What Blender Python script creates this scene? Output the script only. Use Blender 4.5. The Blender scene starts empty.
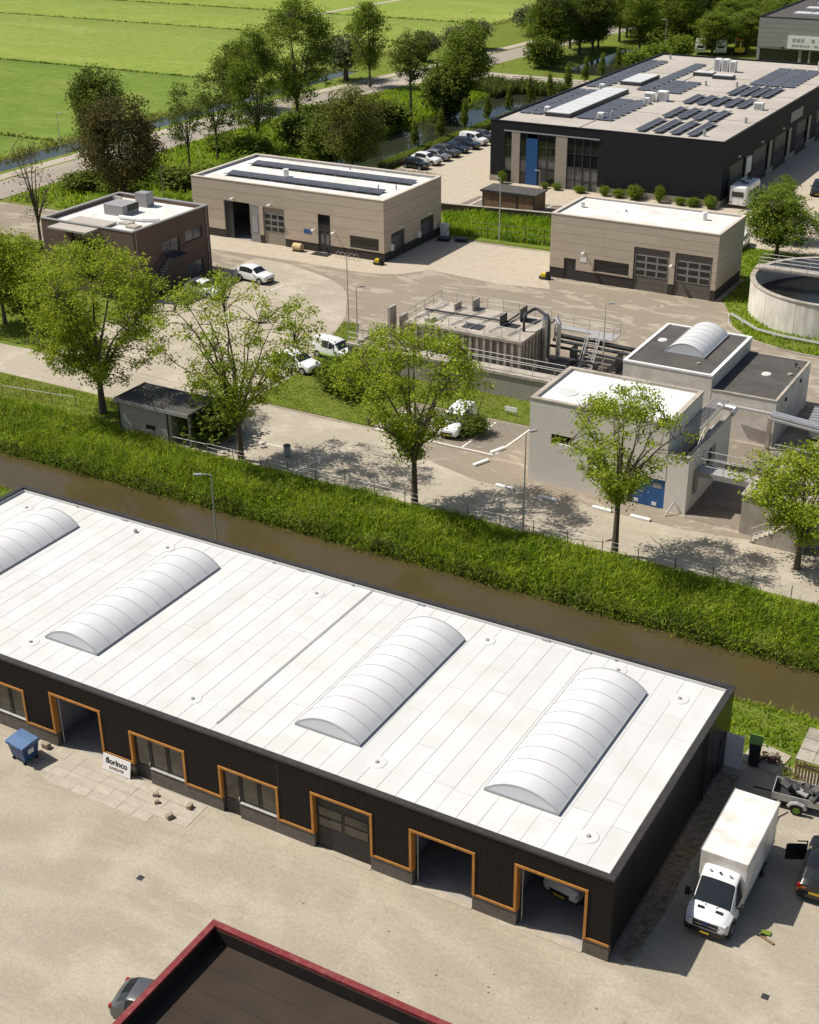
import bpy, bmesh, math, random
import numpy as np
from mathutils import Matrix, Vector

R = math.radians
scene = bpy.context.scene
col = scene.collection

# ------------------------------------------------------------------ camera
cam_data = bpy.data.cameras.new('camera')
cam = bpy.data.objects.new('camera', cam_data)
col.objects.link(cam)
cam_data.sensor_fit = 'VERTICAL'
cam_data.sensor_height = 24.0
cam_data.lens = 31.745
cam_data.clip_start = 0.5
cam_data.clip_end = 9000
cam.matrix_world = (Matrix.Translation((14.513, -41.686, 44.0)) @ Matrix.Rotation(R(30.1), 4, 'Z')
                    @ Matrix.Rotation(R(90 - 26.97), 4, 'X') @ Matrix.Rotation(R(-0.63), 4, 'Z'))
scene.camera = cam

# ------------------------------------------------------------------ sky, sun, exposure
SUN_AZ, SUN_EL = -164.5, 54.0          # degrees; azimuth counted from +X
world = bpy.data.worlds.new('World')
scene.world = world
world.use_nodes = True
wn = world.node_tree
wn.nodes.clear()
sky = wn.nodes.new('ShaderNodeTexSky')
sky.sky_type = 'NISHITA'
sky.sun_disc = False
sky.sun_elevation = R(SUN_EL)
sky.sun_rotation = R(90 - SUN_AZ)
sky.air_density = 1.0
sky.dust_density = 2.0
bg = wn.nodes.new('ShaderNodeBackground')
bg.inputs['Strength'].default_value = 0.075
wo = wn.nodes.new('ShaderNodeOutputWorld')
wn.links.new(sky.outputs[0], bg.inputs[0])
wn.links.new(bg.outputs[0], wo.inputs[0])
sd = bpy.data.lights.new('sun', 'SUN')
sd.energy = 4.6
sd.angle = R(0.55)
sd.color = (1.0, 0.945, 0.855)
sun = bpy.data.objects.new('sun', sd)
col.objects.link(sun)
sdir = Vector((math.cos(R(SUN_EL)) * math.cos(R(SUN_AZ)), math.cos(R(SUN_EL)) * math.sin(R(SUN_AZ)), math.sin(R(SUN_EL))))
sun.rotation_euler = sdir.to_track_quat('Z', 'Y').to_euler()
sun.location = sdir * 120
scene.view_settings.view_transform = 'Standard'
scene.view_settings.look = 'None'
scene.view_settings.gamma = 1.0
scene.view_settings.use_curve_mapping = False
scene.view_settings.exposure = 0.22

# ------------------------------------------------------------------ helpers
rng = np.random.default_rng(7)
random.seed(7)

def tag(o, label=None, cat=None, group=None, kind=None):
    if label: o['label'] = label
    if cat: o['category'] = cat
    if group: o['group'] = group
    if kind: o['kind'] = kind
    return o

def thing(name, label, cat, loc=(0, 0, 0), rotz=0.0, group=None):
    o = bpy.data.objects.new(name, None)
    o.empty_display_size = 0.3
    col.objects.link(o)
    o.location = loc
    o.rotation_euler = (0, 0, rotz)
    return tag(o, label, cat, group)

def link(name, me, parent=None, loc=(0, 0, 0), rot=(0, 0, 0), scale=(1, 1, 1)):
    o = bpy.data.objects.new(name, me)
    col.objects.link(o)
    o.location = loc
    o.rotation_euler = rot
    o.scale = scale
    if parent is not None: o.parent = parent
    return o

def copy_tree(o, parent=None):
    c = o.copy()
    col.objects.link(c)
    c.parent = parent
    for ch in list(o.children): copy_tree(ch, c)
    return c

class MB:
    """collects shapes; build() links them as ONE mesh object. org is subtracted from all coordinates."""
    def __init__(s, org=(0, 0, 0)):
        s.v = []; s.f = []; s.o = org
    def add(s, vs, fs):
        n = len(s.v); ox, oy, oz = s.o
        s.v += [(x - ox, y - oy, z - oz) for x, y, z in vs]
        s.f += [tuple(i + n for i in f) for f in fs]
        return s
    def box(s, x0, y0, z0, x1, y1, z1):
        return s.add([(x0, y0, z0), (x1, y0, z0), (x1, y1, z0), (x0, y1, z0), (x0, y0, z1), (x1, y0, z1), (x1, y1, z1), (x0, y1, z1)],
              [(3, 2, 1, 0), (4, 5, 6, 7), (0, 1, 5, 4), (1, 2, 6, 5), (2, 3, 7, 6), (3, 0, 4, 7)])
    def obox(s, c, size, rz=0.0, M=None):
        hx, hy, hz = size[0] / 2, size[1] / 2, size[2] / 2
        m = Matrix.Translation(c) @ (M if M is not None else Matrix.Rotation(rz, 4, 'Z'))
        vs = [tuple(m @ Vector(p)) for p in [(-hx, -hy, -hz), (hx, -hy, -hz), (hx, hy, -hz), (-hx, hy, -hz), (-hx, -hy, hz), (hx, -hy, hz), (hx, hy, hz), (-hx, hy, hz)]]
        return s.add(vs, [(3, 2, 1, 0), (4, 5, 6, 7), (0, 1, 5, 4), (1, 2, 6, 5), (2, 3, 7, 6), (3, 0, 4, 7)])
    def cyl(s, x, y, z0, z1, r, n=14, r2=None):
        r2 = r if r2 is None else r2
        vs = [(x + r * math.cos(2 * math.pi * i / n), y + r * math.sin(2 * math.pi * i / n), z0) for i in range(n)]
        vs += [(x + r2 * math.cos(2 * math.pi * i / n), y + r2 * math.sin(2 * math.pi * i / n), z1) for i in range(n)]
        fs = [tuple(range(n - 1, -1, -1)), tuple(range(n, 2 * n))] + [(i, (i + 1) % n, n + (i + 1) % n, n + i) for i in range(n)]
        return s.add(vs, fs)
    def disc_x(s, x0, x1, y, z, r, n=18):
        vs = [(x0, y + r * math.cos(2 * math.pi * i / n), z + r * math.sin(2 * math.pi * i / n)) for i in range(n)]
        vs += [(x1, y + r * math.cos(2 * math.pi * i / n), z + r * math.sin(2 * math.pi * i / n)) for i in range(n)]
        fs = [tuple(range(n - 1, -1, -1)), tuple(range(n, 2 * n))] + [(i, (i + 1) % n, n + (i + 1) % n, n + i) for i in range(n)]
        return s.add(vs, fs)
    def tube(s, pts, r, n=6):
        """round bar along a list of points; r may be a list"""
        pts = [Vector(p) for p in pts]
        rs = r if isinstance(r, (list, tuple)) else [r] * len(pts)
        rings = []
        for i, p in enumerate(pts):
            d = (pts[min(i + 1, len(pts) - 1)] - pts[max(i - 1, 0)]).normalized()
            a = d.cross(Vector((0, 0, 1)))
            if a.length < 0.1: a = d.cross(Vector((1, 0, 0)))
            a.normalize(); b = d.cross(a)
            rings.append([tuple(p + (a * math.cos(2 * math.pi * k / n) + b * math.sin(2 * math.pi * k / n)) * rs[i]) for k in range(n)])
        vs = [q for rg in rings for q in rg]; fs = []
        for i in range(len(rings) - 1):
            for k in range(n):
                fs.append((i * n + k, i * n + (k + 1) % n, (i + 1) * n + (k + 1) % n, (i + 1) * n + k))
        fs.append(tuple(range(n - 1, -1, -1))); fs.append(tuple(range((len(rings) - 1) * n, len(rings) * n)))
        return s.add(vs, fs)
    def prism(s, poly, z0, z1):
        n = len(poly)
        vs = [(x, y, z0) for x, y in poly] + [(x, y, z1) for x, y in poly]
        return s.add(vs, [tuple(range(n - 1, -1, -1)), tuple(range(n, 2 * n))] + [(i, (i + 1) % n, n + (i + 1) % n, n + i) for i in range(n)])
    def sheet(s, poly, z):
        return s.add([(x, y, z) for x, y in poly], [tuple(range(len(poly)))])
    def prof_y(s, prof, y0, y1):
        """profile of (x, z) points extruded along y"""
        n = len(prof)
        vs = [(x, y0, z) for x, z in prof] + [(x, y1, z) for x, z in prof]
        return s.add(vs, [tuple(range(n)), tuple(range(2 * n - 1, n - 1, -1))] + [((i + 1) % n, i, n + i, n + (i + 1) % n) for i in range(n)])
    def prof_x(s, prof, x0, x1):
        """profile of (y, z) points extruded along x"""
        n = len(prof)
        vs = [(x0, y, z) for y, z in prof] + [(x1, y, z) for y, z in prof]
        return s.add(vs, [tuple(range(n - 1, -1, -1)), tuple(range(n, 2 * n))] + [(i, (i + 1) % n, n + (i + 1) % n, n + i) for i in range(n)])
    def mesh(s, name, mat, smooth=False, bevel=0.0):
        me = bpy.data.meshes.new(name)
        me.from_pydata(s.v, [], s.f)
        bm = bmesh.new(); bm.from_mesh(me)
        if bevel > 0:
            bmesh.ops.bevel(bm, geom=list(bm.edges), offset=bevel, segments=2, affect='EDGES', profile=0.5)
        bmesh.ops.recalc_face_normals(bm, faces=bm.faces)
        if smooth:
            for e in bm.edges:
                if len(e.link_faces) == 2 and e.calc_face_angle(0) > 0.55: e.smooth = False
        bm.to_mesh(me); bm.free()
        me.materials.append(mat)
        if smooth:
            me.polygons.foreach_set('use_smooth', [True] * len(me.polygons))
        return me
    def build(s, name, mat, parent=None, smooth=False, bevel=0.0, loc=(0, 0, 0), rot=(0, 0, 0)):
        return link(name, s.mesh(name, mat, smooth, bevel), parent, loc, rot)

def raw_mesh(name, V, F, mat, smooth=False):
    """numpy vertices and equal-sided faces to a mesh, quickly"""
    me = bpy.data.meshes.new(name)
    V = np.asarray(V, np.float32); F = np.asarray(F, np.int32); k = F.shape[1]
    me.vertices.add(len(V)); me.vertices.foreach_set('co', V.ravel())
    me.loops.add(F.size); me.loops.foreach_set('vertex_index', F.ravel())
    me.polygons.add(len(F)); me.polygons.foreach_set('loop_start', np.arange(0, F.size, k, dtype=np.int32))
    me.polygons.foreach_set('loop_total', np.full(len(F), k, np.int32))
    if smooth: me.polygons.foreach_set('use_smooth', np.ones(len(F), bool))
    me.update(); me.validate()
    me.materials.append(mat)
    return me

def cut(rects, hole):
    """rectangles (a0,z0,a1,z1) minus one hole"""
    out = []
    ha0, hz0, ha1, hz1 = hole
    for a0, z0, a1, z1 in rects:
        if ha1 <= a0 or ha0 >= a1 or hz1 <= z0 or hz0 >= z1:
            out.append((a0, z0, a1, z1)); continue
        if ha0 > a0: out.append((a0, z0, ha0, z1))
        if ha1 < a1: out.append((ha1, z0, a1, z1))
        b0, b1 = max(a0, ha0), min(a1, ha1)
        if hz0 > z0: out.append((b0, z0, b1, hz0))
        if hz1 < z1: out.append((b0, hz1, b1, z1))
    return out

def holed(rect, holes):
    rs = [rect]
    for h in holes: rs = cut(rs, h)
    return [r for r in rs if r[2] - r[0] > 0.01 and r[3] - r[1] > 0.01]

# ------------------------------------------------------------------ materials
MATS = {}
def nd(nt, t, **kw):
    n = nt.nodes.new(t)
    for k, v in kw.items(): setattr(n, k, v)
    return n

def mat(name, c1, c2=None, rough=0.8, scale=2.0, bump=0.0, bscale=20.0, metal=0.0, spec=0.35, rnd=0.0, coords='pos',
        big=None, bigscale=0.15, bigamt=0.5, stretch=None, island=0.0, transl=0.0, coat=0.0, detail=5.0, lo=0.35, hi=0.65, bdist=0.03):
    m = bpy.data.materials.new(name); m.use_nodes = True
    nt = m.node_tree; nt.nodes.clear()
    out = nd(nt, 'ShaderNodeOutputMaterial'); p = nd(nt, 'ShaderNodeBsdfPrincipled')
    p.inputs['Roughness'].default_value = rough
    p.inputs['Metallic'].default_value = metal
    p.inputs['Specular IOR Level'].default_value = spec
    if coat: p.inputs['Coat Weight'].default_value = coat; p.inputs['Coat Roughness'].default_value = 0.06
    if coords == 'pos':
        src = nd(nt, 'ShaderNodeNewGeometry').outputs['Position']
    else:
        src = nd(nt, 'ShaderNodeTexCoord').outputs['Object']
    if stretch:
        mp = nd(nt, 'ShaderNodeMapping'); mp.inputs['Scale'].default_value = stretch
        nt.links.new(src, mp.inputs[0]); src2 = mp.outputs[0]
    else: src2 = src
    c2 = c1 if c2 is None else c2
    nz = nd(nt, 'ShaderNodeTexNoise'); nz.inputs['Scale'].default_value = scale; nz.inputs['Detail'].default_value = detail
    nz.inputs['Roughness'].default_value = 0.6
    nt.links.new(src2, nz.inputs['Vector'])
    mr = nd(nt, 'ShaderNodeMapRange'); mr.inputs['From Min'].default_value = lo; mr.inputs['From Max'].default_value = hi
    nt.links.new(nz.outputs['Fac'], mr.inputs['Value'])
    mx = nd(nt, 'ShaderNodeMix', data_type='RGBA')
    mx.inputs[6].default_value = (*c1, 1); mx.inputs[7].default_value = (*c2, 1)
    nt.links.new(mr.outputs[0], mx.inputs[0])
    c = mx.outputs[2]
    if big is not None:
        n2 = nd(nt, 'ShaderNodeTexNoise'); n2.inputs['Scale'].default_value = bigscale; n2.inputs['Detail'].default_value = 4.0
        nt.links.new(src, n2.inputs['Vector'])
        m2 = nd(nt, 'ShaderNodeMapRange'); m2.inputs['From Min'].default_value = 0.45; m2.inputs['From Max'].default_value = 0.68
        m2.inputs['To Max'].default_value = bigamt
        nt.links.new(n2.outputs['Fac'], m2.inputs['Value'])
        x2 = nd(nt, 'ShaderNodeMix', data_type='RGBA'); x2.inputs[7].default_value = (*big, 1)
        nt.links.new(m2.outputs[0], x2.inputs[0]); nt.links.new(c, x2.inputs[6]); c = x2.outputs[2]
    if rnd or island:
        hsv = nd(nt, 'ShaderNodeHueSaturation')
        rr = nd(nt, 'ShaderNodeObjectInfo').outputs['Random'] if rnd else nd(nt, 'ShaderNodeNewGeometry').outputs['Random Per Island']
        a = rnd or island
        m3 = nd(nt, 'ShaderNodeMapRange'); m3.inputs['To Min'].default_value = 1 - a; m3.inputs['To Max'].default_value = 1 + a
        nt.links.new(rr, m3.inputs['Value']); nt.links.new(m3.outputs[0], hsv.inputs['Value'])
        if island:
            m4 = nd(nt, 'ShaderNodeMapRange'); m4.inputs['To Min'].default_value = 0.5 + 0.045 * a; m4.inputs['To Max'].default_value = 0.5 - 0.045 * a
            nt.links.new(rr, m4.inputs['Value']); nt.links.new(m4.outputs[0], hsv.inputs['Hue'])
        nt.links.new(c, hsv.inputs['Color']); c = hsv.outputs[0]
    nt.links.new(c, p.inputs['Base Color'])
    if bump:
        nb = nd(nt, 'ShaderNodeTexNoise'); nb.inputs['Scale'].default_value = bscale; nb.inputs['Detail'].default_value = 4.0
        nt.links.new(src2, nb.inputs['Vector'])
        bp = nd(nt, 'ShaderNodeBump'); bp.inputs['Strength'].default_value = bump; bp.inputs['Distance'].default_value = bdist
        nt.links.new(nb.outputs['Fac'], bp.inputs['Height']); nt.links.new(bp.outputs[0], p.inputs['Normal'])
    if transl:
        tr = nd(nt, 'ShaderNodeBsdfTranslucent'); nt.links.new(c, tr.inputs['Color'])
        ms = nd(nt, 'ShaderNodeMixShader'); ms.inputs[0].default_value = transl
        nt.links.new(p.outputs[0], ms.inputs[1]); nt.links.new(tr.outputs[0], ms.inputs[2])
        nt.links.new(ms.outputs[0], out.inputs[0])
    else:
        nt.links.new(p.outputs[0], out.inputs[0])
    MATS[name] = m
    return m

# ground
mat('grass', (0.16, 0.20, 0.03), (0.11, 0.155, 0.022), rough=0.9, scale=0.8, big=(0.13, 0.13, 0.03), bigscale=0.12, bump=0.8, bscale=6, spec=0.1, bdist=0.1)
mat('light_paving', (0.50, 0.435, 0.335), (0.43, 0.372, 0.285), rough=0.9, scale=1.2, rnd=0.06, bump=0.2, bscale=20, spec=0.15)
mat('road', (0.34, 0.30, 0.245), (0.29, 0.255, 0.21), rough=0.9, scale=0.4, stretch=(1, 0.15, 1), spec=0.15)
mat('pale_path', (0.43, 0.38, 0.30), (0.38, 0.33, 0.26), rough=0.9, scale=0.5, spec=0.15)
mat('line_paint', (0.78, 0.76, 0.70), (0.62, 0.58, 0.5), rough=0.7, scale=4)
mat('slab', (0.45, 0.40, 0.325), (0.38, 0.335, 0.27), rough=0.9, scale=2.5, rnd=0.06, bump=0.25, bscale=25, spec=0.15)
mat('soil', (0.34, 0.27, 0.19), (0.17, 0.13, 0.09), rough=0.95, scale=3, bump=0.8, bscale=8, bdist=0.08)

def paving(name, base, dark, pale, psc=0.17, plo=0.48, phi=0.60, pst=(1, 1, 1), streak=0.35, srot=0.5, spots=0.0, grain=0.10, gsc=3.2, arcs=0.0):
    """worn paving: pale patches, drawn-out streaks, grain and a few dark spots"""
    m = bpy.data.materials.new(name); m.use_nodes = True
    nt = m.node_tree; p = nt.nodes['Principled BSDF']; p.inputs['Roughness'].default_value = 0.93; p.inputs['Specular IOR Level'].default_value = 0.15
    pos = nd(nt, 'ShaderNodeNewGeometry').outputs['Position']
    def noise(sc, det, rot=0.0, st=(1, 1, 1), rg=0.62):
        mp = nd(nt, 'ShaderNodeMapping'); mp.inputs['Scale'].default_value = st; mp.inputs['Rotation'].default_value = (0, 0, rot)
        nt.links.new(pos, mp.inputs[0]); n = nd(nt, 'ShaderNodeTexNoise'); n.inputs['Scale'].default_value = sc; n.inputs['Detail'].default_value = det
        n.inputs['Roughness'].default_value = rg; n.inputs['Distortion'].default_value = 0.9 if st != (1, 1, 1) else 0.2; nt.links.new(mp.outputs[0], n.inputs['Vector']); return n.outputs['Fac']
    def rng_(v, a, b, c, d):
        r_ = nd(nt, 'ShaderNodeMapRange'); r_.inputs['From Min'].default_value = a; r_.inputs['From Max'].default_value = b
        r_.inputs['To Min'].default_value = c; r_.inputs['To Max'].default_value = d; nt.links.new(v, r_.inputs['Value']); return r_.outputs[0]
    def mix(f, a, b):
        x = nd(nt, 'ShaderNodeMix', data_type='RGBA'); nt.links.new(f, x.inputs[0])
        for s_, v in ((6, a), (7, b)):
            if isinstance(v, tuple): x.inputs[s_].default_value = (*v, 1)
            else: nt.links.new(v, x.inputs[s_])
        return x.outputs[2]
    c = mix(rng_(noise(0.7, 9), 0.36, 0.66, 0, 1), base, tuple(base[i] * 0.86 + dark[i] * 0.14 for i in range(3)))
    c = mix(rng_(noise(0.10, 5), 0.45, 0.7, 0, 0.45), c, dark)
    c = mix(rng_(noise(psc, 9, 0.0, pst, 0.66), plo, phi, 0, 0.85), c, pale)
    c = mix(rng_(noise(0.9, 6, srot, (0.14, 1.5, 1)), 0.50, 0.72, 0, streak), c, pale)
    c = mix(rng_(noise(1.1, 6, srot + 0.9, (0.12, 1.3, 1)), 0.56, 0.74, 0, streak * 0.8), c, dark)
    if spots:
        v = nd(nt, 'ShaderNodeTexVoronoi'); v.inputs['Scale'].default_value = 0.42; nt.links.new(pos, v.inputs['Vector'])
        c = mix(rng_(v.outputs['Distance'], 0.05, 0.10, spots, 0), c, tuple(x * 0.45 for x in dark))
    if arcs:
        mp = nd(nt, 'ShaderNodeMapping'); mp.inputs['Location'].default_value = (16, 34, 0); nt.links.new(pos, mp.inputs[0])
        wv = nd(nt, 'ShaderNodeTexWave', wave_type='RINGS', rings_direction='Z'); wv.inputs['Scale'].default_value = 0.09; wv.inputs['Distortion'].default_value = 5.0
        wv.inputs['Detail'].default_value = 4.0; wv.inputs['Detail Scale'].default_value = 1.4; nt.links.new(mp.outputs[0], wv.inputs['Vector'])
        c = mix(rng_(wv.outputs['Fac'], 0.6, 1.0, 0, arcs), c, pale); c = mix(rng_(wv.outputs['Fac'], 0.0, 0.3, arcs * 0.5, 0), c, dark)
    g = rng_(noise(gsc, 9, 0, (1, 1, 1), 0.82), 0.25, 0.75, 1 - grain * 2.4, 1 + grain * 2.4)
    hs = nd(nt, 'ShaderNodeHueSaturation'); nt.links.new(g, hs.inputs['Value']); nt.links.new(c, hs.inputs['Color'])
    nt.links.new(hs.outputs[0], p.inputs['Base Color'])
    b = nd(nt, 'ShaderNodeBump'); b.inputs['Strength'].default_value = 0.4; b.inputs['Distance'].default_value = 0.02
    nt.links.new(noise(22, 4), b.inputs['Height']); nt.links.new(b.outputs[0], p.inputs['Normal'])
    MATS[name] = m
paving('yard', (0.362, 0.317, 0.242), (0.285, 0.243, 0.180), (0.455, 0.405, 0.318), 0.22, 0.50, 0.66, streak=0.42, srot=0.45, spots=0.0, grain=0.12, arcs=0.3, gsc=6.0)
paving('service_asphalt', (0.275, 0.232, 0.176), (0.225, 0.187, 0.142), (0.38, 0.33, 0.255), 0.30, 0.525, 0.57, (0.75, 1.7, 1), streak=0.25, srot=0.0, spots=0.0, grain=0.08)
paving('concrete_paving', (0.40, 0.352, 0.273), (0.30, 0.255, 0.195), (0.47, 0.415, 0.33), 0.25, 0.50, 0.60, streak=0.35, srot=0.2, grain=0.08)
paving('bay_asphalt', (0.225, 0.19, 0.152), (0.18, 0.15, 0.12), (0.31, 0.27, 0.215), 0.5, 0.56, 0.62, streak=0.25, grain=0.10)
paving('field', (0.20, 0.262, 0.044), (0.155, 0.215, 0.034), (0.255, 0.29, 0.066), 0.05, 0.48, 0.66, (0.6, 1.6, 1), streak=0.6, srot=0.03, grain=0.15, gsc=0.5)
paving('meadow', (0.135, 0.20, 0.027), (0.10, 0.16, 0.02), (0.20, 0.235, 0.05), 0.08, 0.50, 0.68, (0.7, 1.4, 1), streak=0.5, srot=0.03, grain=0.15, gsc=0.5)
# buildings
mat('bright_membrane', (0.74, 0.735, 0.72), (0.68, 0.67, 0.65), rough=0.6, scale=0.7)
mat('membrane', (0.63, 0.632, 0.622), (0.595, 0.595, 0.582), rough=0.55, scale=0.7, rnd=0.035, big=(0.54, 0.525, 0.485), bigscale=0.45, bigamt=0.45, spec=0.3)
mat('roof_under', (0.44, 0.435, 0.42), rough=0.8)
mat('white_roof', (0.80, 0.785, 0.75), (0.68, 0.65, 0.60), rough=0.6, scale=0.6, big=(0.52, 0.47, 0.40), bigscale=0.3, bigamt=0.5)
mat('grey_roof', (0.46, 0.42, 0.365), (0.40, 0.365, 0.315), rough=0.85, scale=0.5, big=(0.35, 0.31, 0.265), bigscale=0.12, bigamt=0.6)
mat('dark_roof', (0.085, 0.078, 0.07), (0.065, 0.06, 0.054), rough=0.85, scale=1.5, big=(0.12, 0.108, 0.095), bigscale=0.5, bump=0.2, bscale=20)
mat('red_roof_felt', (0.040, 0.027, 0.0175), (0.028, 0.0195, 0.0135), rough=0.85, scale=0.9, big=(0.046, 0.034, 0.024), bigscale=0.4, bump=0.25, bscale=12, stretch=(0.5, 1, 1))
mat('black_clad', (0.024, 0.0195, 0.0165), (0.031, 0.025, 0.021), rough=0.75, scale=2, spec=0.2)
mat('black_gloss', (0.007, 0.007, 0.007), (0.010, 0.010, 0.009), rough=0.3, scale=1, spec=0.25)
mat('coping_black', (0.05, 0.045, 0.042), (0.035, 0.032, 0.03), rough=0.45, scale=2, spec=0.4)
mat('plinth_grey', (0.15, 0.132, 0.115), (0.11, 0.097, 0.085), rough=0.85, scale=3, bump=0.2)
mat('orange_trim', (0.52, 0.235, 0.052), (0.40, 0.17, 0.035), rough=0.6, scale=6, stretch=(1, 1, 0.3))
mat('tan_panel', (0.53, 0.445, 0.345), (0.47, 0.39, 0.30), rough=0.65, scale=0.8, rnd=0.05, bump=0.25, bscale=6, stretch=(1, 1, 8), spec=0.3)
mat('tan_coping', (0.56, 0.49, 0.40), rough=0.6)
mat('dark_brick_plinth', (0.055, 0.046, 0.04), (0.04, 0.034, 0.03), rough=0.8, scale=6)
mat('anthracite', (0.017, 0.018, 0.023), (0.013, 0.014, 0.018), rough=0.7, scale=1.5, spec=0.2)
mat('pilaster', (0.34, 0.30, 0.245), (0.30, 0.26, 0.21), rough=0.75, scale=3, bump=0.3, bscale=15)
mat('light_grey_clad', (0.30, 0.295, 0.29), (0.26, 0.255, 0.25), rough=0.6, scale=0.6, stretch=(0.2, 0.2, 4))
mat('pale_wall', (0.74, 0.69, 0.62), (0.66, 0.61, 0.54), rough=0.9, scale=2.5, big=(0.45, 0.40, 0.34), bigscale=0.6, bigamt=0.5, bump=0.35, bscale=14)
mat('concrete', (0.47, 0.42, 0.355), (0.36, 0.32, 0.265), rough=0.9, scale=1.2, big=(0.20, 0.175, 0.14), bigscale=0.5, bigamt=0.6, bump=0.25, bscale=12, stretch=(1.5, 1.5, 0.5))
mat('tank_concrete', (0.76, 0.71, 0.63), (0.60, 0.555, 0.49), rough=0.9, scale=1.0, big=(0.33, 0.30, 0.255), bigscale=0.35, bigamt=0.6, bump=0.2, bscale=10, stretch=(1.6, 1.6, 0.35))
mat('galv', (0.52, 0.51, 0.49), (0.44, 0.43, 0.41), rough=0.45, metal=0.35, scale=5)
mat('steel_dark', (0.05, 0.052, 0.055), (0.035, 0.036, 0.04), rough=0.45, scale=3)
mat('pipe_silver', (0.62, 0.62, 0.62), (0.5, 0.5, 0.5), rough=0.3, metal=0.8, scale=3)
mat('white_paint', (0.80, 0.79, 0.77), (0.74, 0.73, 0.71), rough=0.5, scale=1.2)
mat('blue_door', (0.035, 0.115, 0.30), (0.03, 0.10, 0.26), rough=0.5, scale=3)
mat('blue_panel', (0.015, 0.075, 0.22), rough=0.4)
mat('red_rim', (0.20, 0.024, 0.027), (0.16, 0.02, 0.022), rough=0.55, scale=2, big=(0.34, 0.18, 0.13), bigscale=3.5, bigamt=0.22)
mat('wood_slat', (0.25, 0.165, 0.085), (0.17, 0.11, 0.06), rough=0.8, scale=4, stretch=(6, 6, 0.6), rnd=0.15)
mat('roof_tile', (0.40, 0.36, 0.30), (0.30, 0.26, 0.21), rough=0.85, scale=2, rnd=0.25)
mat('solar', (0.075, 0.08, 0.095), (0.095, 0.10, 0.115), rough=0.38, scale=4, spec=0.4, rnd=0.1)
mat('solar_frame', (0.35, 0.36, 0.38), rough=0.4, metal=0.5)
mat('glass_dark', (0.012, 0.014, 0.015), (0.02, 0.02, 0.02), rough=0.05, scale=0.8, spec=0.6)
mat('glass_warm', (0.085, 0.07, 0.05), (0.03, 0.028, 0.024), rough=0.06, scale=0.7, spec=0.6)
mat('glass_grey', (0.16, 0.16, 0.16), (0.09, 0.09, 0.09), rough=0.1, scale=0.6, spec=0.5)
mat('poly', (0.78, 0.78, 0.775), (0.73, 0.73, 0.725), rough=0.35, scale=0.6, spec=0.35, rnd=0.02, transl=0.18)
mat('poly_end', (0.66, 0.66, 0.68), rough=0.35)
mat('rib_grey', (0.34, 0.34, 0.35), rough=0.5)
mat('rib_light', (0.46, 0.46, 0.46), rough=0.5)
mat('interior', (0.42, 0.42, 0.44), (0.34, 0.34, 0.36), rough=0.9, scale=1)
mat('interior_floor', (0.40, 0.37, 0.335), (0.30, 0.28, 0.255), rough=0.6, scale=0.8)
mat('black_rubber', (0.02, 0.02, 0.02), rough=0.75)
mat('black_plastic', (0.018, 0.018, 0.019), (0.03, 0.03, 0.03), rough=0.5, scale=6)
mat('bin_blue', (0.028, 0.075, 0.20), (0.024, 0.065, 0.175), rough=0.4, scale=5, coords='obj')
mat('bin_lid', (0.10, 0.17, 0.31), (0.09, 0.155, 0.28), rough=0.35, scale=5, coords='obj')
mat('green_plastic', (0.13, 0.24, 0.03), (0.11, 0.21, 0.025), rough=0.45, scale=3)
mat('stone', (0.36, 0.30, 0.22), (0.24, 0.195, 0.14), rough=0.9, scale=6, bump=0.5, bscale=12)
mat('yellow_paint', (0.62, 0.46, 0.03), rough=0.5)
mat('beige_box', (0.55, 0.42, 0.22), rough=0.7)
# vehicles
mat('car_white', (0.80, 0.80, 0.79), rough=0.3, coat=0.6)
mat('car_dirtywhite', (0.80, 0.79, 0.765), (0.76, 0.745, 0.71), rough=0.4, scale=1.5, coords='obj', big=(0.40, 0.30, 0.19), bigscale=0.75, bigamt=0.55)
mat('car_black', (0.012, 0.012, 0.013), rough=0.25, coat=0.8)
mat('car_grey', (0.11, 0.115, 0.12), rough=0.3, metal=0.4, coat=0.6)
mat('car_blue', (0.035, 0.05, 0.075), rough=0.3, metal=0.3, coat=0.6)
mat('car_silver', (0.36, 0.36, 0.37), rough=0.3, metal=0.6, coat=0.5)
mat('car_glass', (0.020, 0.024, 0.026), rough=0.04, spec=0.6)
mat('headlight', (0.55, 0.57, 0.6), rough=0.1, spec=0.7)
mat('taillight', (0.30, 0.015, 0.01), rough=0.2)
mat('amber', (0.55, 0.16, 0.02), rough=0.3)
mat('rim_alu', (0.42, 0.42, 0.43), rough=0.35, metal=0.7)
mat('plate_yellow', (0.65, 0.45, 0.02), rough=0.5)
mat('lime_stripe', (0.35, 0.52, 0.05), rough=0.4)
mat('junk_dark', (0.055, 0.055, 0.058), (0.11, 0.105, 0.10), rough=0.8, scale=3, rnd=0.3)
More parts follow.
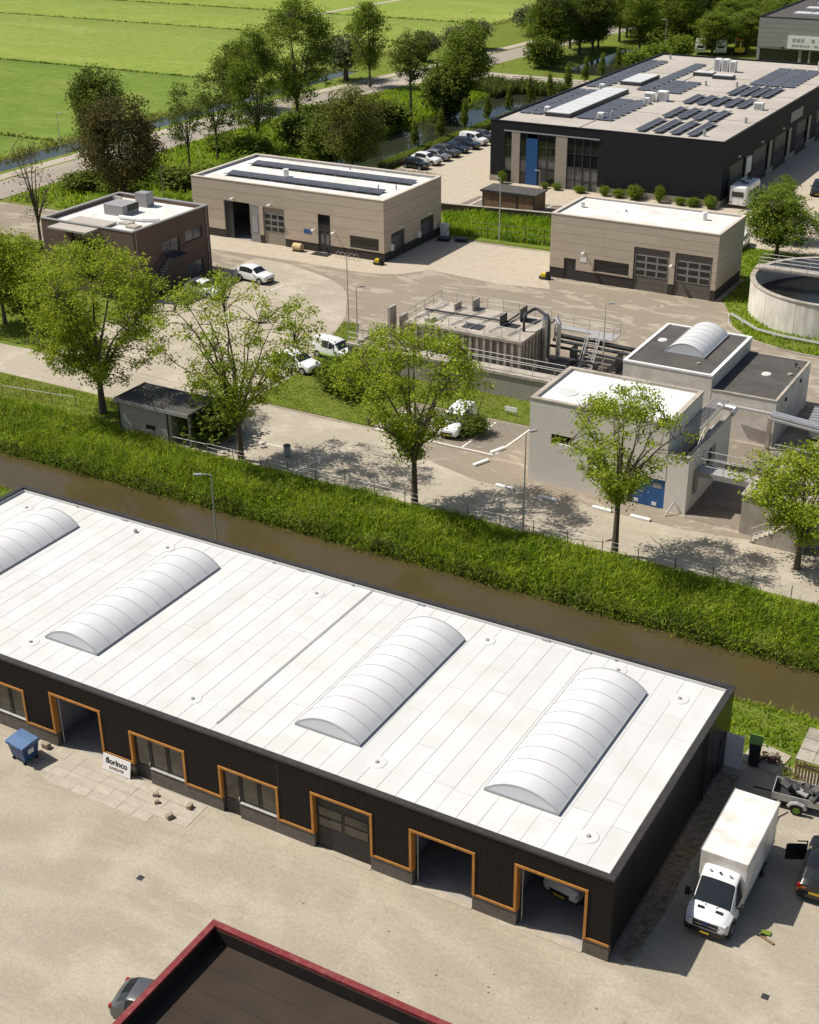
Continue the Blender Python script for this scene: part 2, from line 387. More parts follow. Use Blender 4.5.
# plants
mat('bark', (0.15, 0.115, 0.075), (0.085, 0.066, 0.045), rough=0.95, scale=5, bump=0.6, bscale=15, stretch=(4, 4, 0.8), coords='obj')
mat('bark_pale', (0.16, 0.125, 0.085), (0.10, 0.08, 0.055), rough=0.95, scale=5, coords='obj')
def leafmat(n, c1, c2, isl=0.3, tr=0.42, sc=0.35):
    mat(n, c1, c2, rough=0.65, scale=sc, island=isl, transl=tr, spec=0.06, coords='obj')
leafmat('leaf_fresh', (0.365, 0.43, 0.042), (0.255, 0.335, 0.03))
leafmat('leaf_mid', (0.215, 0.29, 0.036), (0.14, 0.205, 0.025))
leafmat('leaf_dark', (0.15, 0.20, 0.032), (0.098, 0.142, 0.023), tr=0.38)
leafmat('leaf_light', (0.25, 0.325, 0.038), (0.165, 0.235, 0.027))
leafmat('leaf_olive', (0.20, 0.205, 0.045), (0.13, 0.15, 0.032), tr=0.35)
leafmat('leaf_brown', (0.155, 0.125, 0.042), (0.088, 0.098, 0.03), tr=0.35)
leafmat('leaf_willow', (0.18, 0.205, 0.10), (0.13, 0.16, 0.07), tr=0.3)
leafmat('leaf_cone', (0.17, 0.225, 0.03), (0.115, 0.165, 0.022), tr=0.3)
leafmat('blade_tall', (0.355, 0.465, 0.034), (0.18, 0.30, 0.02), isl=0.35, tr=0.45, sc=0.3)
leafmat('blade_dry', (0.36, 0.35, 0.10), (0.27, 0.29, 0.065), isl=0.35, tr=0.35)
leafmat('blade_lawn', (0.28, 0.335, 0.038), (0.20, 0.265, 0.028), isl=0.3, tr=0.3)
leafmat('reed', (0.15, 0.18, 0.042), (0.10, 0.135, 0.03), isl=0.35, tr=0.3)

def water_mat(name, c, rough, bscale, strength, spec=0.5):
    m = bpy.data.materials.new(name); m.use_nodes = True
    nt = m.node_tree; p = nt.nodes['Principled BSDF']
    p.inputs['Base Color'].default_value = (*c, 1); p.inputs['Roughness'].default_value = rough
    p.inputs['IOR'].default_value = 1.33; p.inputs['Specular IOR Level'].default_value = spec
    g = nd(nt, 'ShaderNodeNewGeometry'); n = nd(nt, 'ShaderNodeTexNoise'); n.inputs['Scale'].default_value = bscale; n.inputs['Detail'].default_value = 3
    b = nd(nt, 'ShaderNodeBump'); b.inputs['Strength'].default_value = strength; b.inputs['Distance'].default_value = 0.05
    n2 = nd(nt, 'ShaderNodeTexNoise'); n2.inputs['Scale'].default_value = 0.25; n2.inputs['Detail'].default_value = 5
    mx = nd(nt, 'ShaderNodeMix', data_type='RGBA')
    mx.inputs[6].default_value = (c[0] * 0.75, c[1] * 0.8, c[2] * 0.8, 1); mx.inputs[7].default_value = (c[0] * 1.25, c[1] * 1.2, c[2] * 1.15, 1)
    nt.links.new(g.outputs['Position'], n.inputs['Vector']); nt.links.new(g.outputs['Position'], n2.inputs['Vector'])
    nt.links.new(n2.outputs['Fac'], mx.inputs[0]); nt.links.new(mx.outputs[2], p.inputs['Base Color'])
    nt.links.new(n.outputs['Fac'], b.inputs['Height']); nt.links.new(b.outputs[0], p.inputs['Normal'])
    MATS[name] = m
    return m
water_mat('canal_water', (0.070, 0.054, 0.024), 0.06, 1.2, 0.10)
water_mat('pond_water', (0.030, 0.034, 0.022), 0.05, 0.6, 0.15)
water_mat('tank_water', (0.012, 0.012, 0.010), 0.15, 2.0, 0.1)

def brick_mat(name, c1, c2, mortar, sx=4.0):
    m = bpy.data.materials.new(name); m.use_nodes = True
    nt = m.node_tree; p = nt.nodes['Principled BSDF']; p.inputs['Roughness'].default_value = 0.9
    g = nd(nt, 'ShaderNodeNewGeometry'); sep = nd(nt, 'ShaderNodeSeparateXYZ'); ad = nd(nt, 'ShaderNodeMath', operation='ADD')
    cb = nd(nt, 'ShaderNodeCombineXYZ'); b = nd(nt, 'ShaderNodeTexBrick')
    nt.links.new(g.outputs['Position'], sep.inputs[0]); nt.links.new(sep.outputs[0], ad.inputs[0]); nt.links.new(sep.outputs[1], ad.inputs[1])
    nt.links.new(ad.outputs[0], cb.inputs[0]); nt.links.new(sep.outputs[2], cb.inputs[1]); nt.links.new(cb.outputs[0], b.inputs['Vector'])
    b.inputs['Scale'].default_value = sx; b.inputs['Color1'].default_value = (*c1, 1); b.inputs['Color2'].default_value = (*c2, 1)
    b.inputs['Mortar'].default_value = (*mortar, 1); b.inputs['Mortar Size'].default_value = 0.02; b.inputs['Brick Width'].default_value = 0.9; b.inputs['Row Height'].default_value = 0.28
    nt.links.new(b.outputs['Color'], p.inputs['Base Color'])
    bp = nd(nt, 'ShaderNodeBump'); bp.inputs['Strength'].default_value = 0.3; bp.inputs['Distance'].default_value = 0.02
    nt.links.new(b.outputs['Fac'], bp.inputs['Height']); bp.invert = True; nt.links.new(bp.outputs[0], p.inputs['Normal'])
    MATS[name] = m
brick_mat('brown_brick', (0.17, 0.10, 0.07), (0.105, 0.073, 0.056), (0.12, 0.10, 0.08))
brick_mat('pale_brick', (0.78, 0.73, 0.66), (0.70, 0.65, 0.58), (0.66, 0.61, 0.54))
brick_mat('grey_brick', (0.36, 0.33, 0.285), (0.30, 0.27, 0.235), (0.28, 0.255, 0.22))
M = MATS

# ================================================================== the setting
CAN_Y = [21.6, 23.0, 23.5, 27.8, 28.3, 29.3, 31.0, 33.2]
CAN_Z = [0.0, -0.85, -1.9, -1.9, -0.95, -0.55, -0.12, 0.0]
def ground_z(x, y):
    z = np.interp(y, CAN_Y, CAN_Z)
    if 122 < y < 252:
        t = min(1, (y - 122) / 3)
        e = 1.0
        if 194 < y < 212: e = 0.0
        elif 192 < y <= 194: e = (194 - y) / 2
        elif 212 <= y < 214: e = (y - 212) / 2
        z = min(z, t * e * float(np.interp(x, [-101, -98.2, -97.6, -88.4, -87.6, -86.4], [0, -0.6, -1.6, -1.6, -0.6, 0])))
    if 20 < y < 198:
        z = min(z, float(np.interp(x, [-141, -139.6, -138.8, -135.8, -135, -133.6], [0, -0.4, -1.0, -1.0, -0.4, 0])))
    if x < -141:
        for yc in (118.0, 176.3, 235.5, 270.8, 330.0):
            z = min(z, float(np.interp(y, [yc - 0.9, yc - 0.4, yc + 0.4, yc + 0.9], [0, -0.55, -0.55, 0])))
    return float(z)
gx = sorted(set([-5000, -2000, -1000, -700, -500, -400, -300, -250, -200, -170, -150, -141.01, -141, -139.6, -138.8, -135.8, -135, -133.6, -120, -110, -101, -98.2, -97.6, -88.4, -87.6, -86.4, -70, -50, -30, -10, 10, 30, 60, 100, 300, 1000, 4000]))
gy = [-3000, -300, -100, -40, 0, 12, 20, 20.01] + CAN_Y + [29.9, 36, 45, 60, 80, 100, 121.9, 122, 125, 150, 170, 191.9, 192, 194, 212, 214, 197.99, 198, 251.99, 252, 270, 330, 400, 560, 700, 1000, 2000, 6000]
for yc in (118.0, 176.3, 235.5, 270.8, 330.0): gy += [yc - 0.9, yc - 0.4, yc + 0.4, yc + 0.9]
gy = sorted(set(gy))
V = [(x, y, ground_z(x, y)) for y in gy for x in gx]
nx = len(gx); F = []; MI = []
for j in range(len(gy) - 1):
    for i in range(nx - 1):
        F.append((j * nx + i, j * nx + i + 1, (j + 1) * nx + i + 1, (j + 1) * nx + i))
        xc, yc = (gx[i] + gx[i + 1]) / 2, (gy[j] + gy[j + 1]) / 2
        MI.append(0 if xc > -141 else (1 if yc > 177 else 2))
me = raw_mesh('ground', V, F, M['grass'])
me.materials.append(M['field']); me.materials.append(M['meadow'])
me.polygons.foreach_set('material_index', MI)
tag(link('ground', me), kind='structure')

def sheet(name, poly, z, m, kind='structure'):
    return tag(MB().sheet(poly, z).build(name, M[m]), kind=kind)
def strip(name, pts, w, z, m):
    """a ribbon of width w along a centre line"""
    L, Rr = [], []
    for i, p in enumerate(pts):
        a = pts[max(0, i - 1)]; b = pts[min(len(pts) - 1, i + 1)]
        d = Vector((b[0] - a[0], b[1] - a[1])).normalized(); n = Vector((-d.y, d.x)) * w / 2
        L.append((p[0] + n.x, p[1] + n.y)); Rr.append((p[0] - n.x, p[1] - n.y))
    mb = MB(); n = len(pts)
    mb.add([(x, y, z) for x, y in L + Rr], [(i, i + 1, n + i + 1, n + i) for i in range(n - 1)])
    return tag(mb.build(name, M[m]), kind='structure')
def smooth_line(pts, n=6):
    out = []
    P = [pts[0]] + list(pts) + [pts[-1]]
    for i in range(1, len(P) - 2):
        for k in range(n):
            t = k / n; a, b, c, d = [np.array(q, float) for q in P[i - 1:i + 3]]
            out.append(tuple(0.5 * (2 * b + (c - a) * t + (2 * a - 5 * b + 4 * c - d) * t * t + (3 * b - a - 3 * c + d) * t ** 3)))
    out.append(tuple(map(float, pts[-1])))
    return out

# waters
tag(MB().sheet([(-900, 22.2), (500, 22.2), (500, 29.0), (-900, 29.0)], -0.95).build('canal_water', M['canal_water']), kind='structure')
tag(MB().sheet([(-100, 122.5), (-86.6, 122.5), (-86.6, 193.6), (-100, 193.6)], -0.5).build('pond_water', M['pond_water']), kind='structure')
tag(MB().sheet([(-100, 212.4), (-86.6, 212.4), (-86.6, 251), (-100, 251)], -0.5).build('pond_water', M['pond_water']), kind='structure')
tag(MB().sheet([(-140.3, 22), (-134.2, 22), (-134.2, 198), (-140.3, 198)], -0.32).build('ditch_water', M['pond_water']), kind='structure')

# foreground yard
sheet('yard', [(-150, -120), (90, -120), (90, 17.6), (9, 17.6), (2.8, 17.2), (-0.4, 17.2), (-0.4, 16.0), (-49.2, 16.0), (-150, 14)], 0.010, 'yard')
# far side
sheet('service_yard', [(-57, 34.4), (90, 34.2), (90, 78), (-11, 77.6), (-20, 84), (-24.6, 90), (-24.6, 98), (-44, 98), (-62, 98), (-62, 86), (-88.5, 86), (-123, 85.4), (-123, 74.0), (-92, 74.0), (-76, 73.8), (-76, 45.8), (-76, 39.6), (-57, 39.6)], 0.008, 'service_asphalt')
sheet('canal_path', [(-57, 34.4), (90, 34.2), (90, 41.0), (-6, 40.6), (-11, 39.9), (-27, 40.0), (-34, 42.0), (-38, 44.3), (-51, 44.6), (-72, 45.6), (-80, 45.2), (-200, 46.5), (-200, 39.4), (-57, 39.6)], 0.014, 'concrete_paving')
curve = smooth_line([(-51, 44.65), (-51.8, 53), (-54.3, 62), (-55.6, 66.6), (-57.1, 69.4), (-60, 74), (-64, 77.2), (-72, 80.0)], 5)
sheet('concrete_apron', curve + [(-76, 80), (-76, 46.0)], 0.013, 'concrete_paving')
sheet('light_apron', [(-88.5, 80.4), (-71, 81.0), (-62, 80.9), (-58.6, 82.0), (-56.0, 85.2), (-47, 84.2), (-41.6, 85.2), (-43.7, 89.2), (-43.7, 97.6), (-61.8, 97.0), (-61.8, 85.6), (-88.5, 85.6)], 0.018, 'light_paving')
sheet('parking_bay_asphalt', [(-38.9, 44.4), (-27.9, 44.4), (-27.4, 50.9), (-38.9, 50.9)], 0.022, 'bay_asphalt')
def line(p, q, w=0.16, z=0.028, n='painted_line'):
    p = Vector((p[0], p[1])); q = Vector((q[0], q[1])); d = (q - p).normalized(); k = Vector((-d.y, d.x)) * w / 2
    return tag(MB().sheet([tuple(p + k), tuple(p - k), tuple(q - k), tuple(q + k)], z).build(n, M['line_paint']), kind='structure')
line((-38.7, 44.75), (-28.0, 44.75)); line((-38.6, 44.9), (-38.1, 50.6)); line((-34.7, 44.9), (-34.4, 50.6)); line((-30.8, 44.9), (-30.7, 50.6)); line((-27.9, 44.9), (-27.6, 50.6))
line((-67.4, 67.3), (-67.4, 73.3)); line((-73.8, 67.3), (-73.8, 73.3)); line((-47.0, 34.8), (-46.3, 37.9)); line((-46.0, 38.0), (-40.5, 38.2)); line((-39.3, 38.2), (-39.9, 34.9))
# dark building's forecourt, parking and side yard
sheet('forecourt', [(-84.2, 117.6), (-67, 108.6), (-36.8, 110.6), (-18, 110), (-18, 235), (-36.6, 235), (-36.6, 126), (-69.4, 126), (-69.4, 196), (-84.2, 196)], 0.010, 'light_paving')
sheet('parking_asphalt', [(-67, 108.9), (-52.5, 110.2), (-52.5, 117.5), (-66.5, 117.5)], 0.017, 'bay_asphalt')
for k in range(4): line((-65.5 + k * 3.2, 112.5), (-65.5 + k * 3.2, 117.3), 0.2)
# roads
strip('main_road', smooth_line([(-125.6, -60), (-125.6, 60), (-125.8, 95), (-125.5, 128), (-124.3, 160), (-121.0, 188), (-117.5, 212), (-115.6, 236), (-113.5, 258), (-106, 310), (-95, 380)]), 7.4, 0.012, 'road')
strip('cycle_path', smooth_line([(-131.0, -60), (-131.0, 60), (-131.2, 95), (-130.9, 128), (-129.7, 160), (-126.6, 188), (-123.2, 212), (-121.3, 236), (-119, 258), (-112, 310)]), 2.4, 0.012, 'pale_path')
strip('bridge_road', smooth_line([(-120, 196), (-113, 201), (-105, 202.6), (-94, 202.4), (-80, 202.4), (-62, 203), (-40, 206), (-20, 206)]), 7.5, 0.020, 'pale_path')
sheet('junction_apron', [(-121, 184), (-115.5, 190), (-109.5, 197), (-104, 199), (-104, 206), (-112, 207), (-114.5, 213), (-120, 214)], 0.016, 'pale_path')
sheet('field_track', [(-193, 256), (-191, 256), (-189, 284), (-184, 330), (-186, 330), (-191, 284)], 0.03, 'pale_path')

# raised lawns across the canal
def lawn(poly, z=0.07):
    return tag(MB().prism(poly, -0.02, z).build('lawn', M['grass']), kind='structure')
LAWNS = [
 [(-51.0, 45.0), (-39.2, 44.9), (-39.2, 51.2), (-24.3, 51.2), (-24.3, 55.9), (-48.4, 55.9), (-50.3, 60.5), (-53.6, 66.2), (-55.2, 66.0), (-53.8, 61.5), (-51.4, 53)],
 [(-79.4, 45.9), (-73.2, 47.0), (-70.5, 49.0), (-76.5, 52.5), (-90, 53), (-120, 56), (-120, 47.6)],
 [(-22.3, 85.9), (-21.2, 83.0), (-19, 80.6), (-16.5, 79.2), (-11.4, 78.2), (10, 77.6), (40, 90), (40, 109), (-18, 109), (-36, 109.6), (-40, 107), (-44, 98.4), (-24.5, 98.4), (-24.4, 90)],
 [(-62, 97.8), (-44, 98.6), (-44, 108.4), (-52, 109.6), (-67, 107.6), (-70, 103)],
 [(-7.0, 51.0), (8, 51.0), (8, 62), (-6.0, 61)],
]
for k, p in enumerate(LAWNS): lawn(p)
# kerb that follows the tank lawn
def kerb(pts, w=0.14, z=0.14, name='kerb'):
    L, Rr = [], []
    for i, p in enumerate(pts):
        a = pts[max(0, i - 1)]; b = pts[min(len(pts) - 1, i + 1)]
        d = Vector((b[0] - a[0], b[1] - a[1])).normalized(); n = Vector((-d.y, d.x)) * w / 2
        L.append((p[0] + n.x, p[1] + n.y)); Rr.append((p[0] - n.x, p[1] - n.y))
    mb = MB(); n = len(pts)
    vs = [(x, y, -0.02) for x, y in L + Rr] + [(x, y, z) for x, y in L + Rr]; fs = []
    for i in range(n - 1):
        fs += [(2 * n + i, 2 * n + i + 1, 3 * n + i + 1, 3 * n + i), (i, i + 1, 2 * n + i + 1, 2 * n + i), (n + i, n + i + 1, 3 * n + i + 1, 3 * n + i)]
    mb.add(vs, fs)
    return tag(mb.build(name, M['concrete']), kind='structure')
kerb(smooth_line([(-22.5, 86.2), (-21.4, 82.9), (-19.1, 80.4), (-16.5, 79.0), (-11.4, 78.0), (10, 77.3)]))

# concrete slabs laid in front of the hall doors
slab_me = MB().box(-0.493, -0.297, 0, 0.493, 0.297, 0.034).mesh('slab', M['slab'])
sp = tag(MB().sheet([(-32.9, -2.75), (-21.2, -2.75), (-21.2, -0.02), (-32.9, -0.02)], 0.016).build('slab_paving', M['yard']), kind='structure')
for i in range(11):
    for j in range(4):
        if (i > 8 and j > 2) or (i < 2 and j > 2): continue
        x, y = -32.0 + i * 1.0 + random.uniform(-.01, .01) + 0.02 * j, -0.42 - j * 0.61
        if x + 0.5 > -21.3: continue
        link('slab', slab_me, sp, (x, y, 0.0 + random.uniform(-0.006, 0.006)), (random.uniform(-.01, .01), random.uniform(-.01, .01), random.uniform(-.012, .012)))
# concrete pad behind the side door, soil strip along the side wall
tag(MB().prism([(0.6, 16.6), (2.6, 16.2), (2.9, 18.1), (0.9, 18.6)], -0.02, 0.06).build('concrete_pad', M['concrete_paving']), kind='structure')
sheet('soil_strip', [(0.03, 0.6), (0.9, 0.4), (1.1, 4), (1.0, 8), (1.15, 12), (1.0, 15.2), (0.03, 15.2)], 0.018, 'soil')
kerb([(1.22, 0.3), (1.22, 15.2)], 0.06, 0.03)

# ================================================================== the long hall in front
X0, X1, Y0, Y1, HH = -49.0, 0.0, 0.0, 16.2, 4.5
hall = thing('workshop_hall', 'long black clad workshop hall with white flat roof and arched skylights beside the canal', 'building', (-24.5, 0, 0))
HO = (-24.5, 0, 0)
# openings in the front wall: (x0, z0, x1, z1)
GATES = [(-31.55, 0.0, -28.3, 3.38), (-15.1, 0.0, -11.95, 3.22), (-9.72, 0.0, -6.6, 3.2), (-4.4, 0.0, -1.2, 3.46)]
UNITS = [(-26.2, 2.80), (-20.55, 2.72), (-37.0, 2.84)]             # left edge of door, top
holes = list(GATES)
for ux, ut in UNITS:
    holes += [(ux, 0.0, ux + 1.05, ut), (ux + 1.05, 0.95, ux + 3.3, ut)]
w = MB(HO)
for a0, z0, a1, z1 in holed((X0, 0.85, X1, HH), holes): w.box(a0, 0.0, z0, a1, 0.28, z1)
w.build('front_wall', M['black_clad'], hall)
w = MB(HO)
for a0, z0, a1, z1 in holed((X0, 0.0, X1, 0.85), holes): MB(HO).box(a0, -0.015, z0, a1, 0.26, z1 - 0.002).build('plinth', M['plinth_grey'], hall)
w = MB(HO)
for i in range(int((X1 - X0) / 0.11)):
    x = X0 + 0.06 + i * 0.11
    for a0, z0, a1, z1 in holed((x, 0.97, x + 0.04, HH - 0.02), [(h[0] - 0.12, h[1], h[2] + 0.12, h[3] + 0.12) for h in holes]):
        if a1 - a0 > 0.03: w.box(a0, -0.014, z0, a1, 0.002, z1)
tag(w.build('cladding_batten', M['black_clad'], hall), kind='stuff')
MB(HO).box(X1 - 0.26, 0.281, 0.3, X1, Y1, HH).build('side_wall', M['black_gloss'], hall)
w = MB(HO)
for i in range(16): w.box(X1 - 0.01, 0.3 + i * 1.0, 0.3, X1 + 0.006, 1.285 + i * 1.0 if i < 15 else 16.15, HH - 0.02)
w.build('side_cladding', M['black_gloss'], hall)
MB(HO).box(X1 - 0.26, 0.27, 0.0, X1 + 0.02, Y1, 0.298).build('side_plinth', M['plinth_grey'], hall)
MB(HO).box(X0, 0.281, 0.0, X0 + 0.26, Y1, HH).build('gable_wall', M['black_clad'], hall)
MB(HO).box(X0 + 0.261, Y1 - 0.26, 0.0, X1 - 0.261, Y1, HH).build('back_wall', M['black_clad'], hall)
# orange trim that runs over the plinth and up round each opening
def trim(parts):
    w = MB(HO)
    for b in parts: w.box(*b)
    return w.build('trim', M['orange_trim'], hall)
edges = sorted([(g[0], g[2], g[3]) for g in GATES] + [(u, u + 3.3, t) for u, t in UNITS])
px = X0
for a, b, t in edges:
    trim([(px, -0.055, 0.852, a - 0.13, 0.02, 0.968)])
    f0, f1 = -0.06, 0.16
    trim([(a - 0.13, f0, 0.853, a, f1, t + 0.12), (a + 0.001, f0, t + 0.001, b - 0.001, f1, t + 0.12), (b, f0, 0.853, b + 0.13, f1, t + 0.12)])
    MB(HO).box(a, 0.0, 0.86, a + 0.03, 0.27, t).build('reveal', M['orange_trim'], hall)
    px = b + 0.13
trim([(px, -0.055, 0.852, X1, 0.02, 0.968)])
# door and window units
for ux, ut in UNITS:
    d = MB(HO)
    for b in [(ux + 0.04, 0.12, 0.03, ux + 0.14, 0.2, ut - 0.02), (ux + 0.92, 0.12, 0.03, ux + 1.02, 0.2, ut - 0.02), (ux + 0.14, 0.12, ut - 0.14, ux + 0.92, 0.2, ut - 0.02), (ux + 0.14, 0.12, 0.03, ux + 0.92, 0.2, 0.9)]: d.box(*b)
    door = d.build('door', M['black_plastic'], hall)
    MB(HO).box(ux + 0.14, 0.15, 0.9, ux + 0.92, 0.17, ut - 0.14).build('pane', M['glass_warm'], door)
    MB(HO).box(ux + 0.94, 0.06, 1.02, ux + 0.99, 0.12, 1.2).build('handle', M['galv'], door)
    for k in range(2):
        a = ux + 1.07 + k * 1.13
        d = MB(HO)
        for b in [(a, 0.1, 0.98, a + 0.09, 0.2, ut - 0.02), (a + 1.0, 0.1, 0.98, a + 1.09, 0.2, ut - 0.02), (a + 0.09, 0.1, ut - 0.11, a + 1.0, 0.2, ut - 0.02), (a + 0.09, 0.1, 0.98, a + 1.0, 0.2, 1.06)]: d.box(*b)
        wi = d.build('window', M['black_plastic'], hall)
        MB(HO).box(a + 0.09, 0.14, 1.06, a + 1.0, 0.16, ut - 0.11).build('pane', M['glass_warm'], wi)
        MB(HO).box(a - 0.01, -0.05, 0.953, a + 1.1, 0.14, 0.979).build('sill', M['galv'], wi)
# sectional gate, closed, in the second gateway; others stand open and show the hall inside
g = GATES[1]
for k in range(5):
    z0 = 0.04 + k * 0.632
    pn = MB(HO).box(g[0] + 0.05, 0.19, z0, g[2] - 0.02, 0.25, z0 + 0.62).build('gate_panel', M['black_plastic'], hall)
    if k in (3, 2):
        for q in range(2):
            a = g[0] + 0.2 + q * 1.45
            MB(HO).box(a, 0.172, z0 + 0.08, a + 1.25, 0.192, z0 + 0.54).build('pane', M['glass_warm'], pn)
for gi, g in enumerate(GATES):
    MB(HO).box(g[0] + 0.02, -0.12, 0.0, g[2] - 0.02, 0.3, 0.035).build('threshold', M['concrete_paving'], hall)
    if gi != 1:
        for q in range(2):
            MB(HO).tube([(g[0] + 0.12 if q == 0 else g[2] - 0.12, 0.33, 0.05), (g[0] + 0.12 if q == 0 else g[2] - 0.12, 0.33, g[3] - 0.2), (g[0] + 0.12 if q == 0 else g[2] - 0.12, 3.2, g[3] - 0.1)], 0.03).build('gate_rail', M['galv'], hall)
        # the raised sectional leaf hangs under the roof
        MB(HO).box(g[0] + 0.15, 0.5, g[3] - 0.12, g[2] - 0.15, 3.4, g[3] - 0.07).build('raised_gate', M['black_plastic'], hall)
MB(HO).box(X0 + 0.27, 0.3, 0.0, X1 - 0.27, Y1 - 0.27, 0.03).build('floor', M['interior_floor'], hall)
for x in (-38.2, -32.3, -27.2, -21.4, -16.0, -10.6, -5.2):
    MB(HO).box(x, 0.3, 0.031, x + 0.12, Y1 - 0.27, 4.2).build('partition', M['interior'], hall)
MB(HO).box(X0 + 0.28, Y1 - 0.33, 0.031, X1 - 0.28, Y1 - 0.275, 4.2).build('lining', M['interior'], hall)
# roof deck, sheets, coping
ZR = 4.34
MB(HO).box(X0 + 0.26, 0.28, 4.215, X1 - 0.26, Y1 - 0.26, ZR).build('roof_deck', M['roof_under'], hall)
SKY = [(-45.5, -41.95), (-34.45, -30.85), (-17.95, -14.3), (-7.5, -3.85)]
SY0, SY1 = 2.95, 13.75
x = X0 + 0.30
while x < X1 - 0.35:
    wd = min(1.04, X1 - 0.30 - x)
    if wd < 0.2: break
    y = 0.30; k = 0
    first = random.uniform(1.5, 8)
    while y < Y1 - 0.32:
        ln = first if k == 0 else 7.5
        y2 = min(y + ln, Y1 - 0.30)
        if Y1 - 0.3 - y2 < 0.6: y2 = Y1 - 0.30
        MB((x - 0, y, 0)).box(x + 0.008, y + 0.008, ZR + 0.001, x + wd - 0.008, y2 - 0.008, ZR + 0.010 + random.uniform(0, 0.008)).build('roof_sheet', M['membrane'], hall, loc=(x - HO[0], y, 0))
        y = y2; k += 1
    x += 1.05
# membrane upstand inside the parapet, then the dark coping
u = MB(HO)
u.box(X0 + 0.262, Y1 - 0.30, ZR, X1 - 0.262, Y1 - 0.262, 4.505); u.box(X0 + 0.262, 0.282, ZR, X0 + 0.30, Y1 - 0.302, 4.505)
u.box(X1 - 0.30, 0.282, ZR, X1 - 0.262, Y1 - 0.302, 4.505); u.box(X0 + 0.302, 0.282, ZR, X1 - 0.302, 0.315, 4.505)
u.build('upstand', M['membrane'], hall)
def coping_run(n, horizontal, a0, a1, b0, b1):
    for k in range(n):
        s, e = a0 + (a1 - a0) * k / n, a0 + (a1 - a0) * (k + 1) / n
        if horizontal: MB(HO).box(s + 0.004, b0, 4.506, e - 0.004, b1, 4.63).build('coping', M['coping_black'], hall)
        else: MB(HO).box(b0, s + 0.004, 4.506, b1, e - 0.004, 4.63).build('coping', M['coping_black'], hall)
coping_run(16, True, X0 - 0.04, X1 + 0.04, -0.05, 0.27)
coping_run(16, True, X0 - 0.04, X1 + 0.04, Y1 - 0.22, Y1 + 0.05)
coping_run(5, False, 0.275, Y1 - 0.225, X1 - 0.29, X1 + 0.05)
coping_run(5, False, 0.275, Y1 - 0.225, X0 - 0.05, X0 + 0.27)
# raised joint across the roof
MB(HO).box(-21.55, 1.2, ZR + 0.02, -21.36, Y1 - 0.32, ZR + 0.045).build('expansion_joint', M['membrane'], hall)
MB(HO).box(-21.50, 1.1, ZR + 0.046, -21.41, Y1 - 0.31, ZR + 0.075).build('joint_cap', M['roof_under'], hall)
# arched skylights: curb, ten panes, ribs, end walls
def arc(x0, x1, z, rise, n, grow=0.0):
    c = (x0 + x1) / 2; hw = (x1 - x0) / 2; Rr = (hw * hw + rise * rise) / (2 * rise); th = math.asin(min(1, hw / Rr))
    return [(c + (Rr + grow) * math.sin(-th + 2 * th * i / n), z + rise - Rr + (Rr + grow) * math.cos(-th + 2 * th * i / n)) for i in range(n + 1)]
def skylight(parent, org, x0, x1, y0, y1, z, rise, npan, hw_half=0):
    s = MB(org)
    s.box(x0 - 0.06, y0 - 0.06, z, x0 + 0.06, y1 + 0.06, z + 0.16); s.box(x1 - 0.06, y0 - 0.06, z, x1 + 0.06, y1 + 0.06, z + 0.16)
    s.box(x0 + 0.061, y0 - 0.06, z, x1 - 0.061, y0 + 0.04, z + 0.16); s.box(x0 + 0.061, y1 - 0.04, z, x1 - 0.061, y1 + 0.06, z + 0.16)
    sk = s.build('skylight', M['rib_grey'], parent)
    A = arc(x0, x1, z + 0.16, rise, 14)
    step = (y1 - y0) / npan
    pane = None
    for k in range(npan):
        ya = y0 + k * step
        if pane is None:
            B = arc(x0, x1, z + 0.16, rise, 14, -0.03)
            prof = A + B[::-1]
            pane = MB((0, 0, 0)).prof_y([(p[0] - x0, p[1] - z) for p in prof], 0.02, step - 0.02).mesh('pane', M['poly'], True)
        link('pane', pane, sk, (x0 - org[0], ya - org[1], z - org[2]))
        if k: 
            B = arc(x0, x1, z + 0.16, rise, 14, 0.025); B2 = arc(x0, x1, z + 0.16, rise, 14, -0.02)
            MB(org).prof_y(B + B2[::-1], ya - 0.02, ya + 0.02).build('rib', M['rib_light'], sk)
    for yy in (y0 - 0.03, y1):
        MB(org).prof_y(A, yy, yy + 0.03).build('end_panel', M['poly_end'], sk)
        B = arc(x0, x1, z + 0.16, rise, 14, 0.03); B2 = arc(x0, x1, z + 0.16, rise, 14, -0.03)
        MB(org).prof_y(B + B2[::-1], yy - 0.012, yy + 0.04).build('rib', M['rib_light'], sk)
    return sk
for a, b in SKY: skylight(hall, HO, a, b, SY0, SY1, ZR, 0.72, 10)
# drains, vents and little fittings
for x, y in [(-34.9, 2.2), (-23.8, 2.2), (-12.9, 2.3), (-2.1, 2.3), (-24.1, 14.1), (-13.2, 14.4), (-5.9, 15.1), (-2.2, 14.2), (-46.8, 14.2), (-35.2, 14.3)]:
    d = MB(HO).cyl(x, y, ZR + 0.02, ZR + 0.04, 0.48, 20, 0.44).build('drain_patch', M['membrane'], hall)
    MB(HO).cyl(x, y, ZR + 0.04, ZR + 0.11, 0.12, 10, 0.08).build('drain_grate', M['rib_grey'], d)
MB(HO).cyl(-38.3, 15.0, ZR + 0.02, ZR + 0.22, 0.12, 10).build('vent', M['rib_grey'], hall)
for x in (-44.0, -40.2, -28.4, -26.6, -22.8, -18.4, -10.6, -8.7, -8.2, -6.4):
    MB(HO).box(x, Y1 - 0.37, ZR + 0.03, x + random.choice((0.12, 0.45)), Y1 - 0.301, ZR + 0.12).build('overflow', M['rib_grey'], hall)
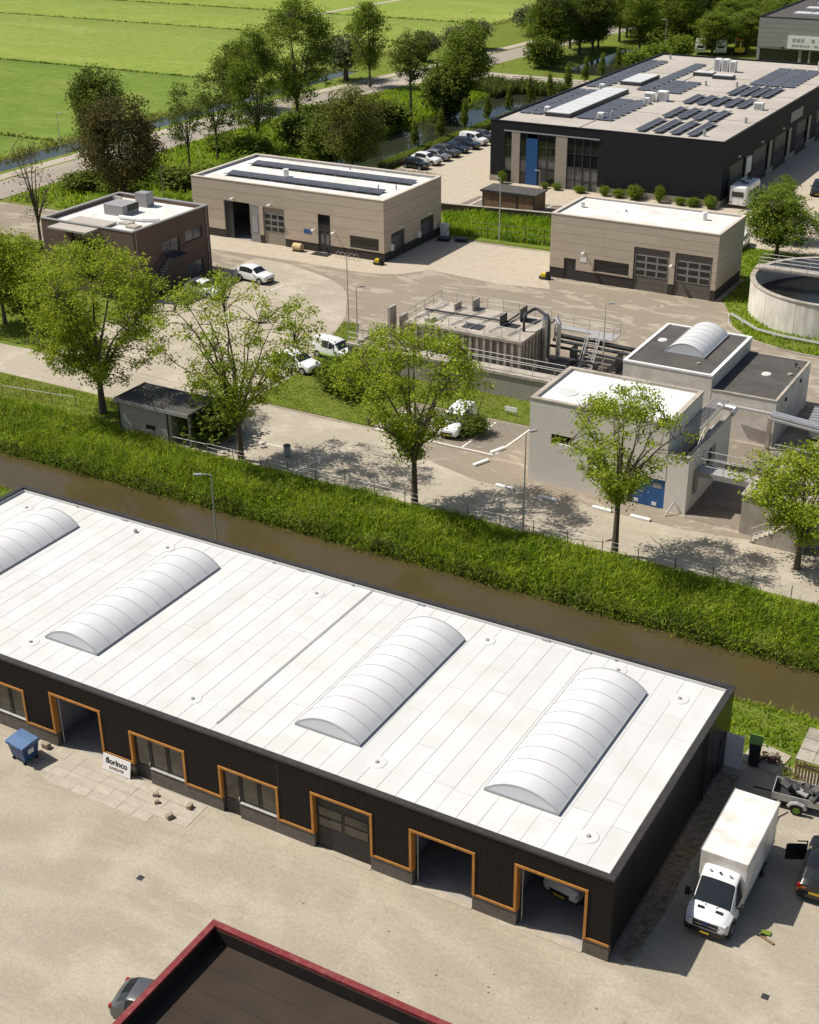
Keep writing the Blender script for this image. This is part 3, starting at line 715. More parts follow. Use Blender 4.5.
# service door in the side wall, standing open
dr = MB(HO).box(0.03, 15.62, 0.1, 0.95, 15.68, 2.15).build('side_door', M['white_paint'], hall)
MB(HO).box(0.80, 15.57, 1.0, 0.92, 15.62, 1.06).build('handle', M['galv'], dr)
MB(HO).box(0.002, 14.6, 0.1, 0.035, 15.6, 2.2).build('side_doorway', M['black_plastic'], hall)
MB(HO).tube([(0.09, 12.0, 0.3), (0.09, 12.0, 4.4)], 0.05, 8).build('downpipe', M['black_plastic'], hall)

# ================================================================== tan panel buildings
def panel_wall_y(parent, org, y, x0, x1, z0, z1, bands, holes, m, cols, th=0.12, name='wall_panel', outward=-1):
    """separate sandwich panels on a wall that faces -y"""
    bz = [z0 + (z1 - z0) * k / bands for k in range(bands + 1)]
    bx = [x0 + (x1 - x0) * k / cols for k in range(cols + 1)]
    for r in range(bands):
        for c in range(cols):
            rs = holed((bx[c] + 0.006, bz[r] + 0.012, bx[c + 1] - 0.006, bz[r + 1] - 0.012), holes)
            if not rs: continue
            for a0, q0, a1, q1 in rs: MB(org).box(a0, y, q0, a1, y + th, q1).build(name, m, parent)
def panel_wall_x(parent, org, x, y0, y1, z0, z1, bands, holes, m, cols, th=0.12, name='wall_panel'):
    bz = [z0 + (z1 - z0) * k / bands for k in range(bands + 1)]
    by = [y0 + (y1 - y0) * k / cols for k in range(cols + 1)]
    for r in range(bands):
        for c in range(cols):
            rs = holed((by[c] + 0.006, bz[r] + 0.012, by[c + 1] - 0.006, bz[r + 1] - 0.012), holes)
            if not rs: continue
            for a0, q0, a1, q1 in rs: MB(org).box(x - th, a0, q0, x, a1, q1).build(name, m, parent)
def shell(parent, org, x0, x1, y0, y1, h, m, inset=0.13, hy=(), hx=(), t=0.2):
    """inner walls behind the panels, with openings in the front (hy) and the +x side (hx)"""
    w = MB(org)
    for a0, z0, a1, z1 in holed((x0 + inset, 0, x1 - inset, h), hy): w.box(a0, y0 + inset, z0, a1, y0 + inset + t, z1)
    for a0, z0, a1, z1 in holed((y0 + inset + t + 0.001, 0, y1 - inset, h), hx): w.box(x1 - inset - t, a0, z0, x1 - inset, a1, z1)
    w.box(x0 + inset, y0 + inset + t + 0.001, 0, x0 + inset + t, y1 - inset, h)
    w.box(x0 + inset + t + 0.001, y1 - inset - t, 0, x1 - inset - t - 0.001, y1 - inset, h)
    return w.build('inner_wall', m, parent)
def rim(parent, org, x0, x1, y0, y1, z0, z1, wdt, m, name='coping', out=0.04):
    for b in [(x0 - out, y0 - out, x1 + out, y0 + wdt), (x0 - out, y1 - wdt, x1 + out, y1 + out), (x0 - out, y0 + wdt + 0.002, x0 + wdt, y1 - wdt - 0.002), (x1 - wdt, y0 + wdt + 0.002, x1 + out, y1 - wdt - 0.002)]:
        MB(org).box(b[0], b[1], z0, b[2], b[3], z1).build(name, m, parent)
def sectional_door(parent, org, x0, x1, y, z1, m='plinth_grey', n=5, glass=(2, 3), cols=3):
    """door leaf facing -y, made of stacked panels with glazed rows"""
    h = (z1 - 0.03) / n
    for k in range(n):
        z = 0.03 + k * h
        pn = MB(org).box(x0 + 0.03, y, z + 0.006, x1 - 0.03, y + 0.06, z + h - 0.006).build('door_panel', M[m], parent)
        if k in glass:
            fr = MB(org); g = (x1 - x0 - 0.24) / cols
            for q in range(cols):
                a = x0 + 0.12 + q * g
                MB(org).box(a + 0.09, y - 0.035, z + 0.11, a + g - 0.09, y - 0.012, z + h - 0.11).build('pane', M['glass_dark'], pn)
                fr.box(a + 0.01, y - 0.03, z + 0.02, a + 0.09, y - 0.001, z + h - 0.02); fr.box(a + g - 0.09, y - 0.03, z + 0.02, a + g - 0.012, y - 0.001, z + h - 0.02)
                fr.box(a + 0.092, y - 0.03, z + 0.02, a + g - 0.092, y - 0.001, z + 0.11); fr.box(a + 0.092, y - 0.03, z + h - 0.11, a + g - 0.092, y - 0.001, z + h - 0.02)
            fr.build('glazing_frame', M['light_grey_clad'], pn)
def wall_lamp(parent, org, x, y, z):
    l = MB(org).box(x - 0.05, y - 0.32, z, x + 0.05, y, z + 0.07).box(x - 0.16, y - 0.62, z - 0.1, x + 0.16, y - 0.32, z + 0.08)
    l.build('wall_lamp', M['white_paint'], parent)
sol_me = MB().box(-0.5, -0.5, 0, 0.5, 0.5, 0.04).mesh('solar_panel', M['solar'])
def solar(parent, org, x, y, z, sx, sy, tilt=0.0, axis='x'):
    rot = (tilt, 0, 0) if axis == 'x' else (0, tilt, 0)
    return link('solar_panel', sol_me, parent, (x - org[0], y - org[1], z - org[2]), rot, (sx, sy, 1))

# ---- larger one
a0, a1, b0, b1, h = -88.7, -62.05, 85.4, 98.7, 6.95
t1 = thing('tan_workshop', 'larger tan panel workshop with two long rows of solar panels on its white roof', 'building', ((a0 + a1) / 2, b0, 0))
O = ((a0 + a1) / 2, b0, 0)
H1 = [(-84.1, 0, -80.35, 4.5), (-80.3, 0, -79.0, 4.35), (-78.5, 0, -75.45, 4.4), (-70.85, 0, -69.15, 4.45), (-66.55, 1.15, -62.75, 2.55)]
HX = [(87.0, 0, 90.0, 2.85), (93.7, 0, 96.9, 2.9)]
panel_wall_y(t1, O, b0, a0, a1, 0.97, h - 0.08, 5, H1, M['tan_panel'], 4)
panel_wall_x(t1, O, a1, b0 + 0.125, b1, 0.97, h - 0.08, 5, HX, M['tan_panel'], 2)
panel_wall_x(t1, O, a0 + 0.12, b0 + 0.125, b1, 0.97, h - 0.08, 5, [], M['tan_panel'], 2)
panel_wall_y(t1, O, b1 - 0.12, a0 + 0.125, a1 - 0.125, 0.97, h - 0.08, 5, [], M['tan_panel'], 4)
PLB = [(q[0], b0 + 0.03, q[1], q[2], b0 + 0.125, q[3]) for q in holed((a0, 0, a1, 0.955), H1)] + [(a1 - 0.125, q[0], q[1], a1 - 0.03, q[2], q[3]) for q in holed((b0 + 0.126, 0, b1, 0.955), HX)] + [(a0 + 0.03, b0 + 0.126, 0, a0 + 0.125, b1, 0.955)]
for q in PLB: MB(O).box(*q).build('plinth', M['dark_brick_plinth'], t1)
shell(t1, O, a0, a1, b0, b1, h - 0.1, M['interior'], hy=H1, hx=HX)
MB(O).box(a0 + 0.34, b0 + 0.34, 6.3, a1 - 0.34, b1 - 0.34, 6.62).build('roof', M['white_roof'], t1)
MB(O).box(a0 + 0.35, b0 + 0.14, 0.0, a1 - 0.35, b1 - 0.36, 0.03).build('floor', M['interior_floor'], t1)
rim(t1, O, a0, a1, b0, b1, h - 0.075, h, 0.36, M['tan_coping'])
for k in range(13):
    for q in range(2):
        solar(t1, O, -85.2 + k * 1.66, 88.6 + q * 1.05, 6.80, 1.62, 1.0, 0.16 if q else -0.16)
        solar(t1, O, -85.6 + k * 1.76, 94.3 + q * 1.05, 6.80, 1.72, 1.0, 0.16 if q else -0.16)
MB(O).cyl(-79.0, 91.2, 6.62, 7.5, 0.35, 14).build('roof_vent', M['white_paint'], t1)
for p in ((-66, 90.9), (-74, 97.6), (-64.1, 91.7), (-87.6, 86.4)): MB(O).cyl(p[0], p[1], 6.62, 7.15, 0.09, 8).build('roof_pipe', M['rib_grey'], t1)
# open gateway with a leaf half raised, steel pier, glazed sectional door
op = MB(O).box(-84.05, b0 + 0.2, 0, -82.95, b0 + 0.32, 4.45).build('gateway_frame', M['steel_dark'], t1)
MB(O).box(-80.4, b0 + 0.05, 0, -80.3, b0 + 0.3, 4.45).build('gateway_frame', M['steel_dark'], t1)
MB(O).box(-80.28, b0 + 0.02, 0, -79.02, b0 + 0.3, 4.33).build('steel_pier', M['light_grey_clad'], t1)
MB(O).box(-80.0, b0 - 0.01, 1.2, -79.3, b0 + 0.019, 3.0).build('vent_panel', M['rib_grey'], t1)
sectional_door(t1, O, -78.5, -75.45, b0 + 0.16, 4.38, 'pilaster', 6, (2, 3, 4), 3)
d = MB(O).box(-70.8, b0 + 0.12, 0.03, -69.2, b0 + 0.2, 2.4).build('entrance_door', M['steel_dark'], t1)
MB(O).box(-70.55, b0 + 0.1, 1.0, -70.1, b0 + 0.119, 2.1).build('pane', M['glass_grey'], d); MB(O).box(-69.85, b0 + 0.1, 1.0, -69.4, b0 + 0.119, 2.1).build('pane', M['glass_grey'], d)
MB(O).box(-70.8, b0 + 0.12, 2.45, -69.2, b0 + 0.2, 4.42).build('transom_pane', M['glass_dark'], t1)
MB(O).box(-66.5, b0 + 0.1, 1.18, -62.8, b0 + 0.16, 2.5).build('strip_window', M['glass_dark'], t1)
MB(O).box(-66.6, b0 - 0.05, 1.10, -62.7, b0 + 0.1, 1.15).build('sill', M['tan_coping'], t1)
MB(O).box(-74.9 + 2.1, b0 - 0.03, 2.0, -74.9 + 3.1, b0 - 0.002, 2.5).build('name_plate', M['blue_door'], t1)
MB(O).box(-71.2, b0 - 1.3, 0.021, -68.9, b0 - 0.1, 0.05).build('door_mat', M['black_rubber'], t1)
for p in ((-82.6, 4.9), (-77.3, 4.75), (-71.3, 2.6), (-68.6, 2.6)): wall_lamp(t1, O, p[0], b0, p[1])
for yy0, yy1, zz in ((87.05, 89.95, 2.8), (93.75, 96.85, 2.85)):
    d = MB(O).box(a1 - 0.2, yy0, 0.03, a1 - 0.13, yy1, zz).build('side_door', M['steel_dark'], t1)
    fr = MB(O)
    for q in range(2):
        for r in range(3):
            MB(O).box(a1 - 0.128, yy0 + 0.2 + r * 0.66, 0.95 + q * 0.72, a1 - 0.105, yy0 + 0.76 + r * 0.66, 1.58 + q * 0.72).build('pane', M['glass_grey'], d)
for p in (86.7, 92.9): MB(O).box(a1 + 0.002, p, 1.0, a1 + 0.25, p + 0.5, 1.7).build('junction_box', M['white_paint'], t1)
for p in (88.6, 95.2): MB(O).box(a1 + 0.002, p, 3.3, a1 + 0.35, p + 0.4, 3.42).build('wall_lamp', M['white_paint'], t1)
# ---- smaller one
a0, a1, b0, b1, h = -43.55, -25.1, 89.2, 97.7, 7.0
t2 = thing('tan_garage', 'smaller tan panel garage with two dark sectional doors and a plain white roof', 'building', ((a0 + a1) / 2, b0, 0))
O = ((a0 + a1) / 2, b0, 0)
H2 = [(-41.9, 0, -40.5, 2.35), (-38.45, 1.35, -34.5, 2.65), (-34.05, 0, -30.15, 4.6), (-29.55, 0, -25.6, 4.55)]
panel_wall_y(t2, O, b0, a0, a1, 1.15, h - 0.08, 6, H2, M['tan_panel'], 3)
panel_wall_x(t2, O, a1, b0 + 0.125, b1, 1.15, h - 0.08, 6, [], M['tan_panel'], 2)
panel_wall_x(t2, O, a0 + 0.12, b0 + 0.125, b1, 1.15, h - 0.08, 6, [], M['tan_panel'], 2)
panel_wall_y(t2, O, b1 - 0.12, a0 + 0.125, a1 - 0.125, 1.15, h - 0.08, 6, [], M['tan_panel'], 3)
PLB = [(q[0], b0 + 0.03, q[1], q[2], b0 + 0.125, q[3]) for q in holed((a0, 0, a1, 1.135), H2)] + [(a1 - 0.125, b0 + 0.126, 0, a1 - 0.03, b1, 1.135), (a0 + 0.03, b0 + 0.126, 0, a0 + 0.125, b1, 1.135)]
for q in PLB: MB(O).box(*q).build('plinth', M['dark_brick_plinth'], t2)
shell(t2, O, a0, a1, b0, b1, h - 0.1, M['interior'], hy=H2)
MB(O).box(a0 + 0.34, b0 + 0.34, 6.4, a1 - 0.34, b1 - 0.34, 6.78).build('roof', M['white_roof'], t2)
rim(t2, O, a0, a1, b0, b1, h - 0.075, h, 0.34, M['tan_coping'])
sectional_door(t2, O, -34.05, -30.15, b0 + 0.14, 4.57, 'plinth_grey', 6, (2, 3, 4), 3)
sectional_door(t2, O, -29.55, -25.6, b0 + 0.14, 4.52, 'plinth_grey', 6, (2, 3, 4), 3)
d = MB(O).box(-41.85, b0 + 0.12, 0.03, -40.55, b0 + 0.2, 2.3).build('entrance_door', M['steel_dark'], t2)
MB(O).box(-41.5, b0 + 0.1, 1.1, -40.9, b0 + 0.119, 2.0).build('pane', M['glass_dark'], d)
MB(O).box(-38.4, b0 + 0.1, 1.38, -34.55, b0 + 0.16, 2.6).build('strip_window', M['glass_dark'], t2)
MB(O).box(-38.5, b0 - 0.05, 1.30, -34.45, b0 + 0.1, 1.35).build('sill', M['tan_coping'], t2)
MB(O).box(-40.0, b0 - 0.03, 2.15, -39.3, b0 - 0.002, 2.6).build('name_plate', M['white_paint'], t2)
wall_lamp(t2, O, -39.6, b0, 3.2); wall_lamp(t2, O, -29.85, b0, 3.2)
MB(O).cyl(-28.6, 94.6, 6.78, 7.6, 0.3, 12).build('roof_vent', M['white_paint'], t2)
MB(O).cyl(-41.9, 93.6, 6.78, 7.4, 0.25, 12).build('roof_vent', M['white_paint'], t2)
MB(O).cyl(-37.0, 94.0, 6.78, 7.0, 0.12, 8).build('roof_pipe', M['rib_grey'], t2)

# ---- brown brick office
a0, a1, b0, b1, h = -89.6, -77.2, 61.2, 73.7, 7.4
o1 = thing('brick_office', 'dark brown brick two storey office with air handling boxes on its white roof', 'building', ((a0 + a1) / 2, b0, 0))
O = ((a0 + a1) / 2, b0, 0)
WX = [(65.7, 3.7, 68.5, 5.2), (69.5, 4.2, 72.4, 5.5), (69.6, 0.4, 72.2, 1.9), (64.0, 0.0, 65.2, 2.3)]
WY = [(-85.6, 3.4, -81.6, 7.0)]
w = MB(O)
for q in holed((a0, 0, a1, h - 0.12), WY): w.box(q[0], b0, q[1], q[2], b0 + 0.3, q[3])
for q in holed((b0 + 0.301, 0, b1, h - 0.12), WX): w.box(a1 - 0.3, q[0], q[1], a1, q[2], q[3])
w.box(a0, b0 + 0.301, 0, a0 + 0.3, b1, h - 0.12); w.box(a0 + 0.301, b1 - 0.3, 0, a1 - 0.301, b1, h - 0.12)
w.build('wall', M['brown_brick'], o1)
MB(O).box(a0 + 0.301, b0 + 0.301, 6.5, a1 - 0.301, b1 - 0.301, 6.9).build('roof', M['white_roof'], o1)
rim(o1, O, a0, a1, b0, b1, h - 0.119, h, 0.34, M['light_grey_clad'])
for k, q in enumerate(WX):
    f = MB(O).box(a1 - 0.2, q[0], q[1], a1 - 0.12, q[2], q[1] + 0.08).box(a1 - 0.2, q[0], q[3] - 0.08, a1 - 0.12, q[2], q[3]).box(a1 - 0.2, q[0], q[1] + 0.081, a1 - 0.12, q[0] + 0.08, q[3] - 0.081).box(a1 - 0.2, q[2] - 0.08, q[1] + 0.081, a1 - 0.12, q[2], q[3] - 0.081).box(a1 - 0.2, (q[0] + q[2]) / 2 - 0.04, q[1] + 0.081, a1 - 0.12, (q[0] + q[2]) / 2 + 0.04, q[3] - 0.081)
    f = f.build('window', M['steel_dark'], o1)
    MB(O).box(a1 - 0.175, q[0] + 0.08, q[1] + 0.08, a1 - 0.15, q[2] - 0.08, q[3] - 0.08).build('pane', M['glass_grey'] if k != 3 else M['glass_dark'], f)
MB(O).box(-85.6, b0 + 0.22, 3.4, -81.6, b0 + 0.28, 6.9).build('tall_window', M['glass_dark'], o1)
MB(O).box(-86.9, b0 - 1.9, 7.02, -81.7, b0 + 0.55 + 2.4, 7.2).build('canopy', M['grey_roof'], o1)
MB(O).box(a0 + 0.32, b1 - 1.6, 6.9, a0 + 1.5, b1 - 1.25, 7.3).build('duct', M['galv'], o1)
f = MB(O).box(-85.8, 66.8, 6.9, -83.2, 69.4, 8.0).build('air_handler', M['light_grey_clad'], o1)
MB(O).box(-83.19, 67.6, 7.3, -83.15, 69.4, 8.0).build('grille', M['black_plastic'], f)
f = MB(O).box(-85.0, 71.0, 6.9, -83.4, 72.2, 8.4).build('air_handler', M['light_grey_clad'], o1)
MB(O).box(-83.39, 71.1, 7.2, -83.35, 72.1, 8.5).build('grille', M['rib_grey'], f)
MB(O).tube([(-83.0, 66.0, 7.15), (-80.0, 66.2, 7.15), (-78.4, 67.0, 7.15)], 0.2, 8).build('duct', M['white_paint'], o1)
for p in ((-81.6, 64.2), (-80.0, 63.4)): MB(O).box(p[0], p[1], 6.9, p[0] + 1.3, p[1] + 1.1, 7.15).build('roof_hatch', M['grey_roof'], o1)
# outside stair on the east wall
st = MB(O)
for s in (0.15, 1.15):
    st.tube([(a1 + s, 63.0 - 1.6, 0.1), (a1 + s, 66.2, 3.6), (a1 + s, 68.4, 3.6)], 0.07, 5)
    st.tube([(a1 + s, 63.0 - 1.6, 1.1), (a1 + s, 66.2, 4.6), (a1 + s, 68.4, 4.6)], 0.035, 5)
    for k in range(6): st.tube([(a1 + s, 61.4 + k * 0.96, 0.1 + k * 0.7), (a1 + s, 61.4 + k * 0.96, 1.1 + k * 0.7)], 0.025, 4)
stp = st.build('stair', M['steel_dark'], o1)
for k in range(17): MB(O).box(a1 + 0.16, 61.4 + k * 0.29, 0.2 + k * 0.205, a1 + 1.14, 61.68 + k * 0.29, 0.235 + k * 0.205).build('tread', M['galv'], stp)
MB(O).box(a1 + 0.1, 66.2, 3.52, a1 + 1.2, 68.4, 3.6).build('landing', M['steel_dark'], o1)
for yy in (61.6, 73.2): MB(O).tube([(a1 + 0.06, yy, 0), (a1 + 0.06, yy, 7.2)], 0.05, 6).build('downpipe', M['rib_grey'], o1)

# ================================================================== large anthracite building
a0, a1, b0, b1, h = -69.3, -36.7, 126.0, 191.5, 8.2
dk = thing('anthracite_building', 'large black business building with many solar panels and long rooflight on its roof', 'building', ((a0 + a1) / 2, b0, 0))
O = ((a0 + a1) / 2, b0, 0)
GL = [(-67.2, 0.0, -53.5, 6.9)]
SD = [(129.0, 0, 135.5, 4.6), (139.0, 0, 146.0, 4.6), (149, 0, 155.5, 4.6), (160, 0, 166, 4.6), (171, 0, 177, 4.6)]
w = MB(O)
for q in holed((a0, 0.8, a1, h - 0.1), GL): w.box(q[0], b0, q[1], q[2], b0 + 0.3, q[3])
w.build('front_wall', M['anthracite'], dk)
w = MB(O)
for q in holed((b0 + 0.301, 0.8, b1, h - 0.1), SD): w.box(a1 - 0.3, q[0], q[1], a1, q[2], q[3])
w.build('side_wall', M['anthracite'], dk)
MB(O).box(a0, b0 + 0.301, 0, a0 + 0.3, b1, h - 0.1).box(a0 + 0.301, b1 - 0.3, 0, a1 - 0.301, b1, h - 0.1).build('back_wall', M['anthracite'], dk)
PLB = [(q[0], b0 - 0.06, q[1], q[2], b0 + 0.29, q[3]) for q in holed((a0 - 0.05, 0, a1 + 0.03, 0.795), GL)] + [(a1 - 0.28, q[0], q[1], a1 + 0.04, q[2], q[3]) for q in holed((b0 + 0.3, 0, b1, 0.795), SD)]
for q in PLB: MB(O).box(*q).build('plinth', M['pilaster'], dk)
for k in range(14):   # cladding joints: recessed courses of wide panels on the blank part
    MB(O).box(-53.3 + k * 1.185, b0 - 0.03, 0.81, -53.3 + k * 1.185 + 1.180, b0 - 0.001, h - 0.12).build('cladding_panel', M['anthracite'], dk)
MB(O).box(a0 + 0.301, b0 + 0.301, 7.5, a1 - 0.301, b1 - 0.301, 7.95).build('roof', M['grey_roof'], dk)
rim(dk, O, a0, a1, b0, b1, h - 0.099, h, 0.32, M['anthracite'])
for y in (141, 151, 160.5, 173): MB(O).box(a0 + 0.4, y, 7.951, a1 - 0.4, y + 0.12, 7.965).build('roof_seam', M['dark_roof'], dk)
MB(O).box(-57.0, 127.0, 7.966, -56.85, 190, 7.98).build('roof_seam', M['dark_roof'], dk)
# glazed front: dark mullions and panes, two brick pilasters, a blue strip
for x0, x1 in ((-66.05, -64.85), (-59.6, -57.95)):
    MB(O).box(x0, b0 - 0.12, 0, x1, b0 + 0.4, 6.85).build('pilaster', M['pilaster'], dk)
MB(O).box(-67.25, b0 - 0.15, 6.86, -53.4, b0 + 0.35, 7.0).build('lintel', M['light_grey_clad'], dk)
MB(O).box(-63.9, b0 - 0.05, 0.05, -62.25, b0 + 0.3, 6.2).build('blue_panel', M['blue_panel'], dk)
def curtain(x0, x1, nx, zs):
    g = MB(O)
    xs = [x0 + (x1 - x0) * k / nx for k in range(nx + 1)]
    for x in xs: g.box(x - 0.06, b0 + 0.04, 0, x + 0.06, b0 + 0.2, 6.85)
    cw = g.build('curtain_wall', M['steel_dark'], dk)
    for i in range(nx):
        for j in range(len(zs) - 1):
            MB(O).box(xs[i] + 0.061, b0 + 0.12, zs[j] + 0.05, xs[i + 1] - 0.061, b0 + 0.15, zs[j + 1] - 0.05).build('pane', M['glass_grey'] if (j in (0, 1, 4) and x0 > -58.5) or (j == 1) else M['glass_dark'], cw)
            if j: MB(O).box(xs[i] + 0.061, b0 + 0.06, zs[j] - 0.05, xs[i + 1] - 0.061, b0 + 0.18, zs[j] + 0.05).build('rail', M['steel_dark'], cw)
curtain(-67.2, -66.06, 1, [0, 1.6, 3.3, 5.0, 6.85]); curtain(-64.84, -63.91, 1, [0, 1.6, 3.3, 5.0, 6.85])
curtain(-62.24, -59.61, 2, [0, 2.4, 3.6, 5.2, 6.85]); curtain(-57.94, -53.5, 4, [0, 1.3, 3.0, 4.8, 6.85])
# side doors, signs
for q in SD:
    dpart = MB(O).box(a1 - 0.26, q[0], 0.03, a1 - 0.2, q[2], 4.55).build('loading_door', M['steel_dark'], dk)
    for k in range(2): MB(O).box(a1 - 0.198, q[0] + 0.6 + k * 2.9, 1.6, a1 - 0.18, q[0] + 2.9 + k * 2.9, 2.6).build('pane', M['glass_dark'], dpart)
    MB(O).box(a1 - 0.1, q[2] + 0.2, 0.8, a1 + 0.06, q[2] + 1.5, 4.6).build('pilaster', M['pilaster'], dk)
MB(O).box(a1 + 0.002, 136.0, 2.2, a1 + 0.08, 138.2, 4.3).build('wall_sign', M['white_paint'], dk)
MB(O).box(a1 + 0.002, 155.9, 5.4, a1 + 0.08, 162.0, 6.8).build('wall_sign', M['light_grey_clad'], dk)
for y in (132, 142, 152): MB(O).box(a1 + 0.002, y, 5.2, a1 + 0.3, y + 0.3, 5.4).build('wall_lamp', M['white_paint'], dk)
# rooflights
def flat_rooflight(x0, x1, y0, y1, n):
    f = MB(O).box(x0 - 0.1, y0 - 0.1, 7.95, x1 + 0.1, y1 + 0.1, 8.45).build('rooflight', M['steel_dark'], dk)
    for k in range(n):
        s = (y1 - y0) / n
        MB(O).box(x0, y0 + k * s + 0.06, 8.451, x1, y0 + (k + 1) * s - 0.06, 8.56).build('pane', M['poly'], f)
flat_rooflight(-64.2, -60.7, 132.6, 154.0, 9); flat_rooflight(-64.3, -61.1, 160.2, 168.0, 3); flat_rooflight(-57.2, -54.2, 173.0, 174.6, 1)
flat_rooflight(-53.6, -50.6, 171.6, 173.2, 1)
# solar fields
def sfield(x0, x1, y0, y1, nx, ny, z=8.12):
    sx, sy = (x1 - x0) / nx, (y1 - y0) / ny
    for i in range(nx):
        for j in range(ny): solar(dk, O, x0 + (i + 0.5) * sx, y0 + (j + 0.5) * sy, z, sx - 0.2, sy - 0.5, 0.06)
sfield(-69.0 + 0.5, -65.0, 132.6, 153.5, 2, 10); sfield(-60.0, -54.6, 132.6, 148.5, 2, 8); sfield(-68.6, -65.2, 156, 184, 2, 14); sfield(-60.6, -58.4, 156.5, 183.5, 1, 13)
sfield(-58.2, -53.4, 156.0, 166.5, 2, 5); sfield(-47.0, -40.0, 168.3, 185, 3, 8)
def sstrips(xs, y0, y1, n=5):
    s = (y1 - y0) / n
    for x in xs:
        for k in range(n):
            solar(dk, O, x, y0 + (k + 0.5) * s, 8.18, 0.62, s - 0.05, 0.25, 'y'); solar(dk, O, x + 0.64, y0 + (k + 0.5) * s, 8.18, 0.62, s - 0.05, -0.25, 'y')
sstrips((-49.2, -46.9, -44.6, -42.3), 128.2, 137.0, 4); sstrips((-49.4, -47.3, -45.2, -43.1), 138.4, 146.0, 4)
sstrips((-50.4, -48.4, -46.4, -44.4, -42.6), 149.2, 156.4, 3); sstrips((-46.9, -45.2, -43.5, -41.9), 158.4, 167.0, 4)
# plant on the roof
def roof_unit(x, y, sx, sy, hz):
    u = MB(O).box(x, y, 7.95, x + sx, y + sy, 7.95 + hz).build('roof_unit', M['white_paint'], dk)
    MB(O).box(x + 0.15, y - 0.03, 8.1, x + sx - 0.15, y - 0.002, 7.95 + hz - 0.15).build('grille', M['rib_grey'], u)
for a in [(-56.2, 148.8, 1.3, 1.3, 1.2), (-54.6, 149.6, 1.4, 1.3, 1.4), (-55.4, 146.6, 0.7, 0.7, 0.9), (-55.8, 178.4, 1.0, 1.4, 1.9), (-54.5, 178.4, 1.0, 1.4, 1.9), (-53.2, 178.4, 0.9, 1.2, 1.7), (-40.4, 149.4, 1.3, 1.0, 1.0), (-57.0, 133.4, 0.8, 0.8, 0.9), (-65.2, 134.2, 0.6, 0.8, 0.9), (-65.2, 153.6, 0.7, 0.9, 1.0), (-41.4, 187.0, 1.0, 1.0, 1.3)]: roof_unit(*a)
for p in ((-56.0, 136.2), (-40.6, 129.5), (-52.5, 165), (-48, 166), (-38.5, 140), (-66.2, 187)): MB(O).cyl(p[0], p[1], 7.95, 8.7, 0.2, 8).build('roof_pipe', M['galv'], dk)
# boundary wall with planter in front of the black building
gw = thing('garden_wall', 'low weathered brick retaining wall between the tall grass and the forecourt', 'wall', (-58, 108.4, 0))
MB((-58, 108.4, 0)).prism([(-68.2, 107.7), (-52.0, 109.9), (-52.0, 110.25), (-68.2, 108.05)], 0, 1.05).build('wall', M['brown_brick'], gw)
MB((-58, 108.4, 0)).prism([(-68.3, 107.62), (-51.9, 109.82), (-51.9, 110.33), (-68.3, 108.13)], 1.052, 1.12).build('coping', M['concrete'], gw)
# bike shelter
bs = thing('bike_shed', 'low wooden bin and bike shed with flat dark roof in front of the glazed corner', 'shed', (-60, 112.6, 0))
O = (-60, 112.6, 0)
for k in range(3):
    x = -63.2 + k * 2.4
    for q in range(8): MB(O).box(x + 0.1 + q * 0.28, 111.75, 0.1, x + 0.36 + q * 0.28, 111.8, 2.2).build('plank', M['wood_slat'], bs)
    MB(O).box(x, 111.7, 0, x + 0.1, 111.85, 2.3).build('post', M['steel_dark'], bs)
MB(O).box(-56.0, 111.7, 0, -55.9, 111.85, 2.3).build('post', M['steel_dark'], bs)
for q in range(9): MB(O).box(-55.96, 111.9 + q * 0.35, 0.1, -55.91, 112.22 + q * 0.35, 2.2).build('plank', M['wood_slat'], bs)
MB(O).box(-63.15, 115.0, 0, -55.95, 115.1, 2.25).box(-63.2, 111.86, 0, -63.1, 114.99, 2.25).build('back_wall', M['steel_dark'], bs)
MB(O).box(-63.4, 111.6, 2.301, -55.75, 115.3, 2.48).build('roof', M['dark_roof'], bs)
MB(O).box(-63.4 - 0.03, 111.55, 2.22, -55.7, 111.6, 2.5).build('fascia', M['steel_dark'], bs)

# ---- light grey hall at the top right and a taller one behind it
a0, a1, b0, b1, h = -66.6, -30.0, 239.0, 275.0, 9.0
gb = thing('grey_hall', 'light grey ribbed hall with a banner sign beyond the black building', 'building', ((a0 + a1) / 2, b0, 0))
O = ((a0 + a1) / 2, b0, 0)
GH = [(-66.0, 0.0, -58.2, 3.2), (-57.6, 0, -56.2, 3.2), (-55.8, 0, -50.2, 3.2), (-49.5, 0, -44, 3.2)]
w = MB(O)
for q in holed((a0, 0, a1, h), GH): w.box(q[0], b0, q[1], q[2], b0 + 0.3, q[3])
w.box(a0, b0 + 0.301, 0, a0 + 0.3, b1, h); w.box(a1 - 0.3, b0 + 0.301, 0, a1, b1, h); w.box(a0 + 0.301, b1 - 0.3, 0, a1 - 0.301, b1, h)
w.build('wall', M['light_grey_clad'], gb)
for k in range(6): MB(O).box(a0 - 0.02, b0 - 0.04, 3.5 + k * 0.9, a1, b0 - 0.001, 3.5 + k * 0.9 + 0.86).build('wall_panel', M['light_grey_clad'], gb)
MB(O).box(a0 + 0.301, b0 + 0.301, h - 0.5, a1 - 0.301, b1 - 0.301, h - 0.1).build('roof', M['dark_roof'], gb)
rim(gb, O, a0, a1, b0, b1, h + 0.001, h + 0.15, 0.3, M['anthracite'])
for k in range(3):
    f = MB(O).box(-62 + 0.2, b0 + 6 + k * 9, h - 0.1, -33, b0 + 9 + k * 9, h + 0.3).build('rooflight', M['rib_grey'], gb)
    for q in range(8): MB(O).box(-61.6 + q * 3.55, b0 + 6.2 + k * 9, h + 0.301, -58.3 + q * 3.55, b0 + 8.8 + k * 9, h + 0.4).build('pane', M['poly'], f)
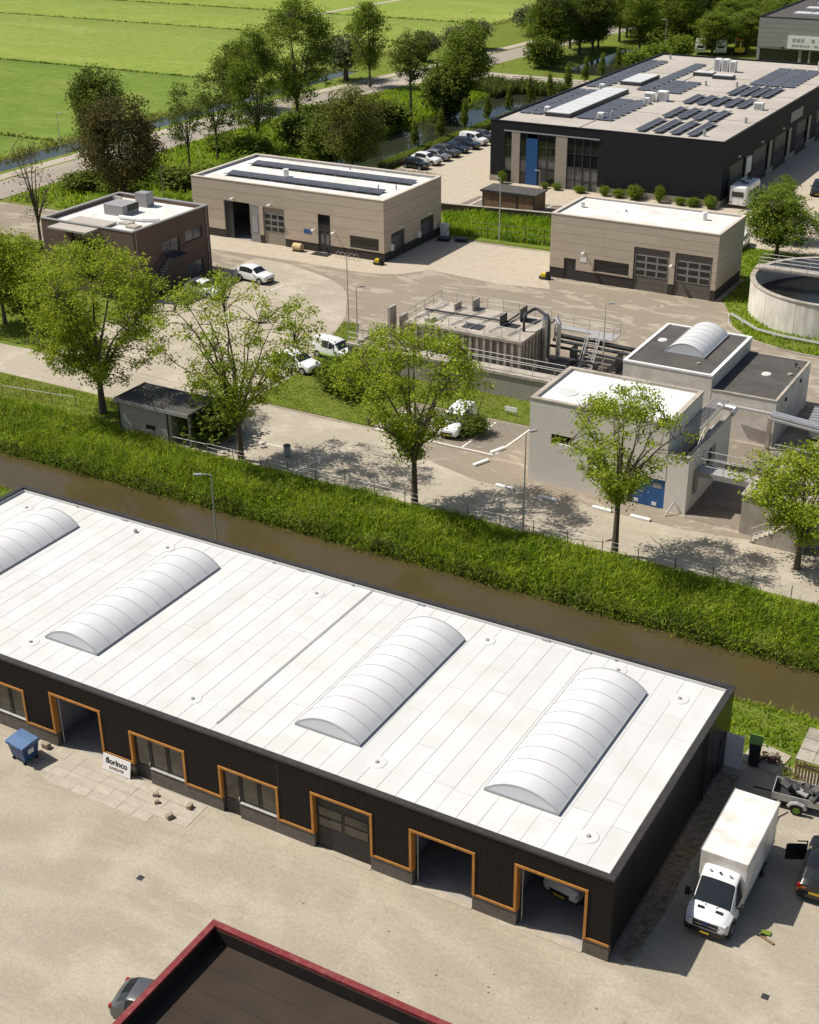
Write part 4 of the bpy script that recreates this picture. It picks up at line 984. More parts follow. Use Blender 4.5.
for q in GH: MB(O).box(q[0], b0 + 0.1, 0.05, q[2], b0 + 0.15, q[3]).build('shop_window', M['glass_dark'], gb)
sg = MB(O).box(-60.5, b0 - 0.35, 3.45, -42, b0 - 0.1, 5.85).build('banner_sign', M['white_paint'], gb)
for r, z in ((0, 4.75), (1, 3.85)):
    k = 0; x = -59.6
    while x < -43.5:
        wd = random.uniform(0.35, 0.7)
        if random.random() > 0.15: MB(O).box(x, b0 - 0.365, z, x + wd, b0 - 0.352, z + (0.65 if r == 0 else 0.42)).build('letter', M['rib_grey'], sg)
        x += wd + 0.2
MB(O).box(-61.6, b0 - 0.9, 3.4, -61.3, b0, 3.7).build('wall_lamp', M['black_plastic'], gb)
a0, a1, b0, b1, h = -61, -20, 282.0, 320.0, 14.0
gb2 = thing('tall_grey_hall', 'taller grey hall at the very top right corner behind the rooflights', 'building', ((a0 + a1) / 2, b0, 0))
O = ((a0 + a1) / 2, b0, 0)
MB(O).box(a0, b0, 0, a1, b1, h).build('wall', M['light_grey_clad'], gb2)
for k in range(8): MB(O).box(a0 + k * 5.1, b0 - 0.05, 0.5, a0 + 5.0 + k * 5.1, b0 - 0.001, h - 0.3).build('wall_panel', M['light_grey_clad'], gb2)
rim(gb2, O, a0, a1, b0, b1, h + 0.001, h + 0.2, 0.4, M['anthracite'])
MB(O).box(a0 + 0.5, b0 + 0.5, h + 0.002, a1 - 0.5, b1 - 0.5, h + 0.1).build('roof', M['grey_roof'], gb2)

# ================================================================== pumping station
# white roofed block on the path
a0, a1, b0, b1, h = -23.75, -13.1, 42.1, 49.2, 6.65
wb = thing('pump_house', 'pale brick pump house with bright white roof and blue double door by the canal path', 'building', ((a0 + a1) / 2, b0, 0))
O = ((a0 + a1) / 2, b0, 0)
BD = [(-15.9, 0, -13.11, 2.3), (-19.1, 2.2, -17.9, 2.95), (-22.0, 3.4, -20.4, 4.1)]
w = MB(O)
for q in holed((a0, 0, a1, h - 0.13), BD): w.box(q[0], b0, q[1], q[2], b0 + 0.3, q[3])
w.box(a0, b0 + 0.301, 0, a0 + 0.3, b1, h - 0.13); w.box(a1 - 0.3, b0 + 0.301, 0, a1, b1, h - 0.13); w.box(a0 + 0.301, b1 - 0.3, 0, a1 - 0.301, b1, h - 0.13)
w.build('wall', M['pale_brick'], wb)
MB(O).box(a0 + 0.301, b0 + 0.301, 5.9, a1 - 0.301, b1 - 0.301, h - 0.2).build('roof', M['bright_membrane'], wb)
rim(wb, O, a0, a1, b0, b1, h - 0.129, h, 0.32, M['concrete'])
for k in range(2):
    x = -15.86 + k * 1.38
    d = MB(O).box(x, b0 + 0.12, 0.03, x + 1.36, b0 + 0.2, 2.27).build('blue_door', M['blue_door'], wb)
    MB(O).box(x + (0.1 if k else 0.85), b0 + 0.1, 1.0, x + (0.2 if k else 1.1), b0 + 0.119, 1.1).build('handle', M['galv'], d)
    MB(O).box(x + 0.45, b0 + 0.105, 0.15, x + 0.8, b0 + 0.119, 0.42).build('notice', M['white_paint'], d)
    if k: MB(O).box(x + 0.45, b0 + 0.105, 1.55, x + 1.1, b0 + 0.119, 1.95).build('notice', M['light_grey_clad'], d)
for q in BD[1:]: MB(O).box(q[0], b0 + 0.15, q[1], q[2], b0 + 0.2, q[3]).build('window', M['glass_dark'], wb)
MB(O).cyl(-21.9, 44.6, h - 0.2, h - 0.15, 0.8, 24, 0.76).build('roof_hatch', M['membrane'], wb)
MB(O).tube([(-19.4, 46.5, h - 0.2), (-19.4, 46.5, h + 0.35), (-19.1, 46.2, h + 0.35)], 0.1, 8).build('roof_pipe', M['white_paint'], wb)
MB(O).box(-16.2, 44.0, h - 0.2, -15.4, 44.8, h + 0.05).build('roof_hatch', M['rib_grey'], wb)
MB(O).tube([(-12.3, b0 - 0.05, 0.9), (-12.6, b0 - 0.9, 0.05)], 0.06, 6).build('drain_pipe', M['rib_grey'], wb)
# lower passage wall on its right, with grating roof
pw = thing('passage_wall', 'lower pale wall with a passage and grating beside the white roofed pump house', 'wall', (-12.3, 42.1, 0))
O = (-12.3, 42.1, 0)
w = MB(O).box(-13.098, 42.12, 0, -11.5, 42.42, 4.3)
for q in holed((42.421, 0, 51.6, 4.3), [(43.4, 0.9, 44.6, 2.9), (46.2, 1.6, 48.2, 3.3)]): w.box(-11.8, q[0], q[1], -11.5, q[2], q[3])
w.build('wall', M['pale_brick'], pw)
MB(O).box(-11.84, 42.08, 4.301, -11.46, 51.65, 4.4).box(-13.09, 42.08, 4.301, -11.845, 42.45, 4.4).build('coping', M['concrete'], pw)
MB(O).box(-13.09, 42.421, 2.6, -11.81, 51.5, 2.75).build('deck', M['steel_dark'], pw)
for k in range(26): MB(O).box(-13.05, 45.6 + k * 0.24, 5.22, -11.9, 45.66 + k * 0.24, 5.27).build('grating_bar', M['galv'], pw)
MB(O).box(-13.05, 45.5, 5.1, -12.98, 51.9, 5.215).box(-11.97, 45.5, 5.1, -11.9, 51.9, 5.215).build('grating_beam', M['galv'], pw)
MB(O).box(-11.79, 46.3, 1.7, -11.75, 48.1, 3.2).build('window', M['glass_dark'], pw)
MB(O).tube([(-12.9, 52.4, 4.4), (-11.4, 52.2, 4.4), (-11.4, 51.2, 4.4)], 0.22, 10).build('pipe', M['pipe_silver'], pw)
MB(O).box(-12.6, 49.6, 2.751, -11.95, 50.6, 3.5).build('motor', M['galv'], pw)
# block with arched skylight
a0, a1, b0, b1, h = -22.2, -14.75, 56.5, 66.8, 5.05
sb = thing('skylight_block', 'pale block with dark roof, white rim and a domed skylight', 'building', ((a0 + a1) / 2, b0, 0))
O = ((a0 + a1) / 2, b0, 0)
MB(O).box(a0, b0, 0, a1, b1, h - 0.15).build('wall', M['pale_wall'], sb)
MB(O).box(a0 + 0.25, b0 + 0.25, h - 0.149, a1 - 0.25, b1 - 0.25, h - 0.08).build('roof', M['dark_roof'], sb)
rim(sb, O, a0, a1, b0, b1, h - 0.149, h, 0.24, M['white_paint'])
skylight(sb, O, -19.9, -16.6, 59.9, 66.0, h - 0.08, 0.85, 6)
MB(O).cyl(-21.1, 62.6, h - 0.08, h, 0.42, 18, 0.36).build('roof_drain', M['membrane'], sb)
MB(O).cyl(-16.6, 58.6, h - 0.08, h + 0.05, 0.16, 10).build('roof_vent', M['concrete'], sb)
# lower dark roofed block
a0, a1, b0, b1, h = -14.74, -9.5, 56.52, 66.4, 3.9
lb = thing('low_block', 'lower pale block with plain dark roof beside the skylight block', 'building', ((a0 + a1) / 2, b0, 0))
O = ((a0 + a1) / 2, b0, 0)
MB(O).box(a0, b0, 0, a1, b1, h - 0.12).build('wall', M['pale_wall'], lb)
MB(O).box(a0 + 0.02, b0 + 0.2, h - 0.119, a1 - 0.2, b1 - 0.2, h - 0.06).build('roof', M['dark_roof'], lb)
for b in [(a0, b0 - 0.03, a1 + 0.03, b0 + 0.19), (a0, b1 - 0.19, a1 + 0.03, b1 + 0.03), (a1 - 0.19, b0 + 0.192, a1 + 0.03, b1 - 0.192)]: MB(O).box(b[0], b[1], h - 0.119, b[2], b[3], h).build('coping', M['concrete'], lb)
MB(O).cyl(-11.9, 61.9, h - 0.06, h + 0.02, 0.42, 18, 0.36).build('roof_drain', M['membrane'], lb)
MB(O).cyl(-10.2, 62.6, h - 0.06, h + 0.07, 0.2, 10).build('roof_vent', M['concrete'], lb)
MB(O).tube([(-10.3, 64.6, h - 0.06), (-10.3, 64.6, h + 0.3), (-10.1, 64.3, h + 0.3)], 0.07, 6).build('roof_pipe', M['black_plastic'], lb)
for p in ((59.0, 3.0), (63.3, 3.1)): MB(O).box(a1 + 0.002, p[0], p[1], a1 + 0.12, p[0] + 0.25, p[1] + 0.25).build('wall_lamp', M['black_plastic'], lb)
# pipe bridge that leaves the low block towards the right
pb = thing('pipe_bridge', 'twin silver pipe bridge leaving the low block to the right edge', 'pipe', (-9.6, 56, 0))
O = (-9.6, 56, 0)
MB(O).tube([(-13.2, 56.1, 3.0), (-9.3, 56.0, 3.0)], 0.12, 8).build('pipe', M['galv'], pb)
for dz, dy in ((0, 0), (0, 0.45)):
    MB(O).tube([(-9.6, 55.6 + dy, 3.1), (6, 52.6 + dy, 3.1)], 0.16, 8).build('pipe', M['pipe_silver'], pb)
MB(O).prism([(-9.6, 55.3), (6, 52.3), (6, 53.3), (-9.6, 56.3)], 2.75, 2.9).build('pipe_tray', M['light_grey_clad'], pb)
for x, y in ((-9.7, 55.9), (-4.2, 54.6), (2.0, 53.4)): MB(O).box(x - 0.14, y - 0.14, 0, x + 0.14, y + 0.14, 2.749 if x < -8 else 4.0).build('post', M['concrete'], pb)
# raised concrete abutment with walkway
ab = thing('concrete_abutment', 'raised concrete basin with railings right of the dark opening', 'structure', (-5, 43, 0))
O = (-5, 43, 0)
MB(O).box(-7.3, 41.3, 0, 6.0, 41.65, 2.9).box(-7.3, 41.651, 0, -6.95, 48.2, 2.9).box(-6.949, 47.85, 0, 6.0, 48.2, 2.9).build('wall', M['concrete'], ab)
MB(O).box(-6.949, 41.651, 2.5, 6.0, 47.849, 2.7).build('deck', M['concrete'], ab)
MB(O).box(-7.4, 41.2, 2.901, 6.0, 41.75, 3.0).box(-7.4, 41.751, 2.901, -6.85, 48.3, 3.0).build('coping', M['concrete'], ab)
for k in range(5): MB(O).box(-6.3, 43.0 + k * 0.5, 2.71, -3.6, 43.12 + k * 0.5, 2.85).build('grate', M['steel_dark'], ab)
def railing(parent, org, pts, hgt=1.05, n_rail=2, step=1.6, m='galv', r=0.03):
    """posts every step metres along a 3D line, rails on top"""
    for i in range(len(pts) - 1):
        a, b = Vector(pts[i]), Vector(pts[i + 1]); d = b - a; n = max(1, round(d.length / step))
        for k in range(n + (1 if i == len(pts) - 2 else 0)):
            p = a + d * k / n
            MB(org).tube([tuple(p), (p.x, p.y, p.z + hgt)], r, 5).build('post', M[m], parent)
    for q in range(n_rail):
        zz = hgt * (q + 1) / n_rail
        MB(org).tube([(p[0], p[1], p[2] + zz) for p in pts], r, 5).build('rail', M[m], parent)
ra = thing('walkway', 'galvanised footbridge with railings over the dark opening', 'walkway', (-9.4, 44.4, 0))
O = (-9.4, 44.4, 0)
MB(O).box(-11.45, 43.6, 2.62, -7.42, 44.9, 2.75).build('deck', M['galv'], ra)
for y in (43.55, 44.9): MB(O).box(-11.45, y, 2.45, -7.42, y + 0.06, 2.85).build('beam', M['light_grey_clad'], ra)
railing(ra, O, [(-11.4, 43.58, 2.85), (-7.5, 43.58, 2.85)]); railing(ra, O, [(-11.4, 44.93, 2.85), (-7.5, 44.93, 2.85)])
railing(ra, O, [(-11.65, 42.9, 2.85), (-11.65, 45.6, 4.4)], 1.0)
rb = thing('basin_railing', 'pale railing along the edge of the raised concrete basin', 'railing', (-5, 41.5, 3))
O = (-5, 41.5, 3)
railing(rb, O, [(-7.2, 43.2, 3.0), (-7.2, 41.4, 3.0), (6, 41.4, 3.0)]); railing(rb, O, [(-7.2, 45.2, 3.0), (-7.2, 48.1, 3.0), (6, 48.1, 3.0)])
ss = thing('concrete_stair', 'concrete stair with rail rising against the basin wall under the right hand tree', 'stairs', (-4.6, 40.6, 0))
O = (-4.6, 40.6, 0)
for k in range(12): MB(O).box(-6.2 + k * 0.3, 40.2, 0, -5.9 + k * 0.3 - 0.002, 41.2, 0.2 + k * 0.2).build('step', M['concrete'], ss)
railing(ss, O, [(-6.1, 40.15, 0.2), (-2.7, 40.15, 2.5)], 1.0)
# inner yard behind the opening; dark asphalt puts its deep shade into the floor colour
sheet('inner_court', [(-11.4, 41.6), (-7.4, 41.6), (-7.4, 50.5), (-9.5, 56.3), (-13, 56.3), (-11.4, 51.8)], 0.02, 'bay_asphalt')
sl = thing('court_stair_rail', 'galvanised stair rail beside the shaded court behind the footbridge', 'railing', (-7.6, 48.5, 0))
railing(sl, (-7.6, 48.5, 0), [(-8.3, 52.5, 0.3), (-7.0, 48.6, 2.9)], 1.0); railing(sl, (-7.6, 48.5, 0), [(-7.8, 52.6, 0.3), (-2, 51.4, 0.3)], 1.0)
# settling tank
tk = thing('settling_tank', 'ribbed grey concrete settling tank with railings and upright slabs on top', 'tank', (-38.5, 59.4, 0))
O = (-38.5, 59.4, 0)
ZT = 3.75
MB(O).box(-44.2, 59.9, 0, -33.0, 66.2, ZT - 0.25).build('wall', M['concrete'], tk)
MB(O).box(-44.45, 59.55, ZT - 0.249, -32.75, 66.5, ZT).build('deck', M['concrete'], tk)
for k in range(17): MB(O).box(-44.15 + k * 0.69, 59.6, 0, -43.9 + k * 0.69, 59.899, ZT - 0.25).build('rib', M['concrete'], tk)
for k in range(9): MB(O).box(-32.999, 60.0 + k * 0.7, 0, -32.8, 60.25 + k * 0.7, ZT - 0.25).build('rib', M['concrete'], tk)
for x, y, s in ((-42.0, 64.4, 0.6), (-40.4, 65.0, 1.0), (-36.2, 62.2, 1.0), (-35.2, 64.3, 1.2)):
    MB(O).box(x, y, ZT + 0.001, x + 0.12, y + 1.3, ZT + s).build('baffle', M['steel_dark'] if x > -38 else M['concrete'], tk)
for x, y in ((-36.0, 62.3), (-35.0, 64.4)): MB(O).box(x, y, ZT + 0.002, x + 1.3, y + 1.2, ZT + 0.06).build('hatch', M['black_plastic'], tk)
MB(O).box(-42.9, 60.4, ZT + 0.001, -42.2, 61.4, ZT + 0.3).build('hatch', M['concrete'], tk)
railing(tk, O, [(-44.3, 59.7, ZT), (-44.3, 66.3, ZT), (-33.0, 66.3, ZT)]); railing(tk, O, [(-40, 59.7, ZT), (-33, 59.7, ZT)], 1.05, 1)
MB(O).cyl(-32.4, 63.9, 0.4, ZT + 0.9, 0.38, 12).build('pump', M['pipe_silver'], tk)
MB(O).cyl(-33.0, 64.9, ZT, ZT + 1.1, 0.3, 12).build('pump', M['galv'], tk)
for k in range(6): MB(O).tube([(-44.0 + k * 1.9, 60.4, ZT + 0.12), (-43.2 + k * 1.9, 65.6, ZT + 0.12)], 0.05, 5).build('conduit', M['galv'], tk)
MB(O).box(-39.2, 60.6, ZT + 0.003, -37.4, 61.8, ZT + 0.08).build('hatch', M['steel_dark'], tk)
MB(O).tube([(-44.2, 63.0, ZT + 0.2), (-36.0, 63.4, ZT + 0.2), (-36.0, 65.8, ZT + 0.2)], 0.09, 6).build('pipe', M['steel_dark'], tk)
MB(O).tube([(-33.8, 62.2, ZT), (-33.8, 62.2, ZT + 1.3), (-33.8, 62.4, ZT + 1.55), (-33.7, 64.0, ZT + 1.55), (-33.4, 64.1, ZT + 1.55), (-31.8, 62.8, ZT + 1.55), (-31.6, 62.6, ZT + 1.3), (-31.6, 62.6, 1.6), (-31.2, 62.7, 1.3), (-29.6, 63.4, 1.3)], 0.14, 8).build('pipe', M['steel_dark'], tk)
MB(O).tube([(-31.7, 64.4, ZT + 0.9), (-31.2, 64.0, ZT + 0.6), (-31.2, 63.9, 1.4)], 0.22, 8).build('pipe', M['pipe_silver'], tk)
for k in range(5): MB(O).tube([(-32.6 + k * 0.35, 63.6 + 0.3 * (k % 2), ZT - 1), (-32.6 + k * 0.35, 63.6 + 0.3 * (k % 2), ZT + 0.6 + 0.2 * (k % 3))], 0.07, 6).build('valve', M['galv'], tk)
# pipes and platform right of it
pl = thing('pipe_platform', 'dark pipes on stands with a railed platform and steel steps behind the pump house', 'platform', (-27, 64, 0))
O = (-27, 64, 0)
for z, y, r in ((2.0, 66.0, 0.16), (2.35, 66.5, 0.2), (1.6, 65.5, 0.14), (2.0, 67.0, 0.12)):
    MB(O).tube([(-32.6, y, z), (-22.3, y - 0.6, z)], r, 8).build('pipe', M['steel_dark'], pl)
MB(O).tube([(-31.0, 63.5, 1.4), (-28.0, 63.6, 1.4), (-27.4, 63.9, 1.0), (-27.4, 64.0, 0.0)], 0.13, 8).build('pipe', M['steel_dark'], pl)
for x in (-30.6, -29.6, -26.2, -24): MB(O).box(x, 65.2, 0, x + 0.12, 66.8, 1.75).build('stand', M['steel_dark'], pl)
MB(O).box(-29.3, 66.0, 2.7, -26.9, 68.0, 2.8).build('deck', M['galv'], pl)
railing(pl, O, [(-33.0, 67.9, 2.8), (-26.9, 67.9, 2.8), (-26.9, 66.1, 2.8)], 1.05)
MB(O).box(-33.0, 67.0, 2.7, -29.31, 68.0, 2.8).build('gangway', M['galv'], pl)
for x in (-29.2, -28.1):
    MB(O).tube([(x, 66.0, 2.8), (x, 64.0, 0.0)], 0.08, 5).build('stringer', M['galv'], pl)
    MB(O).tube([(x, 66.0, 3.8), (x, 64.0, 1.0), (x, 64.0, 0)], 0.045, 5).build('rail', M['galv'], pl)
for k in range(10): MB(O).box(-29.2, 64.1 + k * 0.2, 0.2 + k * 0.27, -28.1, 64.32 + k * 0.2, 0.24 + k * 0.27).build('tread', M['galv'], pl)
# low wall in front of the tank, with railing
lw = thing('retaining_wall', 'long low concrete wall with pale pipe railing in front of the settling tank', 'wall', (-36, 56.2, 0))
O = (-36, 56.2, 0)
for k in range(12): MB(O).box(-48.4 + k * 2.05, 56.0, 0, -46.37 + k * 2.05, 56.4, 1.95).build('wall_segment', M['grey_brick'], lw)
MB(O).box(-48.55, 55.9, 1.951, -23.9, 56.5, 2.2).build('coping', M['concrete'], lw)
MB(O).box(-48.4, 56.401, 0, -48.0, 62.5, 1.95).build('return_wall', M['grey_brick'], lw)
railing(lw, O, [(-48.4, 56.2, 2.2), (-24.0, 56.2, 2.2)], 0.95, 2, 2.0); railing(lw, O, [(-48.3, 58.4, 2.0), (-28.0, 58.4, 2.0)], 0.8, 2, 3.0)
MB(O).box(-48.0, 56.401, 1.5, -24.0, 58.5, 1.7).build('gutter_deck', M['concrete'], lw)
up = thing('concrete_uprights', 'pair of upright dark concrete slabs left of the settling tank', 'wall', (-46.4, 61, 0))
MB((-46.4, 61, 0)).box(-47.0, 60.8, 0, -46.75, 62.0, 4.3).build('slab', M['concrete'], up); MB((-46.4, 61, 0)).box(-46.1, 61.4, 0, -45.85, 62.6, 3.5).build('slab', M['concrete'], up)
# round tank
cx, cy, rr, hz = -13.4, 91.0, 8.35, 3.3
rt = thing('round_tank', 'large round pale concrete clarifier tank with a railed bridge across it', 'tank', (cx, cy, 0))
n = 56; seg = 14
for s in range(seg):
    w = MB((cx, cy, 0)); k0 = s * n // seg; k1 = (s + 1) * n // seg
    vs = []; m_ = k1 - k0 + 1
    for rad, z in ((rr, 0), (rr, hz), (rr - 0.35, hz), (rr - 0.35, 0)):
        for k in range(k0, k1 + 1):
            t = 2 * math.pi * k / n + (0.0025 if k == k0 else (-0.0025 if k == k1 else 0)); vs.append((cx + rad * math.cos(t), cy + rad * math.sin(t), z))
    fs = []
    for q in range(4):
        for k in range(m_ - 1): fs.append((q * m_ + k, q * m_ + k + 1, ((q + 1) % 4) * m_ + k + 1, ((q + 1) % 4) * m_ + k))
    w.add(vs, fs + [(0, m_, 2 * m_, 3 * m_), (m_ - 1, 2 * m_ - 1, 3 * m_ - 1, 4 * m_ - 1)])
    w.build('wall_segment', M['tank_concrete'], rt)
w = MB((cx, cy, 0)); vs = []; fs = []
for rad, z in ((rr + 0.08, hz + 0.001), (rr + 0.08, hz + 0.12), (rr - 0.42, hz + 0.12), (rr - 0.42, hz + 0.001)):
    for k in range(n): vs.append((cx + rad * math.cos(2 * math.pi * k / n), cy + rad * math.sin(2 * math.pi * k / n), z))
for q in range(4):
    for k in range(n): fs.append((q * n + k, q * n + (k + 1) % n, ((q + 1) % 4) * n + (k + 1) % n, ((q + 1) % 4) * n + k))
w.add(vs, fs).build('rim', M['concrete'], rt)
MB((cx, cy, 0)).cyl(cx, cy, 1.2, 1.5, rr - 0.36, 48).build('water', M['tank_water'], rt)
d = Vector((0.99, 0.02)).normalized(); pnt = lambda s, t: (cx + d.x * s - d.y * t, cy + 0.9 + d.y * s + d.x * t)
P4 = [pnt(-8.4, -0.7), pnt(8.4, -0.7), pnt(8.4, 0.7), pnt(-8.4, 0.7)]
MB((cx, cy, 0)).prism(P4, hz + 0.125, hz + 0.35).build('bridge', M['concrete'], rt)
for t in (-0.65, 0.65): railing(rt, (cx, cy, 0), [(*pnt(-8.0, t), hz + 0.35), (*pnt(8.0, t), hz + 0.35)], 1.1, 3, 1.6)
MB((cx, cy, 0)).box(cx - 0.6, cy + 0.5, hz + 0.351, cx + 0.4, cy + 1.3, hz + 1.0).build('motor', M['galv'], rt)
for k in range(4): MB((cx, cy, 0)).box(cx - 8.22, cy - 2.1 + 0.25 * k, 2.4, cx - 8.0, cy - 1.95 + 0.25 * k, 2.7).build('marking', M['black_plastic'], rt)
tp = thing('tank_pipes', 'pair of pale pipes lying along the grass edge below the round tank', 'pipe', (-17, 81.5, 0))
for dy in (0, 0.35): MB((-17, 81.5, 0)).tube([(-22.1, 85.3 + dy, 0.35), (-18.4, 81.9 + dy, 0.35), (-15.6, 81.2 + dy, 0.35), (-6, 80.4 + dy, 0.35)], 0.065, 7).build('pipe', M['galv'], tp)
for x, y in ((-20.2, 83.6), (-16.5, 81.4), (-12, 81.0)): MB((-17, 81.5, 0)).box(x - 0.3, y - 0.1, 0.05, x + 0.3, y + 0.5, 0.24).build('stand', M['concrete'], tp)
# garden shed by the canal
a0, a1, b0, b1 = -56.6, -51.3, 34.4, 37.9
sh = thing('brick_shed', 'small pale brick shed with flat dark felt roof between two trees at the canal', 'shed', ((a0 + a1) / 2, b0, 0))
O = ((a0 + a1) / 2, b0, 0)
w = MB(O)
for q in holed((a0, 0, a1, 2.75), [(-54.0, 0.75, -53.0, 1.2)]): w.box(q[0], b0, q[1], q[2], b0 + 0.2, q[3])
w.box(a0, b0 + 0.201, 0, a0 + 0.2, b1, 2.75); w.box(a0 + 0.201, b1 - 0.2, 0, a1 + 1.8, b1, 2.75); w.box(a1 - 0.2, b0 + 0.201, 0, a1, b1 - 0.201, 2.75)
w.build('wall', M['grey_brick'], sh)
MB(O).box(a0 - 0.25, b0 - 0.25, 2.75, a1 + 1.9, b1 + 0.2, 2.95).build('roof', M['dark_roof'], sh)
MB(O).box(a0 - 0.3, b0 - 0.3, 2.70, a1 + 1.95, b0 - 0.252, 3.0).box(a0 - 0.3, b0 - 0.251, 2.70, a0 - 0.252, b1 + 0.25, 3.0).build('fascia', M['light_grey_clad'], sh)
for x in (a0 - 0.02, a1 - 0.35): MB(O).tube([(x, b0 - 0.06, 0), (x, b0 - 0.06, 2.7)], 0.05, 6).build('downpipe', M['black_plastic'], sh)
MB(O).box(-53.95, b0 + 0.08, 0.78, -53.05, b0 + 0.12, 1.17).build('vent', M['black_plastic'], sh)
MB(O).box(a1 + 1.6, b0 + 0.1, 0, a1 + 1.8, b0 + 0.3, 2.75).build('post', M['grey_brick'], sh)
# red rimmed roof at the bottom edge
a0, b1 = -12.25, -11.1
rr_ = thing('red_rim_building', 'building at the bottom edge with red rimmed parapet round a sunken brown roof', 'building', (-3, -11.5, 0))
O = (-3, -11.5, 0)
MB(O).box(a0 + 0.05, -40, 0, a0 + 0.3, b1 - 0.05, 5.9).box(a0 + 0.301, b1 - 0.3, 0, 25, b1 - 0.05, 5.9).build('wall', M['brown_brick'], rr_)
MB(O).box(a0 + 0.03, -40, 5.901, a0 + 0.30, b1 - 0.03, 6.05).build('rim', M['red_rim'], rr_)
MB(O).box(a0 + 0.302, b1 - 0.30, 5.901, 25, b1 - 0.03, 6.05).build('rim', M['red_rim'], rr_)
MB(O).box(a0 + 0.301, -40, 4.9, 25, b1 - 0.301, 5.25).build('roof', M['red_roof_felt'], rr_)
for k in range(8): MB(O).box(a0 + 0.36, b1 - 1.5 - k * 1.1, 5.251, 25, b1 - 1.44 - k * 1.1, 5.268).build('felt_lap', M['red_roof_felt'], rr_)
MB(O).box(a0 + 0.302, -39, 5.251, a0 + 0.33, b1 - 0.335, 5.895).box(a0 + 0.335, b1 - 0.33, 5.251, 24, b1 - 0.303, 5.895).build('upstand', M['black_clad'], rr_)

# ================================================================== vehicles
SHAPES = {  # t along the length, underside, belt line, roof line, width factor, roof width factor
 'suv':   (4.5, 1.84, [(0, .42, .68, .74, .80, .9), (.025, .32, .82, .88, .92, .9), (.10, .25, .92, .98, .98, .9), (.27, .25, 1.0, 1.07, 1.0, .88), (.42, .25, 1.03, 1.56, 1.0, .72), (.58, .25, 1.05, 1.66, 1.0, .72), (.80, .25, 1.06, 1.62, .99, .72), (.94, .28, 1.06, 1.22, .97, .80), (.98, .32, .98, 1.08, .94, .85), (1, .45, .75, .82, .85, .9)], (.27, .42), (.80, .94), 0.36),
 'hatch': (4.1, 1.75, [(0, .40, .62, .68, .80, .9), (.03, .28, .74, .80, .92, .9), (.12, .22, .83, .89, .98, .9), (.28, .22, .92, .97, 1.0, .88), (.43, .22, .95, 1.38, 1.0, .72), (.58, .22, .97, 1.47, 1.0, .72), (.80, .22, .98, 1.42, .99, .72), (.94, .25, .98, 1.10, .97, .80), (.98, .3, .9, 1.0, .94, .85), (1, .42, .68, .75, .85, .9)], (.28, .43), (.80, .94), 0.32),
 'van':   (4.5, 1.80, [(0, .42, .70, .76, .80, .9), (.025, .30, .86, .92, .92, .9), (.09, .25, .98, 1.04, .98, .9), (.21, .25, 1.06, 1.14, 1.0, .88), (.35, .25, 1.09, 1.70, 1.0, .80), (.50, .25, 1.10, 1.82, 1.0, .80), (.85, .25, 1.11, 1.82, 1.0, .80), (.965, .28, 1.10, 1.74, .99, .80), (.99, .32, 1.06, 1.14, .97, .9), (1, .45, .78, .84, .92, .95)], (.21, .35), (.965, .99), 0.33),
}
def loft(rings):
    n = len(rings[0]); vs = [p for r in rings for p in r]; fs = []
    for i in range(len(rings) - 1):
        for k in range(n): fs.append((i * n + k, i * n + (k + 1) % n, (i + 1) * n + (k + 1) % n, (i + 1) * n + k))
    fs += [tuple(range(n - 1, -1, -1)), tuple(range((len(rings) - 1) * n, len(rings) * n))]
    return vs, fs
def lerp_st(st, t):
    for a, b in zip(st, st[1:]):
        if a[0] <= t <= b[0]:
            k = (t - a[0]) / (b[0] - a[0]); return tuple(a[i] + (b[i] - a[i]) * k for i in range(6))
def wheel(parent, x, y, r, side, wd=0.21):
    me = MB((x, y, r)).disc_x(x - wd / 2, x + wd / 2, y, r, r).mesh('wheel', M['black_rubber'], False, 0.0)
    w = link('wheel', me, parent, (x, y, r))
    f = MB((x, y, r)).disc_x(x + side * wd / 2, x + side * (wd / 2 + 0.012), y, r, r * 0.66, 14)
    rm = f.build('rim', M['rim_alu'], w)
    return w
